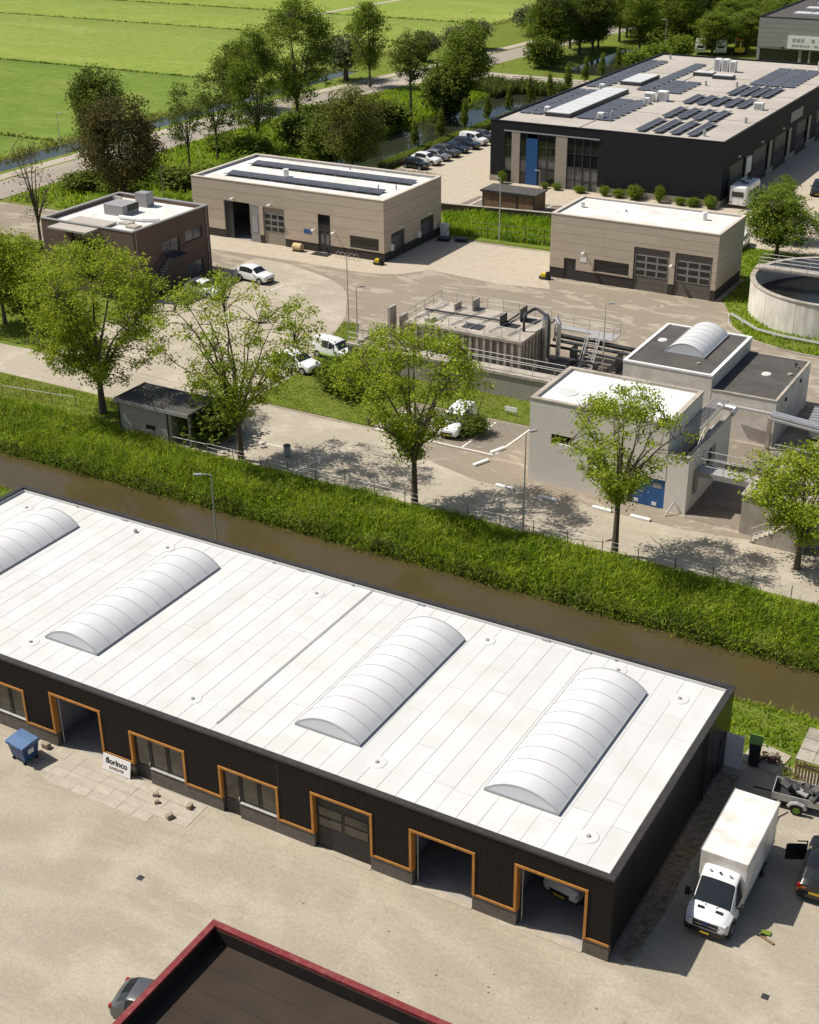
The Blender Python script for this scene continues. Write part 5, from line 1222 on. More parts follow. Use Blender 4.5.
def car(name, label, shape, paint, loc, rotz, group=None, sc=1.0, stripe=None, detail=True, doors_open=False):
    """front of the car points to local -y"""
    Ln, W, st, ws, rw, wr = SHAPES[shape]
    t = thing(name, label, 'car' if shape != 'van' else 'van', (loc[0], loc[1], loc[2] if len(loc) > 2 else 0.015), rotz, group)
    t.scale = (sc, sc, sc)
    rings = []; ts = sorted(set([s[0] for s in st] + [0.16, 0.22, 0.35, 0.5, 0.68, 0.74, 0.88]))
    P = {}
    for q in ts:
        _, zb, zl, zr, wf, rf = lerp_st(st, q); y = -Ln / 2 + q * Ln; hw = W / 2 * wf
        half = [(hw * 0.86, zb), (hw * 0.97, zb + 0.10), (hw, (zb + zl) / 2), (hw * 0.965, zl), (hw * rf, zr - 0.03), (hw * rf * 0.86, zr), (hw * rf * 0.4, zr + 0.025)]
        ring = [(x, y, z) for x, z in half] + [(-x, y, z) for x, z in half[::-1]]
        rings.append(ring); P[q] = ring
    vs, fs = loft(rings)
    body = MB().add(vs, fs).build('body', M[paint], t, True)
    # glass follows the cabin shell, a finger's breadth proud
    def glass(quad, nm):
        c = sum((Vector(p) for p in quad), Vector()) / 4
        nrm = (Vector(quad[1]) - Vector(quad[0])).cross(Vector(quad[3]) - Vector(quad[0])).normalized()
        if nrm.dot(c - Vector((0, 0, 0.6))) < 0: nrm = -nrm
        q2 = [tuple(Vector(p) * 0.9 + c * 0.1 + nrm * 0.02) for p in quad]; q3 = [tuple(Vector(p) * 0.9 + c * 0.1 - nrm * 0.01) for p in quad]
        MB().add(q2 + q3, [(0, 1, 2, 3), (4, 5, 6, 7), (0, 1, 5, 4), (1, 2, 6, 5), (2, 3, 7, 6), (3, 0, 4, 7)]).build(nm, M['car_glass'], t)
    def screen(A, B, nm, i0=0.08, i1=0.08):
        """curved pane over the faces between two stations, a little proud of the shell"""
        ra, rb_ = [Vector(p) for p in P[A]], [Vector(p) for p in P[B]]
        out, inn = [], []
        for k in range(4, 10):
            for t_ in (i0, 1 - i1):
                p = ra[k] * (1 - t_) + rb_[k] * t_
                if k in (4, 9): p = p * 0.94 + (ra[k + (1 if k == 4 else -1)] * (1 - t_) + rb_[k + (1 if k == 4 else -1)] * t_) * 0.06
                d = Vector((0, (-1 if A < 0.5 else 1) * abs(rb_[5].z - ra[5].z), abs(rb_[5].y - ra[5].y))).normalized()
                out.append(tuple(p + d * 0.018)); inn.append(tuple(p - d * 0.005))
        n_ = len(out); fs_ = []
        for q in range(0, n_ - 2, 2): fs_ += [(q, q + 1, q + 3, q + 2), (n_ + q, n_ + q + 1, n_ + q + 3, n_ + q + 2)]
        fs_ += [(q, q + 2, n_ + q + 2, n_ + q) for q in range(0, n_ - 2, 2)] + [(q + 1, q + 3, n_ + q + 3, n_ + q + 1) for q in range(0, n_ - 2, 2)] + [(0, 1, n_ + 1, n_), (n_ - 2, n_ - 1, 2 * n_ - 1, 2 * n_ - 2)]
        MB().add(out + inn, fs_).build(nm, M['car_glass'], t)
    screen(ws[0], ws[1], 'windscreen'); screen(rw[0], rw[1], 'rear_window', 0.1, 0.15)
    win = [(0.395, 0.585), (0.575, 0.735), (0.73, 0.82)] if shape != 'van' else [(0.33, 0.5), (0.50, 0.68)]
    for a, b in win:
        ra, rb_ = [], []
        for q, o in ((a, ra), (b, rb_)):
            _, zb, zl, zr, wf, rf = lerp_st(st, q); hw = W / 2 * wf; y = -Ln / 2 + q * Ln
            o += [(hw * 0.965, y, zl + 0.0), (hw * rf, y, zr - 0.045)]
        for s in (1, -1): glass([(s * p[0], p[1], p[2]) for p in (ra[0], rb_[0], rb_[1], ra[1])], 'side_window')
    for s in (1, -1):
        for q in (0.18, 0.79):
            y = -Ln / 2 + q * Ln
            MB().disc_x(s * (W / 2 - 0.05), s * (W / 2 + 0.004), y, wr * 0.98, wr * 1.16, 18).build('wheel_arch', M['black_plastic'], t)
            wheel(t, s * (W / 2 - 0.09), y, wr * 0.93, s)
        if detail:
            MB().box(s * W * 0.30, -Ln / 2 + 0.03, 0.60, s * W * 0.44, -Ln / 2 + 0.22, 0.74).build('headlight', M['headlight'], t)
            MB().box(s * W * 0.36, Ln / 2 - 0.16, 0.80, s * W * 0.46, Ln / 2 - 0.02, 0.98).build('taillight', M['taillight'], t)
            _, zb, zl, zr, wf, rf = lerp_st(st, 0.36); MB().box(s * W * 0.5, -Ln / 2 + 0.34 * Ln, zl + 0.02, s * (W * 0.5 + 0.2), -Ln / 2 + 0.34 * Ln + 0.12, zl + 0.16).build('mirror', M[paint], t)
            if stripe: MB().box(s * (W / 2 - 0.03), -Ln * 0.28, 0.42, s * (W / 2 + 0.012), Ln * 0.46, 0.56).build('stripe', M[stripe], t)
    if detail:
        MB().box(-W * 0.26, -Ln / 2 - 0.015, 0.44, W * 0.26, -Ln / 2 + 0.1, 0.62).build('grille', M['black_plastic'], t)
        MB().box(-0.26, -Ln / 2 - 0.03, 0.36, 0.26, -Ln / 2 - 0.016, 0.46).build('number_plate', M['plate_yellow'], t)
        MB().box(-0.26, Ln / 2 - 0.02, 0.6, 0.26, Ln / 2 + 0.012, 0.71).build('number_plate', M['plate_yellow'], t)
        MB().box(-W * 0.43, -Ln * 0.47, 0.2, W * 0.43, Ln * 0.47, 0.3).build('underside', M['black_plastic'], t)
    return t
# yard cars (front towards local -y; rotz turns it)
car('white_suv', 'white sport utility car parked alone in front of the larger tan workshop', 'suv', 'car_white', (-71.0, 73.0), R(84))
car('white_car', 'white car half hidden by the tree below the brick office', 'suv', 'car_white', (-72.6, 66.3), R(84))
car('delivery_van', 'white delivery van with lime green stripe standing on the lawn edge', 'van', 'car_white', (-50.6, 57.1), R(82), stripe='lime_stripe')
car('white_car', 'white car with dark rear on the lawn just below the delivery van', 'suv', 'car_white', (-51.9, 53.0), R(80))
car('small_van', 'small white van in a marked bay under the middle canal tree', 'van', 'car_white', (-32.8, 47.8), R(6))
PAR = [('hatch', 'car_black', 'black hatchback, nearest of the row beside the pond hedge'), ('suv', 'car_white', 'white estate car, second nearest of the row beside the pond hedge'), ('hatch', 'car_silver', 'silver car, third nearest of the row beside the pond hedge'), ('suv', 'car_grey', 'dark grey car, fourth nearest of the row beside the pond hedge'), ('hatch', 'car_blue', 'navy hatchback, fifth nearest of the row beside the pond hedge'), ('suv', 'car_blue', 'navy sport utility car, sixth nearest of the row beside the pond hedge'), ('van', 'car_white', 'white van, second farthest of the row beside the pond hedge'), ('suv', 'car_grey', 'grey sport utility car, farthest of the row beside the pond hedge')]
for k, (s, p, l) in enumerate(PAR):
    car('parked_car', l, s, p, (-82.0 + 0.1 * (k % 3), 127.6 + k * 3.0), R(84 + 3 * (k % 3)), 'cars parked beside the pond hedge')
car('dark_car', 'dark car at the right edge on the paving beside the black building', 'suv', 'car_black', (-27.6, 139.0), R(10))
car('white_car', 'white car behind the right end of the smaller tan garage', 'suv', 'car_white', (-29.0, 109.6), R(5))
car('white_car', 'white car parked right of the white car behind the smaller tan garage', 'hatch', 'car_white', (-31.6, 114.5), R(95))
sc = car('grey_car', 'grey car partly hidden by the red rimmed roof at the bottom', 'hatch', 'car_grey', (-14.75, -11.9), R(102))
bc = car('black_car', 'black car with its door standing open at the right edge', 'hatch', 'car_black', (6.65, 9.75), R(184))
# open front door of the black car: a framed leaf swung out to the left
dl = MB().box(-0.03, 0.0, 0.32, 0.03, 0.98, 0.92).box(-0.03, 0.0, 0.921, 0.03, 0.06, 1.38).box(-0.03, 0.92, 0.921, 0.03, 0.98, 1.2)
dl = dl.build('open_door', M['car_black'], bc, loc=(0.86, -0.55, 0), rot=(0, 0, R(-68)))
MB().box(-0.025, 0.0, 1.381, 0.025, 0.5, 1.42).build('door_frame', M['car_black'], dl)
MB().box(-0.012, 0.07, 0.922, 0.012, 0.91, 1.25).build('pane', M['car_glass'], dl)
MB().box(0.40, 1.86, 0.62, 0.80, 2.03, 0.88).build('tail_lamp', M['amber'], bc)

# camper
cp = thing('camper', 'white camper van parked at the corner of the black building', 'camper', (-34.6, 129.6, 0.015), 0)
rings = []
for y, x, z0, z1 in ((-3.2, 1.0, .5, 2.6), (-3.0, 1.12, .4, 2.85), (2.2, 1.14, .4, 2.85), (2.9, 1.05, .4, 2.2), (3.3, .98, .45, 1.2)):
    rings.append([(x, y, z0), (x, y, z1 - .15), (x - .15, y, z1), (-x + .15, y, z1), (-x, y, z1 - .15), (-x, y, z0)])
MB().add(*loft(rings)).build('body', M['car_white'], cp)
MB().box(-0.75, -3.24, 1.5, 0.75, -3.1, 2.15).build('rear_window', M['car_glass'], cp)
for y in (-2.2, -0.6, 0.9): MB().box(1.12, y, 1.5, 1.16, y + 1.1, 2.1).build('side_window', M['car_glass'], cp)
for x, y in ((-0.4, -0.8), (0.3, -1.6), (0.0, 1.0)): MB().box(x - 0.35, y, 2.85, x + 0.35, y + 0.6, 2.98).build('roof_hatch', M['glass_grey'], cp)
for s in (1, -1):
    for y in (-1.6, 2.2): wheel(cp, s * 1.0, y, 0.34, s)
    MB().box(s * 0.75, -3.25, 0.7, s * 0.98, -3.12, 0.85).build('taillight', M['taillight'], cp)

# ---- box truck
tr = thing('box_truck', 'white box truck with dusty roof parked in the shade of the long hall', 'truck', (3.15, 6.85, 0.015), 0)
bx = MB().box(-1.07, -1.45, 0.80, 1.07, 3.45, 3.05).build('cargo_box', M['car_dirtywhite'], tr, False, 0.035)
for s in (1, -1):
    MB().box(s * 1.06, -1.46, 3.0, s * 1.095, 3.46, 3.065).build('roof_rail', M['galv'], bx)
    MB().box(s * 1.055, -1.4, 0.74, s * 1.09, 3.4, 0.85).build('skirt_rail', M['galv'], bx)
for s in (1, -1): MB().box(s * 0.02, 3.451, 0.9, s * 1.03, 3.475, 2.98).build('rear_door', M['car_dirtywhite'], bx)
st = [  # y, half width, underside, belt, top, top half width
 (-3.52, 0.74, 0.40, 0.64, 0.78, 0.62), (-3.42, 0.90, 0.32, 0.78, 0.94, 0.76), (-3.10, 0.99, 0.28, 0.95, 1.10, 0.84), (-2.72, 1.02, 0.28, 1.08, 1.26, 0.87),
 (-1.98, 1.02, 0.28, 1.20, 2.22, 0.80), (-1.75, 1.02, 0.28, 1.20, 2.36, 0.80), (-1.38, 1.02, 0.28, 1.20, 2.42, 0.80)]
rings = []
for y, w_, zb, zl, zt, tw in st:
    half = [(w_ * 0.9, zb), (w_, zb + 0.12), (w_ * 1.005, (zb + zl) / 2), (w_ * 0.985, zl), (tw, zt - 0.07), (tw * 0.88, zt), (tw * 0.4, zt + 0.03)]
    rings.append([(x, y, z) for x, z in half] + [(-x, y, z) for x, z in half[::-1]])
cab = MB().add(*loft(rings)).build('cab', M['car_white'], tr, True)
def pane3(nm, q, m='car_glass', off=0.012, parent=tr):
    c = sum((Vector(p) for p in q), Vector()) / len(q); nrm = (Vector(q[1]) - Vector(q[0])).cross(Vector(q[2]) - Vector(q[0])).normalized()
    if nrm.dot(c - Vector((0, -1.9, 1.0))) < 0: nrm = -nrm
    a = [tuple(Vector(p) + nrm * (off + 0.012)) for p in q]; b = [tuple(Vector(p) + nrm * off) for p in q]; n = len(q)
    return MB().add(a + b, [tuple(range(n)), tuple(range(n, 2 * n))] + [(i, (i + 1) % n, n + (i + 1) % n, n + i) for i in range(n)]).build(nm, M[m], parent)
ra, rb_ = [Vector(p) for p in rings[3]], [Vector(p) for p in rings[4]]
out, inn = [], []
dn = Vector((0, -(rb_[5].z - ra[5].z), rb_[5].y - ra[5].y)).normalized()
for k in range(4, 10):
    for t_ in (0.03, 0.94):
        p = ra[k] * (1 - t_) + rb_[k] * t_
        if k in (4, 9): p.x *= 0.965
        out.append(tuple(p + dn * 0.02)); inn.append(tuple(p - dn * 0.004))
n_ = len(out); fs_ = []
for q in range(0, n_ - 2, 2): fs_ += [(q, q + 1, q + 3, q + 2), (n_ + q, n_ + q + 1, n_ + q + 3, n_ + q + 2), (q, q + 2, n_ + q + 2, n_ + q), (q + 1, q + 3, n_ + q + 3, n_ + q + 1)]
fs_ += [(0, 1, n_ + 1, n_), (n_ - 2, n_ - 1, 2 * n_ - 1, 2 * n_ - 2)]
MB().add(out + inn, fs_).build('windscreen', M['car_glass'], tr)
for x in (-0.45, 0.3): MB().tube([(x, -2.74, 1.30), (x + 0.35, -2.50, 1.60)], 0.012, 4).build('wiper', M['black_plastic'], tr)
for s in (1, -1):
    pane3('side_window', [(s * 1.0, -2.45, 1.24), (s * 1.0, -1.55, 1.26), (s * 0.84, -1.55, 2.16), (s * 0.845, -1.92, 2.10)])
    MB().box(s * 0.60, -3.46, 0.74, s * 0.89, -3.24, 0.95).build('headlight', M['headlight'], tr)
    m_ = MB().box(s * 1.04, -2.36, 1.22, s * 1.14, -2.28, 1.28).build('mirror_arm', M['black_plastic'], tr)
    MB().box(s * 1.14, -2.42, 1.10, s * 1.34, -2.28, 1.50).build('mirror', M['black_plastic'], m_)
    wheel(tr, s * 0.93, -2.72, 0.35, s); wheel(tr, s * 0.93, 1.75, 0.35, s, 0.4)
    MB().disc_x(s * 0.97, s * 1.026, -2.72, 0.40, 0.46, 20).build('wheel_arch', M['black_plastic'], tr)
    MB().box(s * 0.26, -3.0, 1.13, s * 0.58, -2.88, 1.235).build('bonnet_vent', M['black_plastic'], tr)
    MB().box(s * 0.22, -2.80, 1.22, s * 0.28, -2.72, 1.285).build('washer_nozzle', M['black_plastic'], tr)
MB().box(-0.56, -3.53, 0.62, 0.56, -3.36, 0.92).build('grille', M['black_plastic'], tr)
MB().box(-0.52, -3.545, 0.755, 0.52, -3.53, 0.79).build('grille_bar', M['rim_alu'], tr)
MB().box(-0.92, -3.55, 0.30, 0.92, -3.25, 0.58).build('bumper', M['black_plastic'], tr, False, 0.04)
MB().box(-0.22, -3.565, 0.33, 0.22, -3.551, 0.41).build('number_plate', M['plate_yellow'], tr); MB().box(-0.11, -3.56, 0.80, 0.11, -3.546, 0.88).build('badge', M['blue_panel'], tr)
MB().box(-0.5, -1.4, 0.55, 0.5, 3.4, 0.78).build('chassis', M['black_plastic'], tr)
for x in (-0.45, 0.0, 0.45): MB().box(x - 0.06, -1.86, 2.41, x + 0.06, -1.78, 2.455).build('marker_lamp', M['rib_grey'] if x else M['black_plastic'], tr)

# van standing inside the last gateway
vn = car('white_van', 'white van nosing out of the dark interior of the last open gateway', 'van', 'car_white', (-2.95, 4.7, 0.04), R(-8), sc=1.12)
# wheeled container
wc = thing('waste_container', 'blue four wheeled waste container with lighter blue lid in front of the hall', 'container', (-32.4, -1.62, 0.02), R(-8))
prof = [(-0.52, 0.22), (0.52, 0.22), (0.60, 1.10), (-0.60, 1.10)]
V8 = [(-0.55, -0.42, .2), (0.55, -0.42, .2), (0.55, 0.42, .2), (-0.55, 0.42, .2), (-0.66, -0.55, 1.12), (0.66, -0.55, 1.12), (0.66, 0.52, 1.12), (-0.66, 0.52, 1.12)]
MB().add(V8, [(3, 2, 1, 0), (4, 5, 6, 7), (0, 1, 5, 4), (1, 2, 6, 5), (2, 3, 7, 6), (3, 0, 4, 7)]).build('body', M['bin_blue'], wc, False, 0.03)
MB().prof_x([(-0.62, 1.13), (-0.60, 1.19), (0.0, 1.30), (0.5, 1.33), (0.58, 1.22), (0.58, 1.13)], -0.70, 0.70).build('lid', M['bin_lid'], wc)
for x in (-0.45, 0.45): MB().box(x - 0.1, -0.68, 1.12, x + 0.1, -0.6, 1.18).build('lid_grip', M['bin_blue'], wc)
for s in (1, -1):
    MB().cyl(s * 0.72, 0.05, 0.98, 1.06, 0.05, 8).build('trunnion', M['galv'], wc)
    for y in (-0.38, 0.38): MB().disc_x(s * 0.45 - 0.03, s * 0.45 + 0.03, y, 0.1, 0.1, 12).build('wheel', M['black_rubber'], wc)
MB().box(0.60, -0.2, 0.62, 0.634, 0.15, 0.9).build('sticker', M['white_paint'], wc)

# board leaning on the hall
def text_obj(txt, size, m, parent, loc, rot, extr=0.004, bold=0.0):
    cu = bpy.data.curves.new('lettering', 'FONT'); cu.body = txt; cu.size = size; cu.extrude = extr; cu.offset = bold; cu.align_x = 'CENTER'; cu.resolution_u = 3
    tmp = bpy.data.objects.new('tmp', cu); col.objects.link(tmp)
    dg = bpy.context.evaluated_depsgraph_get(); me = bpy.data.meshes.new_from_object(tmp.evaluated_get(dg))
    bpy.data.objects.remove(tmp); me.materials.clear(); me.materials.append(M[m])
    o = link('lettering', me, parent, loc, rot); return o
mat('sign_black', (0.03, 0.03, 0.035), rough=0.6); mat('sign_brown', (0.28, 0.16, 0.10), rough=0.6)
sg = thing('sign_board', 'white florinco expeditie board leaning against the hall beside a door', 'sign', (-27.25, -0.34, 0.06), 0)
sg.rotation_euler = (R(-12), 0, 0)
MB().box(-0.92, -0.02, 0, 0.92, 0.02, 0.92).build('board', M['white_paint'], sg)
text_obj('florinco', 0.46, 'sign_black', sg, (0, -0.028, 0.44), (R(90), 0, 0), bold=0.012)
text_obj('EXPEDITIE', 0.21, 'sign_brown', sg, (0, -0.028, 0.16), (R(90), 0, 0), bold=0.004)

# loose stones
for k, (x, y, s, l) in enumerate([(-32.05, -0.42, 0.34, 'pale stone block against the plinth behind the blue container'), (-24.3, -0.75, 0.22, 'flat stone nearest the first glazed door of the hall'), (-23.9, -1.15, 0.2, 'flat stone just in front of the one by the first glazed door'), (-22.6, -1.75, 0.28, 'stone lying farthest out on the loose slabs'), (-22.2, -0.65, 0.26, 'stone at the right end of the slabs by the plinth')]):
    b = MB().obox((0, 0, 0.45 * s), (1.3 * s, 0.95 * s, 0.9 * s), 0.4 * k).build('stone_block', M['stone'], None, False, 0.12 * s, loc=(x, y, 0.03))
    tag(b, l, 'stone', 'loose stones in front of the hall')
for k, (x, y, l) in enumerate([(6.5, 1.4, 'small dark square cover in the yard below the box truck'), (-21.1, -5.8, 'small dark drain cover in the open yard left of centre')]):
    c = MB().box(-0.15, -0.15, 0, 0.15, 0.15, 0.02).build('drain_cover', M['steel_dark'], None, loc=(x, y, 0.011)); tag(c, l, 'drain cover', 'covers in the yard')
pk = thing('plank_scrap', 'splintered plank and green scrap lying right of the truck front', 'plank', (5.6, 4.6, 0.02), R(-20))
MB().obox((0, 0, 0.04), (0.75, 0.12, 0.05), 0).build('plank', M['wood_slat'], pk); MB().obox((-0.25, 0.3, 0.05), (0.42, 0.26, 0.05), 0.5).build('scrap', M['meadow'], pk)
# green bin beside the side door
gb_ = thing('wheeled_bin', 'tall black wheeled bin with bright green lid beside the open side door', 'bin', (1.35, 16.55, 0.02), R(10))
V8 = [(-0.25, -0.3, .08), (0.25, -0.3, .08), (0.25, 0.3, .08), (-0.25, 0.3, .08), (-0.31, -0.38, 1.5), (0.31, -0.38, 1.5), (0.31, 0.36, 1.5), (-0.31, 0.36, 1.5)]
MB().add(V8, [(3, 2, 1, 0), (4, 5, 6, 7), (0, 1, 5, 4), (1, 2, 6, 5), (2, 3, 7, 6), (3, 0, 4, 7)]).build('body', M['black_plastic'], gb_)
MB().prof_x([(-0.42, 1.51), (-0.42, 1.56), (0.2, 1.64), (0.42, 1.6), (0.42, 1.51)], -0.34, 0.34).build('lid', M['green_plastic'], gb_)
for s in (1, -1): MB().disc_x(s * 0.26, s * 0.32, 0.26, 0.12, 0.12, 12).build('wheel', M['black_rubber'], gb_)
pp = thing('brick_pile', 'low pile of brown bricks and scrap on the concrete pad by the canal grass', 'pile', (2.0, 17.3, 0.06), R(12))
for k in range(22):
    MB().obox((random.uniform(-0.5, 0.5), random.uniform(-0.35, 0.35), 0.06 + 0.09 * (k % 3)), (0.28, 0.14, 0.09), random.uniform(0, 3)).build('brick', M['stone'] if k % 4 == 0 else M['red_rim'] if k % 5 == 0 else M['bark'], pp)
# lean-to with tiled roof and slat wall
lt = thing('lean_to', 'small lean to with patchwork panel roof and wooden slat wall at the right edge', 'shed', (5.2, 16.6, 0), 0)
O = (5.2, 16.6, 0)
for i in range(4):
    for j in range(3):
        MB(O).obox((4.05 + i * 0.86, 15.85 + j * 0.86, 2.0 + 0.10 * j), (0.83, 0.83, 0.05), M=Matrix.Rotation(R(6.5), 4, 'X')).build('roof_panel', M['roof_tile'], lt)
for k in range(22): MB(O).box(3.7 + k * 0.16, 15.42, 0.05, 3.8 + k * 0.16, 15.46, 1.85).build('slat', M['wood_slat'], lt)
for z in (0.4, 1.5): MB(O).box(3.65, 15.47, z, 7.3, 15.52, z + 0.1).build('rail', M['wood_slat'], lt)
for x in (3.7, 7.2):
    for y in (15.6, 17.7): MB(O).box(x - 0.05, y - 0.05, 0, x + 0.05, y + 0.05, 1.93 + (y - 15.6) * 0.11).build('post', M['wood_slat'], lt)
# trailer with junk
tl = thing('trailer', 'small grey box trailer parked before the slat wall', 'trailer', (4.3, 14.45, 0.015), R(6))
MB().box(-1.25, -0.65, 0.45, 1.25, 0.65, 0.5).build('floor', M['steel_dark'], tl)
for b in [(-1.25, -0.68, 0.5, 1.25, -0.64, 0.9), (-1.25, 0.64, 0.5, 1.25, 0.68, 0.9), (-1.29, -0.68, 0.5, -1.252, 0.68, 0.9), (1.252, -0.68, 0.5, 1.29, 0.68, 0.9)]: MB().box(*b).build('side_board', M['galv'], tl)
for s in (1, -1):
    wm = link('wheel', MB((0, s * 0.85, 0.3)).tube([(0, s * 0.76, 0.3), (0, s * 0.94, 0.3)], 0.3, 16).mesh('wheel', M['black_rubber']), tl, (0, s * 0.85, 0.3))
    MB((0, s * 0.85, 0.3)).tube([(0, s * 0.945, 0.3), (0, s * 0.955, 0.3)], 0.18, 12).build('rim', M['green_plastic'], wm)
    MB().tube([(-0.42, s * 0.86, 0.42), (-0.3, s * 0.86, 0.62), (0, s * 0.86, 0.70), (0.3, s * 0.86, 0.62), (0.42, s * 0.86, 0.42)], 0.1, 6).build('mudguard', M['galv'], tl)
MB().tube([(-1.25, 0, 0.42), (-2.3, 0, 0.42)], 0.05, 6).build('drawbar', M['steel_dark'], tl)
for k in range(24):
    j = MB().obox((0, 0, 0), (random.uniform(0.3, 0.75), random.uniform(0.25, 0.5), random.uniform(0.05, 0.25)), 0).build('junk_sheet', M['junk_dark'] if k % 8 else M['light_grey_clad'], None, loc=(4.3 + random.uniform(-0.95, 0.95), 14.5 + random.uniform(-0.42, 0.42), 0.72 + 0.022 * k), rot=(random.uniform(-.5, .5), random.uniform(-.5, .5), random.uniform(0, 3)))
    tag(j, 'dark scrap panel heaped in the small trailer' if k % 8 else 'pale scrap piece heaped in the small trailer', 'scrap', 'scrap heaped in the trailer')
ho = tag(MB().tube([(4.0, 13.6, 0.03), (3.7, 13.0, 0.03), (3.75, 12.4, 0.03), (3.3, 11.4, 0.03)], 0.03, 5).build('hose', M['black_rubber']), 'thin dark hose trailing from under the trailer', 'hose')
# street lamps: pole, arm, luminaire
def lamp(x, y, hgt, az, label, arm=1.1, head=(0.55, 0.22, 0.1), group='street lamps', base=0.0):
    l = thing('street_lamp', label, 'street lamp', (x, y, base), az, group)
    MB().tube([(0, 0, 0), (0, 0, hgt * 0.5), (0, 0, hgt)], [0.075, 0.06, 0.04], 8).build('pole', M['galv'], l)
    MB().tube([(0, 0, hgt), (arm * 0.6, 0, hgt + 0.08), (arm, 0, hgt + 0.06)], 0.03, 6).build('arm', M['galv'], l)
    MB().box(arm, -head[1] / 2, hgt, arm + head[0], head[1] / 2, hgt + head[2]).build('luminaire', M['light_grey_clad'], l)
    return l
lamp(-36.6, 20.8, 6.3, R(180 + 30), 'street lamp behind the hall rising over the canal water', 0.6)
lamp(-20.3, 34.0, 7.6, R(60), 'street lamp on the canal path left of the pump house', 0.3)
lamp(-53.6, 64.4, 7.3, R(0), 'tall bare lamp post at the corner of the concrete apron', 0.15, (0.2, 0.1, 0.06))
lamp(-48.2, 57.4, 7.0, R(40), 'lamp post at the left end of the low concrete wall', 0.25)
lamp(-54.4, 98.9, 7.4, R(160), 'lamp post between the two tan buildings at the tall grass', 0.3)
lamp(-57.4, 116.4, 4.4, R(180), 'short lamp post on the forecourt beside the bike shed', 0.2)
lamp(-27.4, 65.2, 6.4, R(30), 'lamp post beside the pipe platform steps', 0.2)
lamp(-132.9, 152.8, 6.7, R(0), 'tall road lamp beside the big trees on the left', 0.8)
lamp(-132.9, 110.0, 6.3, R(0), 'road lamp left of the brown leaved tree', 0.6)
lamp(-111, 226, 7.5, R(30), 'road lamp near the junction at the top', 0.7)
lamp(-128.5, 232, 7.5, R(30), 'road lamp between the pollard willows', 0.7)
lamp(-98.8, 92.0, 5.5, R(90), 'thin lamp post behind the roof of the brick office', 0.2)
lamp(-84.4, 235.0, 8.0, R(180), 'lamp post near the far pond behind the black building', 0.7)
# fence along the canal path
fc = thing('wire_fence', 'thin wire fence with slim posts along the canal side of the path', 'fence', (-30, 34.0, 0))
O = (-30, 34.0, 0)
for k in range(26):
    x = -47.5 + k * 2.55
    MB(O).tube([(x, 33.85, 0), (x, 33.85, 1.15)], 0.03, 5).build('post', M['steel_dark'], fc)
for z in (0.45, 0.8, 1.12): MB(O).tube([(-47.5, 33.85, z), (16.3, 33.85, z)], 0.009, 4).build('wire', M['galv'], fc)
fd = thing('rail_fence', 'low pale rail fence left of the shed under the leftmost canal tree', 'fence', (-66, 36, 0))
for a, b in (((-71.0, 35.6), (-63.5, 36.6)), ((-51.0, 34.0), (-47.6, 34.1)),):
    MB((-66, 36, 0)).tube([(a[0], a[1], 0.9), (b[0], b[1], 0.9)], 0.03, 5).build('rail', M['galv'], fd)
    for k in range(4): MB((-66, 36, 0)).tube([(a[0] + (b[0] - a[0]) * k / 3, a[1] + (b[1] - a[1]) * k / 3, 0), (a[0] + (b[0] - a[0]) * k / 3, a[1] + (b[1] - a[1]) * k / 3, 0.95)], 0.04, 5).build('post', M['wood_slat'], fd)
mf = thing('mesh_fence', 'green wire fence standing in the tall grass between the tan buildings', 'fence', (-53, 99.4, 0))
for k in range(8): MB((-53, 99.4, 0)).tube([(-61 + k * 2.4, 99.2 + 0.1 * k, 0), (-61 + k * 2.4, 99.2 + 0.1 * k, 1.9)], 0.04, 5).build('post', M['steel_dark'], mf)
for z in (0.6, 1.2, 1.85): MB((-53, 99.4, 0)).tube([(-61, 99.2, z), (-44.2, 99.9, z)], 0.015, 4).build('wire', M['steel_dark'], mf)
# parking stops
for k, (x, y, a, l) in enumerate([(-28.1, 42.9, 1.2, 'pale parking stop nearest the marked bays'), (-28.0, 45.6, 1.2, 'pale parking stop at the corner of the last bay'), (-21.0, 39.7, -0.02, 'pale kerb block on the path left of the third tree trunk by the pump house'), (-16.9, 40.0, -0.02, 'pale kerb block in the middle before the pump house'), (-14.0, 40.0, -0.02, 'pale kerb block before the blue double door'), (-24.6, 39.9, -0.02, 'pale kerb block at the corner lamp of the pump house')]):
    b = MB().obox((0, 0, 0.09), (1.5, 0.3, 0.18), 0).build('parking_stop', M['white_paint'], None, False, 0.04, loc=(x, y, 0.016), rot=(0, 0, a)); tag(b, l, 'parking stop', 'kerb blocks along the path')
ns = thing('lawn_sign', 'small white sign on the lawn between bays and low wall', 'sign', (-30.2, 52.4, 0.06))
MB().box(-0.55, -0.03, 0.35, 0.55, 0.03, 0.75).build('board', M['white_paint'], ns)
for x in (-0.4, 0.4): MB().box(x - 0.03, 0.031, 0, x + 0.03, 0.08, 0.74).build('post', M['galv'], ns)
wb_ = thing('litter_bin', 'small grey litter bin on the path below the left parking lines', 'bin', (-42.0, 36.9, 0.015))
MB().cyl(0, 0, 0.1, 0.9, 0.25, 12, 0.3).build('body', M['rib_grey'], wb_); MB().cyl(0, 0, 0.9, 0.98, 0.31, 12, 0.2).build('lid', M['steel_dark'], wb_)
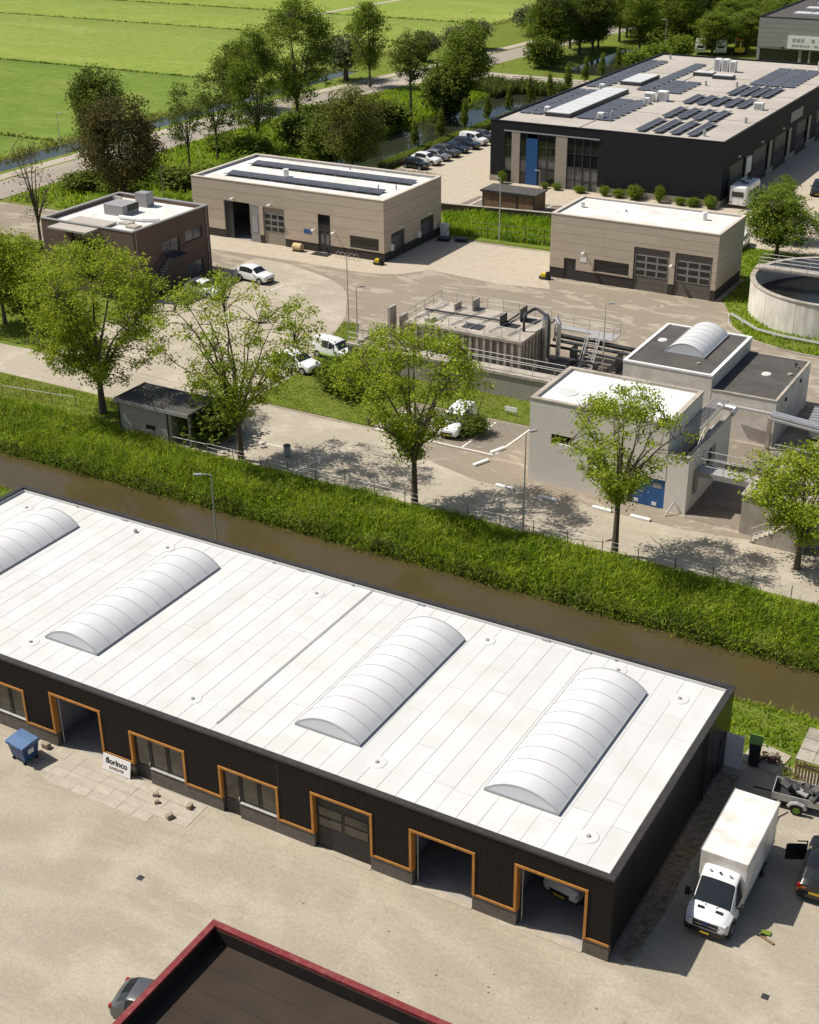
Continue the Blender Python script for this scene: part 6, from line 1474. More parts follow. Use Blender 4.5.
# things in front of the tan buildings
mx = thing('mixer_drum', 'yellowish cylinder box standing at the plinth of the larger tan workshop', 'drum', (-73.2, 84.6, 0.02))
MB().tube([(-0.55, 0, 0.5), (0.55, 0, 0.5)], 0.42, 14).build('drum', M['beige_box'], mx); MB().box(-0.6, -0.4, 0, 0.6, 0.4, 0.1).build('base', M['steel_dark'], mx)
for n_, (x, y, l) in enumerate([(-62.2, 84.4, 'yellow and black pump cart at the corner of the larger tan workshop'), (-43.6, 88.2, 'yellow and black pump cart at the corner of the smaller tan garage')]):
    c = thing('pump_cart', l, 'cart', (x, y, 0.02)); MB().box(-0.4, -0.25, 0.25, 0.15, 0.25, 0.6).build('tank', M['yellow_paint'], c); MB().box(0.16, -0.2, 0.25, 0.42, 0.2, 0.8).build('motor', M['black_plastic'], c); MB().box(-0.55, -0.4, 0.1, 0.55, 0.4, 0.24).build('frame', M['black_plastic'], c)
    for s in (1, -1): MB().disc_x(s * 0.56, s * 0.62, 0, 0.15, 0.15, 10).build('wheel', M['black_rubber'], c)
rk = thing('bicycle_rack', 'metal bicycle rack with hoops before the strip window of the larger tan workshop', 'rack', (-66.6, 84.3, 0.02))
for k in range(5): MB().tube([(-1.2 + k * 0.6, 0, 0), (-1.2 + k * 0.6, 0, 0.6), (-1.0 + k * 0.6, 0.2, 0.75), (-0.8 + k * 0.6, 0.3, 0.6), (-0.8 + k * 0.6, 0.3, 0)], 0.03, 5).build('hoop', M['galv'], rk)
ac = thing('condenser_unit', 'white outdoor air conditioner beside the back corner of the larger tan workshop', 'air conditioner', (-61.2, 98.0, 0.05))
MB().box(-0.45, -0.3, 0.1, 0.45, 0.3, 1.5).build('case', M['white_paint'], ac); MB().disc_x(0.452, 0.47, 0, 0.85, 0.28, 14).build('fan_grille', M['rib_grey'], ac)
for n_, (x, y, l) in enumerate([(-60.4, 96.3, 'dark stack of covers lying behind the air conditioner'), (-58.4, 97.0, 'dark heap of pallets lying farther from the air conditioner')]):
    c = thing('pallet_stack', l, 'pallets', (x, y, 0.02), 0.2)
    for k in range(3): MB().box(-0.7, -0.5, 0.02 + k * 0.15, 0.7, 0.5, 0.12 + k * 0.15).build('pallet', M['steel_dark'], c)
# site cabins at the right edge behind the low block
for n_, (x, y, a, l) in enumerate([(-6.6, 60.7, 0.1, 'grey blue ribbed skip container beside the low block wall')]):
    c = thing('skip_container', l, 'container', (x, y, 0.05), a)
    MB().box(-1.0, -1.6, 0.2, 1.0, 1.6, 1.7).build('body', M['light_grey_clad'], c)
    for k in range(6): MB().box(-1.06, -1.45 + k * 0.55, 0.3, 1.06, -1.3 + k * 0.55, 1.76).build('rib', M['solar_frame'] if k % 2 else M['light_grey_clad'], c)
    for s in (1, -1): MB().box(s * 0.8, -1.5, 0, s * 0.95, 1.5, 0.19).build('skid', M['steel_dark'], c)
for n_, (x, y, l) in enumerate([(-6.4, 66.6, 'white truck cab at the right edge behind the low block'), (-5.2, 71.0, 'second white truck at the right edge, farther back')]):
    c = thing('tipper_truck', l, 'truck', (x, y, 0.05), R(-12))
    MB().box(-1.0, -2.2, 0.7, 1.0, -0.8, 2.3).build('cab', M['car_white'], c, False, 0.12); MB().box(-0.85, -2.22, 1.4, 0.85, -2.15, 2.1).build('windscreen', M['car_glass'], c)
    MB().box(-1.1, -0.6, 0.9, 1.1, 2.6, 1.9).build('body', M['light_grey_clad'], c); MB().box(-0.9, -2.0, 0.4, 0.9, 2.5, 0.69).build('chassis', M['black_plastic'], c)
    for s in (1, -1):
        for yy in (-1.4, 1.6): wheel(c, s * 0.9, yy, 0.42, s, 0.3)
# boats, tents and machines behind the black building
for n_, (x, y, hgt, m, l) in enumerate([(-85.5, 248, 2.4, 'car_white', 'leftmost white covered trailer behind the black building'), (-81.0, 247.5, 2.8, 'car_white', 'white caravan right of the leftmost covered trailer'), (-77.0, 249.0, 3.0, 'car_white', 'white caravan nearest the yellow machine'), (-83.5, 258, 2.6, 'white_paint', 'cream caravan in the second row behind the black building'), (-81.5, 268, 2.6, 'white_paint', 'cream caravan farther back in the second row')]):
    c = thing('caravan', l, 'caravan', (x, y, 0.05), R(15), 'caravans behind the black building')
    MB().prof_x([(-2.2, 0.5), (2.2, 0.5), (2.4, 1.4), (2.1, hgt), (-2.0, hgt), (-2.4, 1.2)], -1.1, 1.1).build('body', M[m], c, False, 0.06)
    MB().box(1.1, -1.2, 1.4, 1.13, 0.6, 2.0).build('window', M['car_glass'], c); MB().box(-0.7, -2.36, 1.3, 0.7, -2.2, 1.9).build('front_window', M['car_glass'], c)
    for s in (1, -1): wheel(c, s * 0.95, 0, 0.33, s)
for n_, (x, y, m, l) in enumerate([(-73.5, 250.0, 'yellow_paint', 'yellow machine in the storage yard behind the black building'), (-77.0, 262.0, 'red_rim', 'red machine behind the yellow one in the storage yard'), (-79.6, 256.5, 'lime_stripe', 'lime green machine left of the red one in the storage yard')]):
    c = thing('loader', l, 'machine', (x, y, 0.05), R(20))
    MB().box(-1.0, -1.8, 0.6, 1.0, 1.8, 1.5).build('chassis', M[m], c, False, 0.1); MB().box(-0.8, -0.2, 1.5, 0.8, 1.3, 2.7).build('cab', M['car_glass'], c); MB().box(-0.85, -0.25, 2.7, 0.85, 1.35, 2.8).build('cab_roof', M[m], c)
    MB().tube([(0, -1.4, 1.4), (0, -2.4, 2.6), (0, -3.4, 1.2)], 0.15, 6).build('boom', M[m], c)
    for s in (1, -1):
        for yy in (-1.2, 1.2): wheel(c, s * 0.95, yy, 0.5, s, 0.35)
# bridge railing, info pillar
br = thing('bridge_railing', 'dark railing of the little road bridge over the pond', 'railing', (-93, 198.4, 0))
railing(br, (-93, 198.4, 0), [(-101, 198.4, 0), (-85.5, 198.4, 0)], 1.1, 3, 2.0, 'steel_dark', 0.05)
MB((-93, 198.4, 0)).box(-101, 194.0, -1.2, -86, 198.2, -0.1).build('bridge_slab', M['concrete'], br)
ip = thing('info_pillar', 'grey blue information pillar at the road junction', 'sign', (-110.3, 199.6, 0.02), R(30))
MB().box(-0.7, -0.15, 0, 0.7, 0.15, 2.8).build('panel', M['blue_panel'], ip); MB().box(-0.75, -0.2, 0, 0.75, 0.2, 0.15).build('foot', M['concrete'], ip)
fg = thing('field_gate', 'wooden field gate at the ditch below the pale bush', 'gate', (-137, 178, 0), R(70))
for z in (0.5, 0.9, 1.3): MB().box(-2.5, -0.03, z, 2.5, 0.03, z + 0.1).build('bar', M['wood_slat'], fg)
for x in (-2.5, 0, 2.5): MB().box(x - 0.08, -0.08, -0.4, x + 0.08, 0.08, 1.6).build('post', M['wood_slat'], fg)

# ================================================================== vegetation
def leaf_quads(P, size, r, up=0.5, asp=0.6, spread=None):
    n = len(P)
    nrm = r.normal(size=(n, 3)); nrm[:, 2] += up; nrm /= np.linalg.norm(nrm, axis=1, keepdims=True)
    t = r.normal(size=(n, 3)); t -= nrm * (t * nrm).sum(1, keepdims=True); t /= np.linalg.norm(t, axis=1, keepdims=True)
    b = np.cross(nrm, t); s = (size * r.uniform(0.55, 1.25, n))[:, None]
    V = np.stack([P - t * s * 0.5, P + b * s * 0.5 * asp, P + t * s * 0.5, P - b * s * 0.5 * asp], 1).reshape(-1, 3)
    return V, np.arange(4 * n).reshape(-1, 4)
def tree_meshes(seed, H, W, th, lm, nclump, per, leaf, cr, r0, bark='bark', shape='round', nl=7, gap=0.35, lean=(0, 0), limb_up=0.55, core=0.15, up=0.9):
    r = np.random.default_rng(seed)
    hc = H - th; c = np.array([lean[0], lean[1], th + hc * 0.5])
    # clump centres in the crown volume
    K = []; ph = r.uniform(0, 6.28, 9); tries = 0
    while len(K) < nclump and tries < nclump * 40:
        tries += 1
        d = r.normal(size=3); d /= np.linalg.norm(d); rad = r.uniform(core, 1.0) ** 0.5
        q = d * rad
        if shape == 'round': w = 1.0 if q[2] > -0.2 else 1.0 + 0.35 * (q[2] + 0.2)
        elif shape == 'vase': w = 1.0 if q[2] > 0.1 else max(0.22, 1.0 + 0.85 * (q[2] - 0.1))
        elif shape == 'cone': w = max(0.1, 0.5 * (1 - q[2])) * 1.35
        elif shape == 'tall': w = 1.0 - 0.35 * max(0, q[2])
        else: w = 1.0
        bumpy = 0.86 + 0.22 * math.sin(3.1 * q[0] + ph[0]) * math.sin(2.7 * q[1] + ph[1]) + 0.12 * math.sin(5 * q[2] + ph[2])
        g = math.sin(4.2 * q[0] + ph[3]) + math.sin(4.6 * q[1] + ph[4]) + math.sin(4.4 * q[2] + ph[5]) + math.sin(7.5 * q[0] + ph[6]) * math.sin(7.1 * q[1] + ph[7])
        if g < -3 + 4.2 * gap and r.random() < 0.85: continue
        K.append(c + q * np.array([W / 2 * w * bumpy, W / 2 * w * bumpy, hc / 2 * (0.93 + 0.1 * bumpy)]))
    K = np.array(K)
    # trunk and limbs
    mb = MB(); LP = []
    topz = th + hc * (0.75 if shape != 'cone' else 0.92)
    tp = [np.array([0, 0, -0.1]), np.array([lean[0] * 0.15, lean[1] * 0.15, th * 0.5]), np.array([lean[0] * 0.5, lean[1] * 0.5, th]), np.array([lean[0] + r.normal() * 0.2, lean[1] + r.normal() * 0.2, (th + topz) / 2]), np.array([lean[0] + r.normal() * 0.3, lean[1] + r.normal() * 0.3, topz])]
    mb.tube([tuple(p) for p in tp], [r0 * 1.25, r0 * 0.95, r0 * 0.8, r0 * 0.42, r0 * 0.1], 8)
    for k in range(24):
        u = k / 23 * 2; i = min(1, int(u)); LP.append(tp[2 + i] + (tp[3 + i] - tp[2 + i]) * (u - i))
    for k in range(nl):
        az = 2 * math.pi * (k + r.uniform(-0.25, 0.25)) / nl; s = tp[2] + np.array([0, 0, (0.0 + 0.3 * (k % 3)) * min(th * 0.4, 1.2) - 0.2])
        el = r.uniform(0.05, 0.85)
        e = c + np.array([math.cos(az) * W / 2 * (0.86 - 0.3 * el), math.sin(az) * W / 2 * (0.86 - 0.3 * el), (el - 0.25) * hc * 0.62])
        m = s * 0.45 + e * 0.55 + np.array([-math.cos(az) * W * 0.06, -math.sin(az) * W * 0.06, hc * 0.06 + limb_up * 0.6])
        pts = []
        for q in range(7):
            t = q / 6; p = s * (1 - t) ** 2 + 2 * m * t * (1 - t) + e * t * t; p = p + r.normal(size=3) * 0.06 * W / 10 * (q > 0); pts.append(p)
        mb.tube([tuple(p) for p in pts], [r0 * x for x in (0.5, 0.44, 0.36, 0.28, 0.2, 0.13, 0.06)], 6)
        for q in range(6): LP += [pts[q] * (1 - w) + pts[q + 1] * w for w in (0, 0.33, 0.66)]
    LP = np.array(LP)
    for p in K[:: max(1, len(K) // 260)]:
        cost = np.linalg.norm(LP - p, axis=1) + 0.7 * np.maximum(0, LP[:, 2] - p[2] + 0.3)
        a = LP[int(np.argmin(cost))]; mid = (a + p) / 2 + np.array([0, 0, 0.08 * np.linalg.norm(p - a)]) + r.normal(size=3) * 0.05
        mb.tube([tuple(a), tuple(mid), tuple(p)], [r0 * 0.16, r0 * 0.1, r0 * 0.04], 4)
    trunk = mb.mesh('trunk', M[bark], True)
    n = len(K) * per
    sg = cr * r.uniform(0.6, 1.25, len(K))
    P = np.repeat(K, per, 0) + r.normal(size=(n, 3)) * np.repeat(sg, per)[:, None] * np.array([1, 1, 0.62])
    P[:, 2] = np.maximum(P[:, 2], th * 0.45 if th > 0.5 else 0.05)
    V, F = leaf_quads(P, leaf, r, up)
    return trunk, raw_mesh('crown', V, F, M[lm])
def plant(name, label, meshes, x, y, rz=0.0, sc=(1, 1, 1), group=None, cat='tree', z=0.0, crown='crown', trunk='trunk'):
    t = thing(name, label, cat, (x, y, z), rz, group); t.scale = sc
    link(trunk, meshes[0], t); link(crown, meshes[1], t)
    return t
# the row along the canal
TR = [
 ('leftmost, densest tree of the canal row, left of the brick shed', -60.6, 36.7, 14.6, 13.6, 2.8, 400, 96, 0.23, 0.44, 0.30, 101, 0.42, 0.25, 10),
 ('second tree of the canal row, airy, just right of the brick shed', -44.7, 34.5, 15.0, 13.4, 3.0, 215, 84, 0.22, 0.38, 0.24, 102, 0.50, 0.45, 14),
 ('third tree of the canal row, airy, before the marked parking bays', -29.1, 34.3, 14.2, 12.2, 3.4, 235, 84, 0.22, 0.38, 0.24, 103, 0.50, 0.40, 13),
 ('fourth tree of the canal row, airy, in front of the pump house', -13.6, 34.2, 11.8, 11.0, 3.9, 165, 78, 0.21, 0.36, 0.21, 104, 0.52, 0.42, 13)]
for l, x, y, H, W, th, nc, per, lf, cr, r0, sd_, gp, co, nl_ in TR:
    plant('canal_tree', l, tree_meshes(sd_, H, W, th, 'leaf_fresh', nc, per, lf, cr, r0, gap=gp, nl=nl_, core=co, shape='vase' if sd_ > 101 else 'round'), x, y, sd_, group='trees in a row along the canal path')
plant('canal_tree', 'last leafy tree of the canal row, cut by the right edge', tree_meshes(105, 9.0, 8.4, 2.2, 'leaf_fresh', 220, 70, 0.22, 0.38, 0.2, gap=0.45), -2.4, 38.2, 0.4, group='trees in a row along the canal path')
plant('yard_tree', 'leafy tree cut by the left edge beside the canal path bend', tree_meshes(106, 9.5, 9.0, 2.0, 'leaf_fresh', 320, 70, 0.25, 0.5, 0.22, gap=0.3), -84.5, 49.5, 0.4)
# prototypes for the middle distance
PA = tree_meshes(201, 14, 9.5, 3.0, 'leaf_mid', 330, 50, 0.34, 0.6, 0.26, gap=0.42)
PB = tree_meshes(202, 14, 10, 2.5, 'leaf_dark', 360, 52, 0.37, 0.62, 0.28, gap=0.3)
PC = tree_meshes(203, 16, 9.0, 3.0, 'leaf_mid', 300, 46, 0.34, 0.6, 0.26, gap=0.55, shape='tall')
PD = tree_meshes(204, 5.5, 5.4, 1.6, 'leaf_willow', 120, 34, 0.42, 0.55, 0.28, gap=0.2)
PE = tree_meshes(205, 12.5, 12, 1.6, 'leaf_olive', 400, 52, 0.34, 0.6, 0.25, gap=0.3)
PF = tree_meshes(206, 4.6, 1.9, 0.9, 'leaf_cone', 90, 40, 0.2, 0.17, 0.08, shape='cone', gap=0.0, nl=3)
PG = tree_meshes(207, 13, 7, 3.5, 'leaf_dark', 105, 40, 0.30, 0.45, 0.17, gap=0.6, shape='tall', core=0.3)
PH = tree_meshes(208, 3.0, 3.4, 0.3, 'leaf_mid', 110, 34, 0.32, 0.42, 0.08, gap=0.1, nl=4)
PI = tree_meshes(209, 3.0, 3.4, 0.3, 'leaf_dark', 110, 34, 0.34, 0.42, 0.08, gap=0.1, nl=4)
PJ = tree_meshes(210, 14, 12.4, 2.0, 'leaf_brown', 400, 56, 0.34, 0.62, 0.28, gap=0.2)
def put(P, base_H, base_W, name, label, x, y, H, W, rz, group=None, cat='tree', **k):
    return plant(name, label, P, x, y, rz, (W / base_W, W / base_W, H / base_H), group, cat, **k)
put(PJ, 14, 12.4, 'copper_tree', 'large brown leaved tree behind the brick office roof', -104.0, 90.5, 14.2, 12.6, 0.3)
put(PB, 14, 10, 'roadside_tree', 'round dark green tree behind the brown leaved one', -120.0, 105.0, 14.5, 9.0, 1.0)
put(PG, 13, 7, 'slender_tree', 'slender leaning tree left of the pair behind the larger tan workshop', -109.3, 110.7, 12.7, 6.0, 0.4)
put(PG, 13, 7, 'slender_tree', 'slender tree right of the pair behind the larger tan workshop', -110.5, 118.8, 13.6, 7.4, 2.2)
plant('tall_tree', 'tallest airy tree at the upper left behind the solar roof', tree_meshes(220, 20.5, 14.5, 4.0, 'leaf_mid', 430, 72, 0.31, 0.62, 0.3, gap=0.42, shape='tall', nl=9, core=0.25), -112.6, 143.0, 0.9)
plant('tall_tree', 'light tree just left of the tallest airy tree', tree_meshes(221, 17.5, 9.6, 2.6, 'leaf_mid', 290, 62, 0.29, 0.5, 0.2, gap=0.5, shape='tall', nl=8, core=0.25), -109.0, 127.0, 0.9)
put(PB, 14, 10, 'roadside_tree', 'dark round tree left of the tallest airy tree', -131.0, 152.0, 11.4, 10.5, 2.0)
for k_, (x_, y_, h_, w_, l_) in enumerate([(-98.6, 127.4, 5.6, 5.5, 'tall dark shrub left of the olive tree behind the solar roof'), (-94.6, 122.6, 6.2, 6.0, 'tall dark shrub touching the olive tree on its left'), (-104.0, 130.5, 4.4, 5.0, 'dark shrub below the tallest airy tree')]): put(PI, 3, 3.4, 'shrub', l_, x_, y_, h_, w_, k_ * 1.3, None, 'shrub')
put(PE, 12.5, 12, 'olive_tree', 'broad olive green tree directly behind the back of the larger tan workshop', -87.8, 120.0, 12.2, 10.4, 0.5)
put(PC, 16, 9, 'tall_tree', 'tall tree standing before the road left of the trunked pond tree', -122.4, 181.5, 15.6, 8.4, 2.7)
plant('roadside_tree', 'tree with long bare trunk on the pond bank', tree_meshes(222, 14.0, 7.6, 5.8, 'leaf_dark', 170, 54, 0.31, 0.5, 0.22, gap=0.45, nl=7), -101.0, 159.5, 1.1)
put(PA, 14, 9.5, 'roadside_tree', 'light green tree standing over the pond near the road junction', -96.5, 170.5, 14.2, 10.8, 3.0)
put(PI, 3, 3.4, 'bush', 'dark bush at the foot of the light green pond tree', -98.5, 167.0, 6.5, 7.5, 0.5, cat='bush')
put(PI, 3, 3.4, 'bush', 'dark bush right of the trunked pond tree', -101.5, 170.5, 6.5, 7.0, 1.5, cat='bush')
put(PI, 3, 3.4, 'bush', 'dark bush on the pond bank left of the trunked tree', -101.0, 152.0, 3.6, 7.0, 2.5, cat='bush')
put(PH, 3, 3.4, 'bush', 'green bush on the pond bank farther left', -101.5, 144.0, 3.0, 6.0, 0.8, cat='bush')
for k, (x, y, s, l) in enumerate([(-128.2, 213, 1.05, 'first pollard willow from the left along the upper road'), (-127.0, 224, 1.0, 'second pollard willow from the left along the upper road'), (-126.0, 232, 1.1, 'third pollard willow from the left along the upper road'), (-125.0, 256, 1.2, 'pollard willow farthest along the upper road'), (-130.5, 186, 1.5, 'large pale willow bush beside the field gate')]):
    put(PD, 5.5, 5.4, 'pollard_willow', l, x, y, 5.6 * s, 6.2 * s, k * 1.3, 'pollard willows along the upper road')
for k in range(11):
    put(PF, 4.6, 1.9, 'column_tree', 'small clipped column tree, number %s from the near end of the pond row' % ['one', 'two', 'three', 'four', 'five', 'six', 'seven', 'eight', 'nine', 'ten', 'eleven'][k], -86.9, 136.0 + k * 8.0, 4.8 + 0.25 * (k % 3), 1.75 + 0.15 * (k % 2), k * 0.9, 'clipped column trees along the pond')
# bare tree at the left
tm = tree_meshes(301, 13.6, 6.4, 3.2, 'leaf_brown', 130, 3, 0.3, 0.6, 0.2, bark='bark_pale', gap=0.3, nl=9, shape='tall')
plant('bare_tree', 'nearly bare tree with thin pale branches left of the brick office', tm, -99.6, 70.6, 0.4)
put(PB, 14, 10, 'roadside_tree', 'dark tree cut by the left edge beside the access road', -108.5, 68.0, 12.0, 7.0, 0.7)
put(PA, 14, 9.5, 'yard_tree', 'green tree at the tank lawn behind the round tank', -23.6, 106.0, 8.2, 9.4, 0.2)
put(PA, 14, 9.5, 'yard_tree', 'second green tree at the right edge behind the round tank', -17.0, 111.0, 7.4, 8.4, 1.9)
put(PA, 14, 9.5, 'yard_tree', 'young green tree left of the parked dark car', -26.0, 114.5, 7.5, 5.0, 2.8)
BU = [('leaf_mid', -44.6, 50.0, 3.6, 4.0, 'round bush on the lawn right of the delivery van'), ('leaf_dark', -46.4, 50.6, 2.6, 3.0, 'darker bush on the lawn left of the round one'), ('leaf_dark', -31.3, 47.6, 1.5, 2.4, 'low dark shrub beside the small van in the marked bay'), ('leaf_dark', -49.4, 36.9, 3.1, 4.8, 'dark bush at the right end of the brick shed'), ('leaf_mid', -86.5, 55.0, 3.6, 6.0, 'bush on the left lawn before the brick office'), ('leaf_mid', -93.5, 58.0, 3.2, 6.5, 'bush left of the brick office near the bare tree'), ('leaf_dark', -99.0, 61.0, 3.0, 6.0, 'dark bush at the left edge near the access road'), ('leaf_mid', -2.2, 52.0, 2.8, 3.0, 'bush behind the railed basin at the right edge'), ('leaf_mid', -14.8, 101.5, 2.6, 6, 'wide bush behind the round tank bridge')]
for m_, x, y, H, W, l in BU: put(PH if m_ == 'leaf_mid' else PI, 3, 3.4, 'bush', l, x, y, H, W, x, 'bushes about the yard', 'bush')
FS = [(-52.0, 1.3, 1.3), (-50.0, 1.1, 1.6), (-47.8, 1.8, 2.0), (-44.4, 2.1, 1.3), (-41.6, 1.0, 1.4), (-39.9, 1.1, 1.6), (-37.6, 1.6, 1.6), (-58.8, 0.9, 1.2), (-60.6, 0.8, 1.0), (-67.0, 1.6, 1.2), (-55.5, 0.9, 1.5)]
for k, (x, H, W) in enumerate(FS): put(PH, 3, 3.4, 'shrub', 'small shrub at the foot of the black facade, number %s from the left' % ['one', 'two', 'three', 'four', 'five', 'six', 'seven', 'eight', 'nine', 'ten', 'eleven'][sorted(FS).index(FS[k])], x, 125.0, H, W, k, 'shrubs along the black facade', 'shrub')
# wood at the top
wr_ = np.random.default_rng(11)
WOOD = []
for k in range(46):
    for _ in range(60):
        x, y = wr_.uniform(-112, -62), wr_.uniform(226, 330)
        rx = np.interp(y, [212, 236, 258, 310], [-117.5, -115.6, -113.5, -106])
        if x < rx + 8 or (-101.5 < x < -85.5 and y < 244) or (x > -86 and y < 246) or (x > -69 and y < 322): continue
        if all((x - a) ** 2 + (y - b) ** 2 > 34 for a, b in WOOD): WOOD.append((x, y)); break
for k, (x, y) in enumerate(WOOD):
    H = wr_.uniform(10, 16) * (0.75 if x > -88 else 1.0); W = wr_.uniform(8.5, 11.5)
    put([PB, PB, PA, PC][k % 4], [14, 14, 14, 16][k % 4], [10, 10, 9.5, 9][k % 4], 'wood_tree', '%s in the wood at the top, %s' % (['dark rounded tree', 'dark spreading tree', 'mid green tree', 'tall airy tree'][k % 4], 'beside the upper road' if x < -100 else ('behind the far pond' if x < -86 else 'towards the grey hall')), x, y, H, W, k * 0.7, 'trees of the wood at the top')
for k, (x, y, H, W, P, b) in enumerate([(-106, 229, 14.5, 11, PB, (14, 10)), (-101.5, 238, 13, 10, PB, (14, 10)), (-108.5, 242, 15, 10, PA, (14, 9.5)), (-103.0, 216, 5.5, 6.5, PI, (3, 3.4)), (-84.5, 219, 4.0, 5.0, PH, (3, 3.4)), (-84.5, 229, 4.0, 6.0, PH, (3, 3.4)), (-83, 240, 4.5, 6.0, PH, (3, 3.4)), (-104.4, 222, 4.0, 6, PI, (3, 3.4))]):
    put(P, b[0], b[1], 'wood_tree' if k < 3 else 'bush', ['dark tree at the edge of the wood nearest the junction island', 'dark tree at the edge of the wood over the far pond', 'green tree at the edge of the wood beside the upper road', 'dark bush on the grass island by the junction', 'light bush on the near side of the far pond', 'light bush midway along the far pond', 'light bush at the far end of the far pond', 'dark bush behind the junction island'][k], x, y, H, W, k * 1.1, None, 'tree' if k < 3 else 'bush')
for k, (x, y, H, W) in enumerate([(-91, 256, 4, 8), (-88, 262, 5, 8), (-93, 266, 6, 9), (-88.5, 272, 5, 8), (-86, 280, 5, 8), (-90, 286, 6, 9), (-84, 290, 5, 8), (-80, 296, 6, 9), (-76, 290, 5, 8), (-85, 300, 7, 9)]):
    put(PH if k % 3 else PI, 3, 3.4, 'bush', '%s bush in the thicket left of the stored caravans' % ('dark' if k % 3 == 0 else 'light green'), x, y, H, W, k * 1.7, 'thicket left of the caravans', 'bush')
# verge shrubs between the road and the office
vr = np.random.default_rng(5)
VS = [(-116, 96, 2.2, 6), (-113, 101, 2.6, 7), (-110, 97, 1.8, 5), (-105, 103, 2.4, 6.5), (-101, 106, 2.8, 7), (-99, 112, 3.0, 7), (-106, 121, 3.6, 7), (-114, 125, 2.4, 6), (-104, 134, 4.4, 8), (-110, 138, 3.2, 7), (-113, 148, 3.0, 8), (-108, 152, 3.2, 7), (-95.5, 101, 1.8, 6), (-92.5, 106, 2.0, 5)]
ORD = ['first', 'second', 'third', 'fourth', 'fifth', 'sixth', 'seventh', 'eighth', 'ninth', 'tenth', 'eleventh', 'twelfth', 'thirteenth', 'fourteenth']
VS.sort(key=lambda v: 0.866 * v[0] + 0.5 * v[1])
for k, (x, y, H, W) in enumerate(VS): put(PI if k % 3 == 0 else PH, 3, 3.4, 'shrub', '%s shrub from the left in the verge between road and tan workshop' % ORD[k], x, y, H, W, k * 0.8, 'shrubs of the overgrown verge', 'shrub')

# hedge beside the parking
hr = np.random.default_rng(21)
def hedge(name, label, a, b, w, h, lm, n):
    t = thing(name, label, 'hedge', (*a, 0)); d = np.array([b[0] - a[0], b[1] - a[1]]); L_ = np.linalg.norm(d); d /= L_; nn = np.array([-d[1], d[0]])
    s = hr.uniform(0, L_, n); u = hr.uniform(-1, 1, n); z = hr.uniform(0, 1, n)
    e = hr.integers(0, 3, n); u = np.where(e == 0, np.sign(u) * (0.9 + 0.15 * np.abs(u)), u); z = np.where(e > 0, 0.9 + 0.16 * z, z)
    P = np.stack([d[0] * s + nn[0] * u * w / 2, d[1] * s + nn[1] * u * w / 2, 0.05 + z * h], 1) + hr.normal(size=(n, 3)) * 0.06
    V, F = leaf_quads(P, 0.24, hr)
    link('foliage', raw_mesh('foliage', V, F, M[lm]), t)
    MB((*a, 0)).prism([(a[0] + nn[0] * w * 0.38, a[1] + nn[1] * w * 0.38), (a[0] - nn[0] * w * 0.38, a[1] - nn[1] * w * 0.38), (b[0] - nn[0] * w * 0.38, b[1] - nn[1] * w * 0.38), (b[0] + nn[0] * w * 0.38, b[1] + nn[1] * w * 0.38)], 0, h * 0.8).build('twigs', M['bark'], t)
hedge('hedge', 'clipped green hedge between the parked cars and the pond', (-85.6, 124.0), (-85.6, 178.0), 1.3, 1.0, 'leaf_mid', 12000)

# ---- grasses: uncountable, one object for each patch
def inside(poly, x, y):
    n = len(poly); c = np.zeros(len(x), bool); j = n - 1
    for i in range(n):
        xi, yi = poly[i]; xj, yj = poly[j]
        c ^= ((yi > y) != (yj > y)) & (x < (xj - xi) * (y - yi) / (yj - yi + 1e-12) + xi); j = i
    return c
def blades(name, label, poly, dens, h0, h1, wd, lm, cat='grass', base=0.0, slope=False, clump=0.35, seed=1, lean=0.35, wind=(0.12, -0.05)):
    r = np.random.default_rng(seed)
    xs = [p[0] for p in poly]; ys = [p[1] for p in poly]
    n = int((max(xs) - min(xs)) * (max(ys) - min(ys)) * dens)
    x = r.uniform(min(xs), max(xs), n); y = r.uniform(min(ys), max(ys), n)
    k = inside(poly, x, y)
    v = np.sin(x * 0.9 + 1.3 * np.sin(y * 0.8 + seed)) + np.sin(y * 1.7 + 1.1 * np.sin(x * 0.7)) + 0.7 * np.sin(x * 2.9 + y * 2.3)
    k &= r.random(n) < (1 - clump) + clump * (v + 2.7) / 5.4 * 1.6
    x, y, v = x[k], y[k], v[k]; n = len(x)
    z = np.interp(y, CAN_Y, CAN_Z) if slope else np.full(n, base)
    h = r.uniform(h0, h1, n) * (0.85 + 0.12 * v)
    a = r.uniform(0, 2 * math.pi, n); w = wd * r.uniform(0.6, 1.3, n) / 2
    lx, ly = r.normal(size=n) * lean * h + wind[0] * h, r.normal(size=n) * lean * h + wind[1] * h
    cx_, cy_ = np.cos(a) * w, np.sin(a) * w
    V = np.empty((n, 5, 3), np.float32)
    V[:, 0] = np.stack([x - cx_, y - cy_, z - 0.03], 1); V[:, 1] = np.stack([x + cx_, y + cy_, z - 0.03], 1)
    V[:, 2] = np.stack([x + cx_ * 0.9 + lx * 0.4, y + cy_ * 0.9 + ly * 0.4, z + h * 0.62], 1); V[:, 3] = np.stack([x - cx_ * 0.9 + lx * 0.4, y - cy_ * 0.9 + ly * 0.4, z + h * 0.62], 1)
    V[:, 4] = np.stack([x + lx * 1.3, y + ly * 1.3, z + h], 1)
    i = np.arange(n)[:, None] * 5
    F = np.concatenate([i + np.array([[0, 1, 2]]), i + np.array([[0, 2, 3]]), i + np.array([[3, 2, 4]])], 0)
    return tag(link(name, raw_mesh(name, V.reshape(-1, 3), F, M[lm])), label, cat, kind='stuff')
bank = [(-84, 27.9), (14, 27.9), (14, 33.6), (-24, 33.9), (-50, 33.7), (-57, 34.6), (-84, 35.5)]
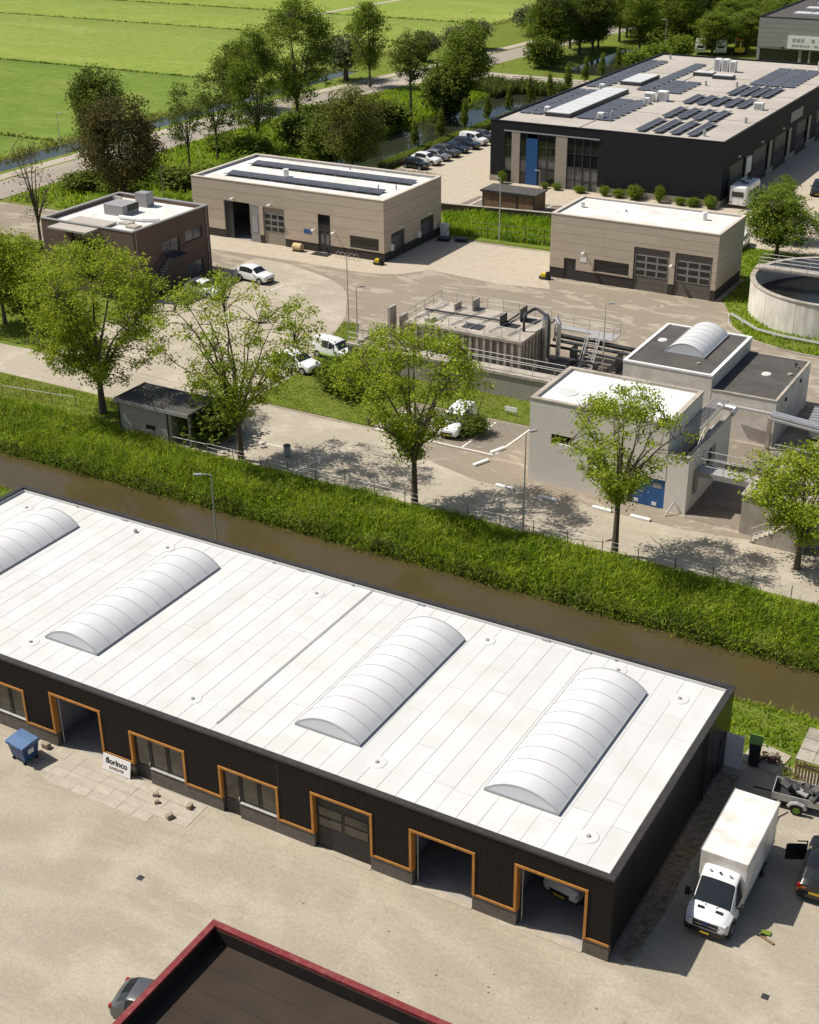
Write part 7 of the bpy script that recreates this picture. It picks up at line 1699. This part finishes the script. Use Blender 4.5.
blades('bank_grass', 'tall lush grass on the far canal bank', bank, 150, 0.30, 0.85, 0.06, 'blade_tall', slope=True, seed=2, clump=0.6)
blades('bank_grass_seed', 'yellowish seeding stalks among the grass of the far canal bank', bank, 16, 0.7, 1.1, 0.035, 'blade_dry', slope=True, seed=3, clump=0.95)
blades('bank_grass_dark', 'darker broad grass tufts on the far canal bank', bank, 26, 0.35, 0.8, 0.09, 'leaf_mid', slope=True, seed=33, clump=1.0)
wr2 = np.random.default_rng(77)
def weeds(name, label, n, yf, lm, size, hz):
    cx_ = wr2.uniform(-84, 14, n); cy_ = yf(n); K = np.stack([cx_, cy_, np.interp(cy_, CAN_Y, CAN_Z) + hz * wr2.uniform(0.3, 1.0, n)], 1)
    P = np.repeat(K, 16, 0) + wr2.normal(size=(n * 16, 3)) * np.array([0.3, 0.25, 0.16])
    V, F = leaf_quads(P, size, wr2, 0.9); tag(link(name, raw_mesh(name, V, F, M[lm])), label, 'weeds', kind='stuff')
weeds('bank_weeds', 'leafy weeds hanging over the far water edge of the canal', 900, lambda n: wr2.normal(28.5, 0.28, n), 'leaf_mid', 0.17, 0.5)
weeds('bank_weeds_high', 'leafy weeds scattered through the grass of the far canal bank', 420, lambda n: wr2.uniform(29.0, 33.0, n), 'leaf_fresh', 0.17, 0.6)
blades('shore_reed', 'dark reeds fringing the far water edge of the canal', [(-84, 27.6), (14, 27.6), (14, 28.9), (-84, 28.9)], 70, 0.5, 1.1, 0.10, 'reed', slope=True, seed=4, clump=0.7)
blades('path_grass', 'short grass under the leftmost canal trees', [(-84, 35.2), (-57, 34.3), (-50, 33.9), (-50, 34.3), (-57.2, 39.4), (-84, 39.3)], 70, 0.06, 0.2, 0.06, 'blade_lawn', seed=5)
blades('bank_grass_near', 'grass between the hall and the canal', [(-0.2, 17.8), (2.8, 18.6), (9, 18.0), (14, 18), (14, 23.0), (-64, 23.0), (-64, 15), (-49.4, 15), (-49.4, 16.6), (-0.4, 16.6)], 60, 0.12, 0.4, 0.07, 'blade_tall', slope=True, seed=6, clump=0.6)
blades('shore_reed_near', 'ragged grass fringe on the near canal edge', [(-64, 22.2), (14, 22.2), (14, 23.4), (-64, 23.4)], 60, 0.15, 0.5, 0.06, 'blade_dry', slope=True, seed=7, clump=0.6)
blades('lawn_grass', 'mown lawn around the parking bays', LAWNS[0], 70, 0.03, 0.12, 0.07, 'blade_lawn', base=0.07, seed=8)
blades('lawn_grass_left', 'mown lawn at the left beyond the path', LAWNS[1], 25, 0.05, 0.2, 0.09, 'blade_lawn', base=0.07, seed=9)
blades('tank_grass', 'grass around the round tank', [p for p in LAWNS[2]], 30, 0.1, 0.45, 0.10, 'blade_tall', base=0.07, seed=10, clump=0.6)
blades('strip_grass', 'tall grass between the two tan buildings', [(-61.5, 99.0), (-44.2, 99.8), (-44.2, 108.2), (-52, 109.4), (-66.6, 107.4)], 55, 0.5, 1.1, 0.10, 'blade_tall', base=0.07, seed=11, clump=0.6)
blades('verge_grass', 'rough grass of the verge between the road and the workshops', [(-121, 86.5), (-90, 86.5), (-90, 99.5), (-86.5, 99.5), (-86.5, 122), (-101, 122), (-101.5, 192), (-116, 184), (-120, 160), (-121.5, 128)], 12, 0.25, 0.8, 0.17, 'blade_tall', seed=12, clump=0.7)
blades('court_grass', 'grass right of the low block', LAWNS[4], 40, 0.1, 0.3, 0.08, 'blade_tall', base=0.07, seed=13)
blades('pond_reed', 'dense reed bed at the head of the pond', [(-104, 184), (-97.5, 184), (-97.5, 190), (-88, 190), (-88, 195.6), (-106, 195.6)], 30, 1.2, 2.6, 0.2, 'reed', base=-0.3, seed=14, clump=0.3)
blades('pond_bank_grass', 'grass along the far pond bank', [(-103, 124), (-98.6, 124), (-98.6, 184), (-103, 184)], 22, 0.5, 1.2, 0.16, 'blade_tall', base=-0.15, seed=15, clump=0.6)
blades('ditch_grass', 'rank grass along the roadside ditch', [(-142.5, 70), (-139.2, 70), (-139.2, 300), (-142.5, 300)], 9, 0.3, 0.8, 0.2, 'blade_dry', base=-0.1, seed=16, clump=0.5)
for k, yc in enumerate((118.0, 176.3, 235.5, 270.8)):
    blades('field_ditch_grass', ['rank grass along the nearest field ditch at the left', 'rank grass along the second field ditch', 'rank grass along the third field ditch', 'rank grass along the farthest field ditch'][k], [(-330, yc - 0.9), (-141, yc - 0.9), (-141, yc + 0.9), (-330, yc + 0.9)], 9, 0.3, 0.7, 0.2, 'leaf_dark', base=-0.3, seed=20 + k, clump=0.4)
cl = np.random.default_rng(91); mb = MB()
for k in range(34):
    x, y = cl.uniform(-14, 3), cl.uniform(-9, -2.5); s_ = cl.uniform(0.02, 0.06)
    mb.obox((x, y, 0.01 + s_ * 0.3), (s_ * 1.6, s_ * 1.2, s_ * 0.7), cl.uniform(0, 3))
tag(mb.build('dirt_clods', M['soil']), 'scattered dirt clods and pebbles on the yard before the gateways', 'clods', kind='stuff')
weed = blades('weed_patch', 'weeds in the soil strip along the side wall of the hall', [(0.3, 1), (1.15, 1), (1.15, 15), (0.3, 15)], 14, 0.06, 0.25, 0.06, 'blade_tall', base=0.02, seed=30, clump=0.9)
blades('slat_weeds', 'weeds growing at the left end of the wooden slat wall', [(3.0, 15.2), (3.7, 15.2), (3.7, 16.6), (3.0, 16.6)], 90, 0.4, 1.2, 0.07, 'blade_dry', base=0.02, seed=31)
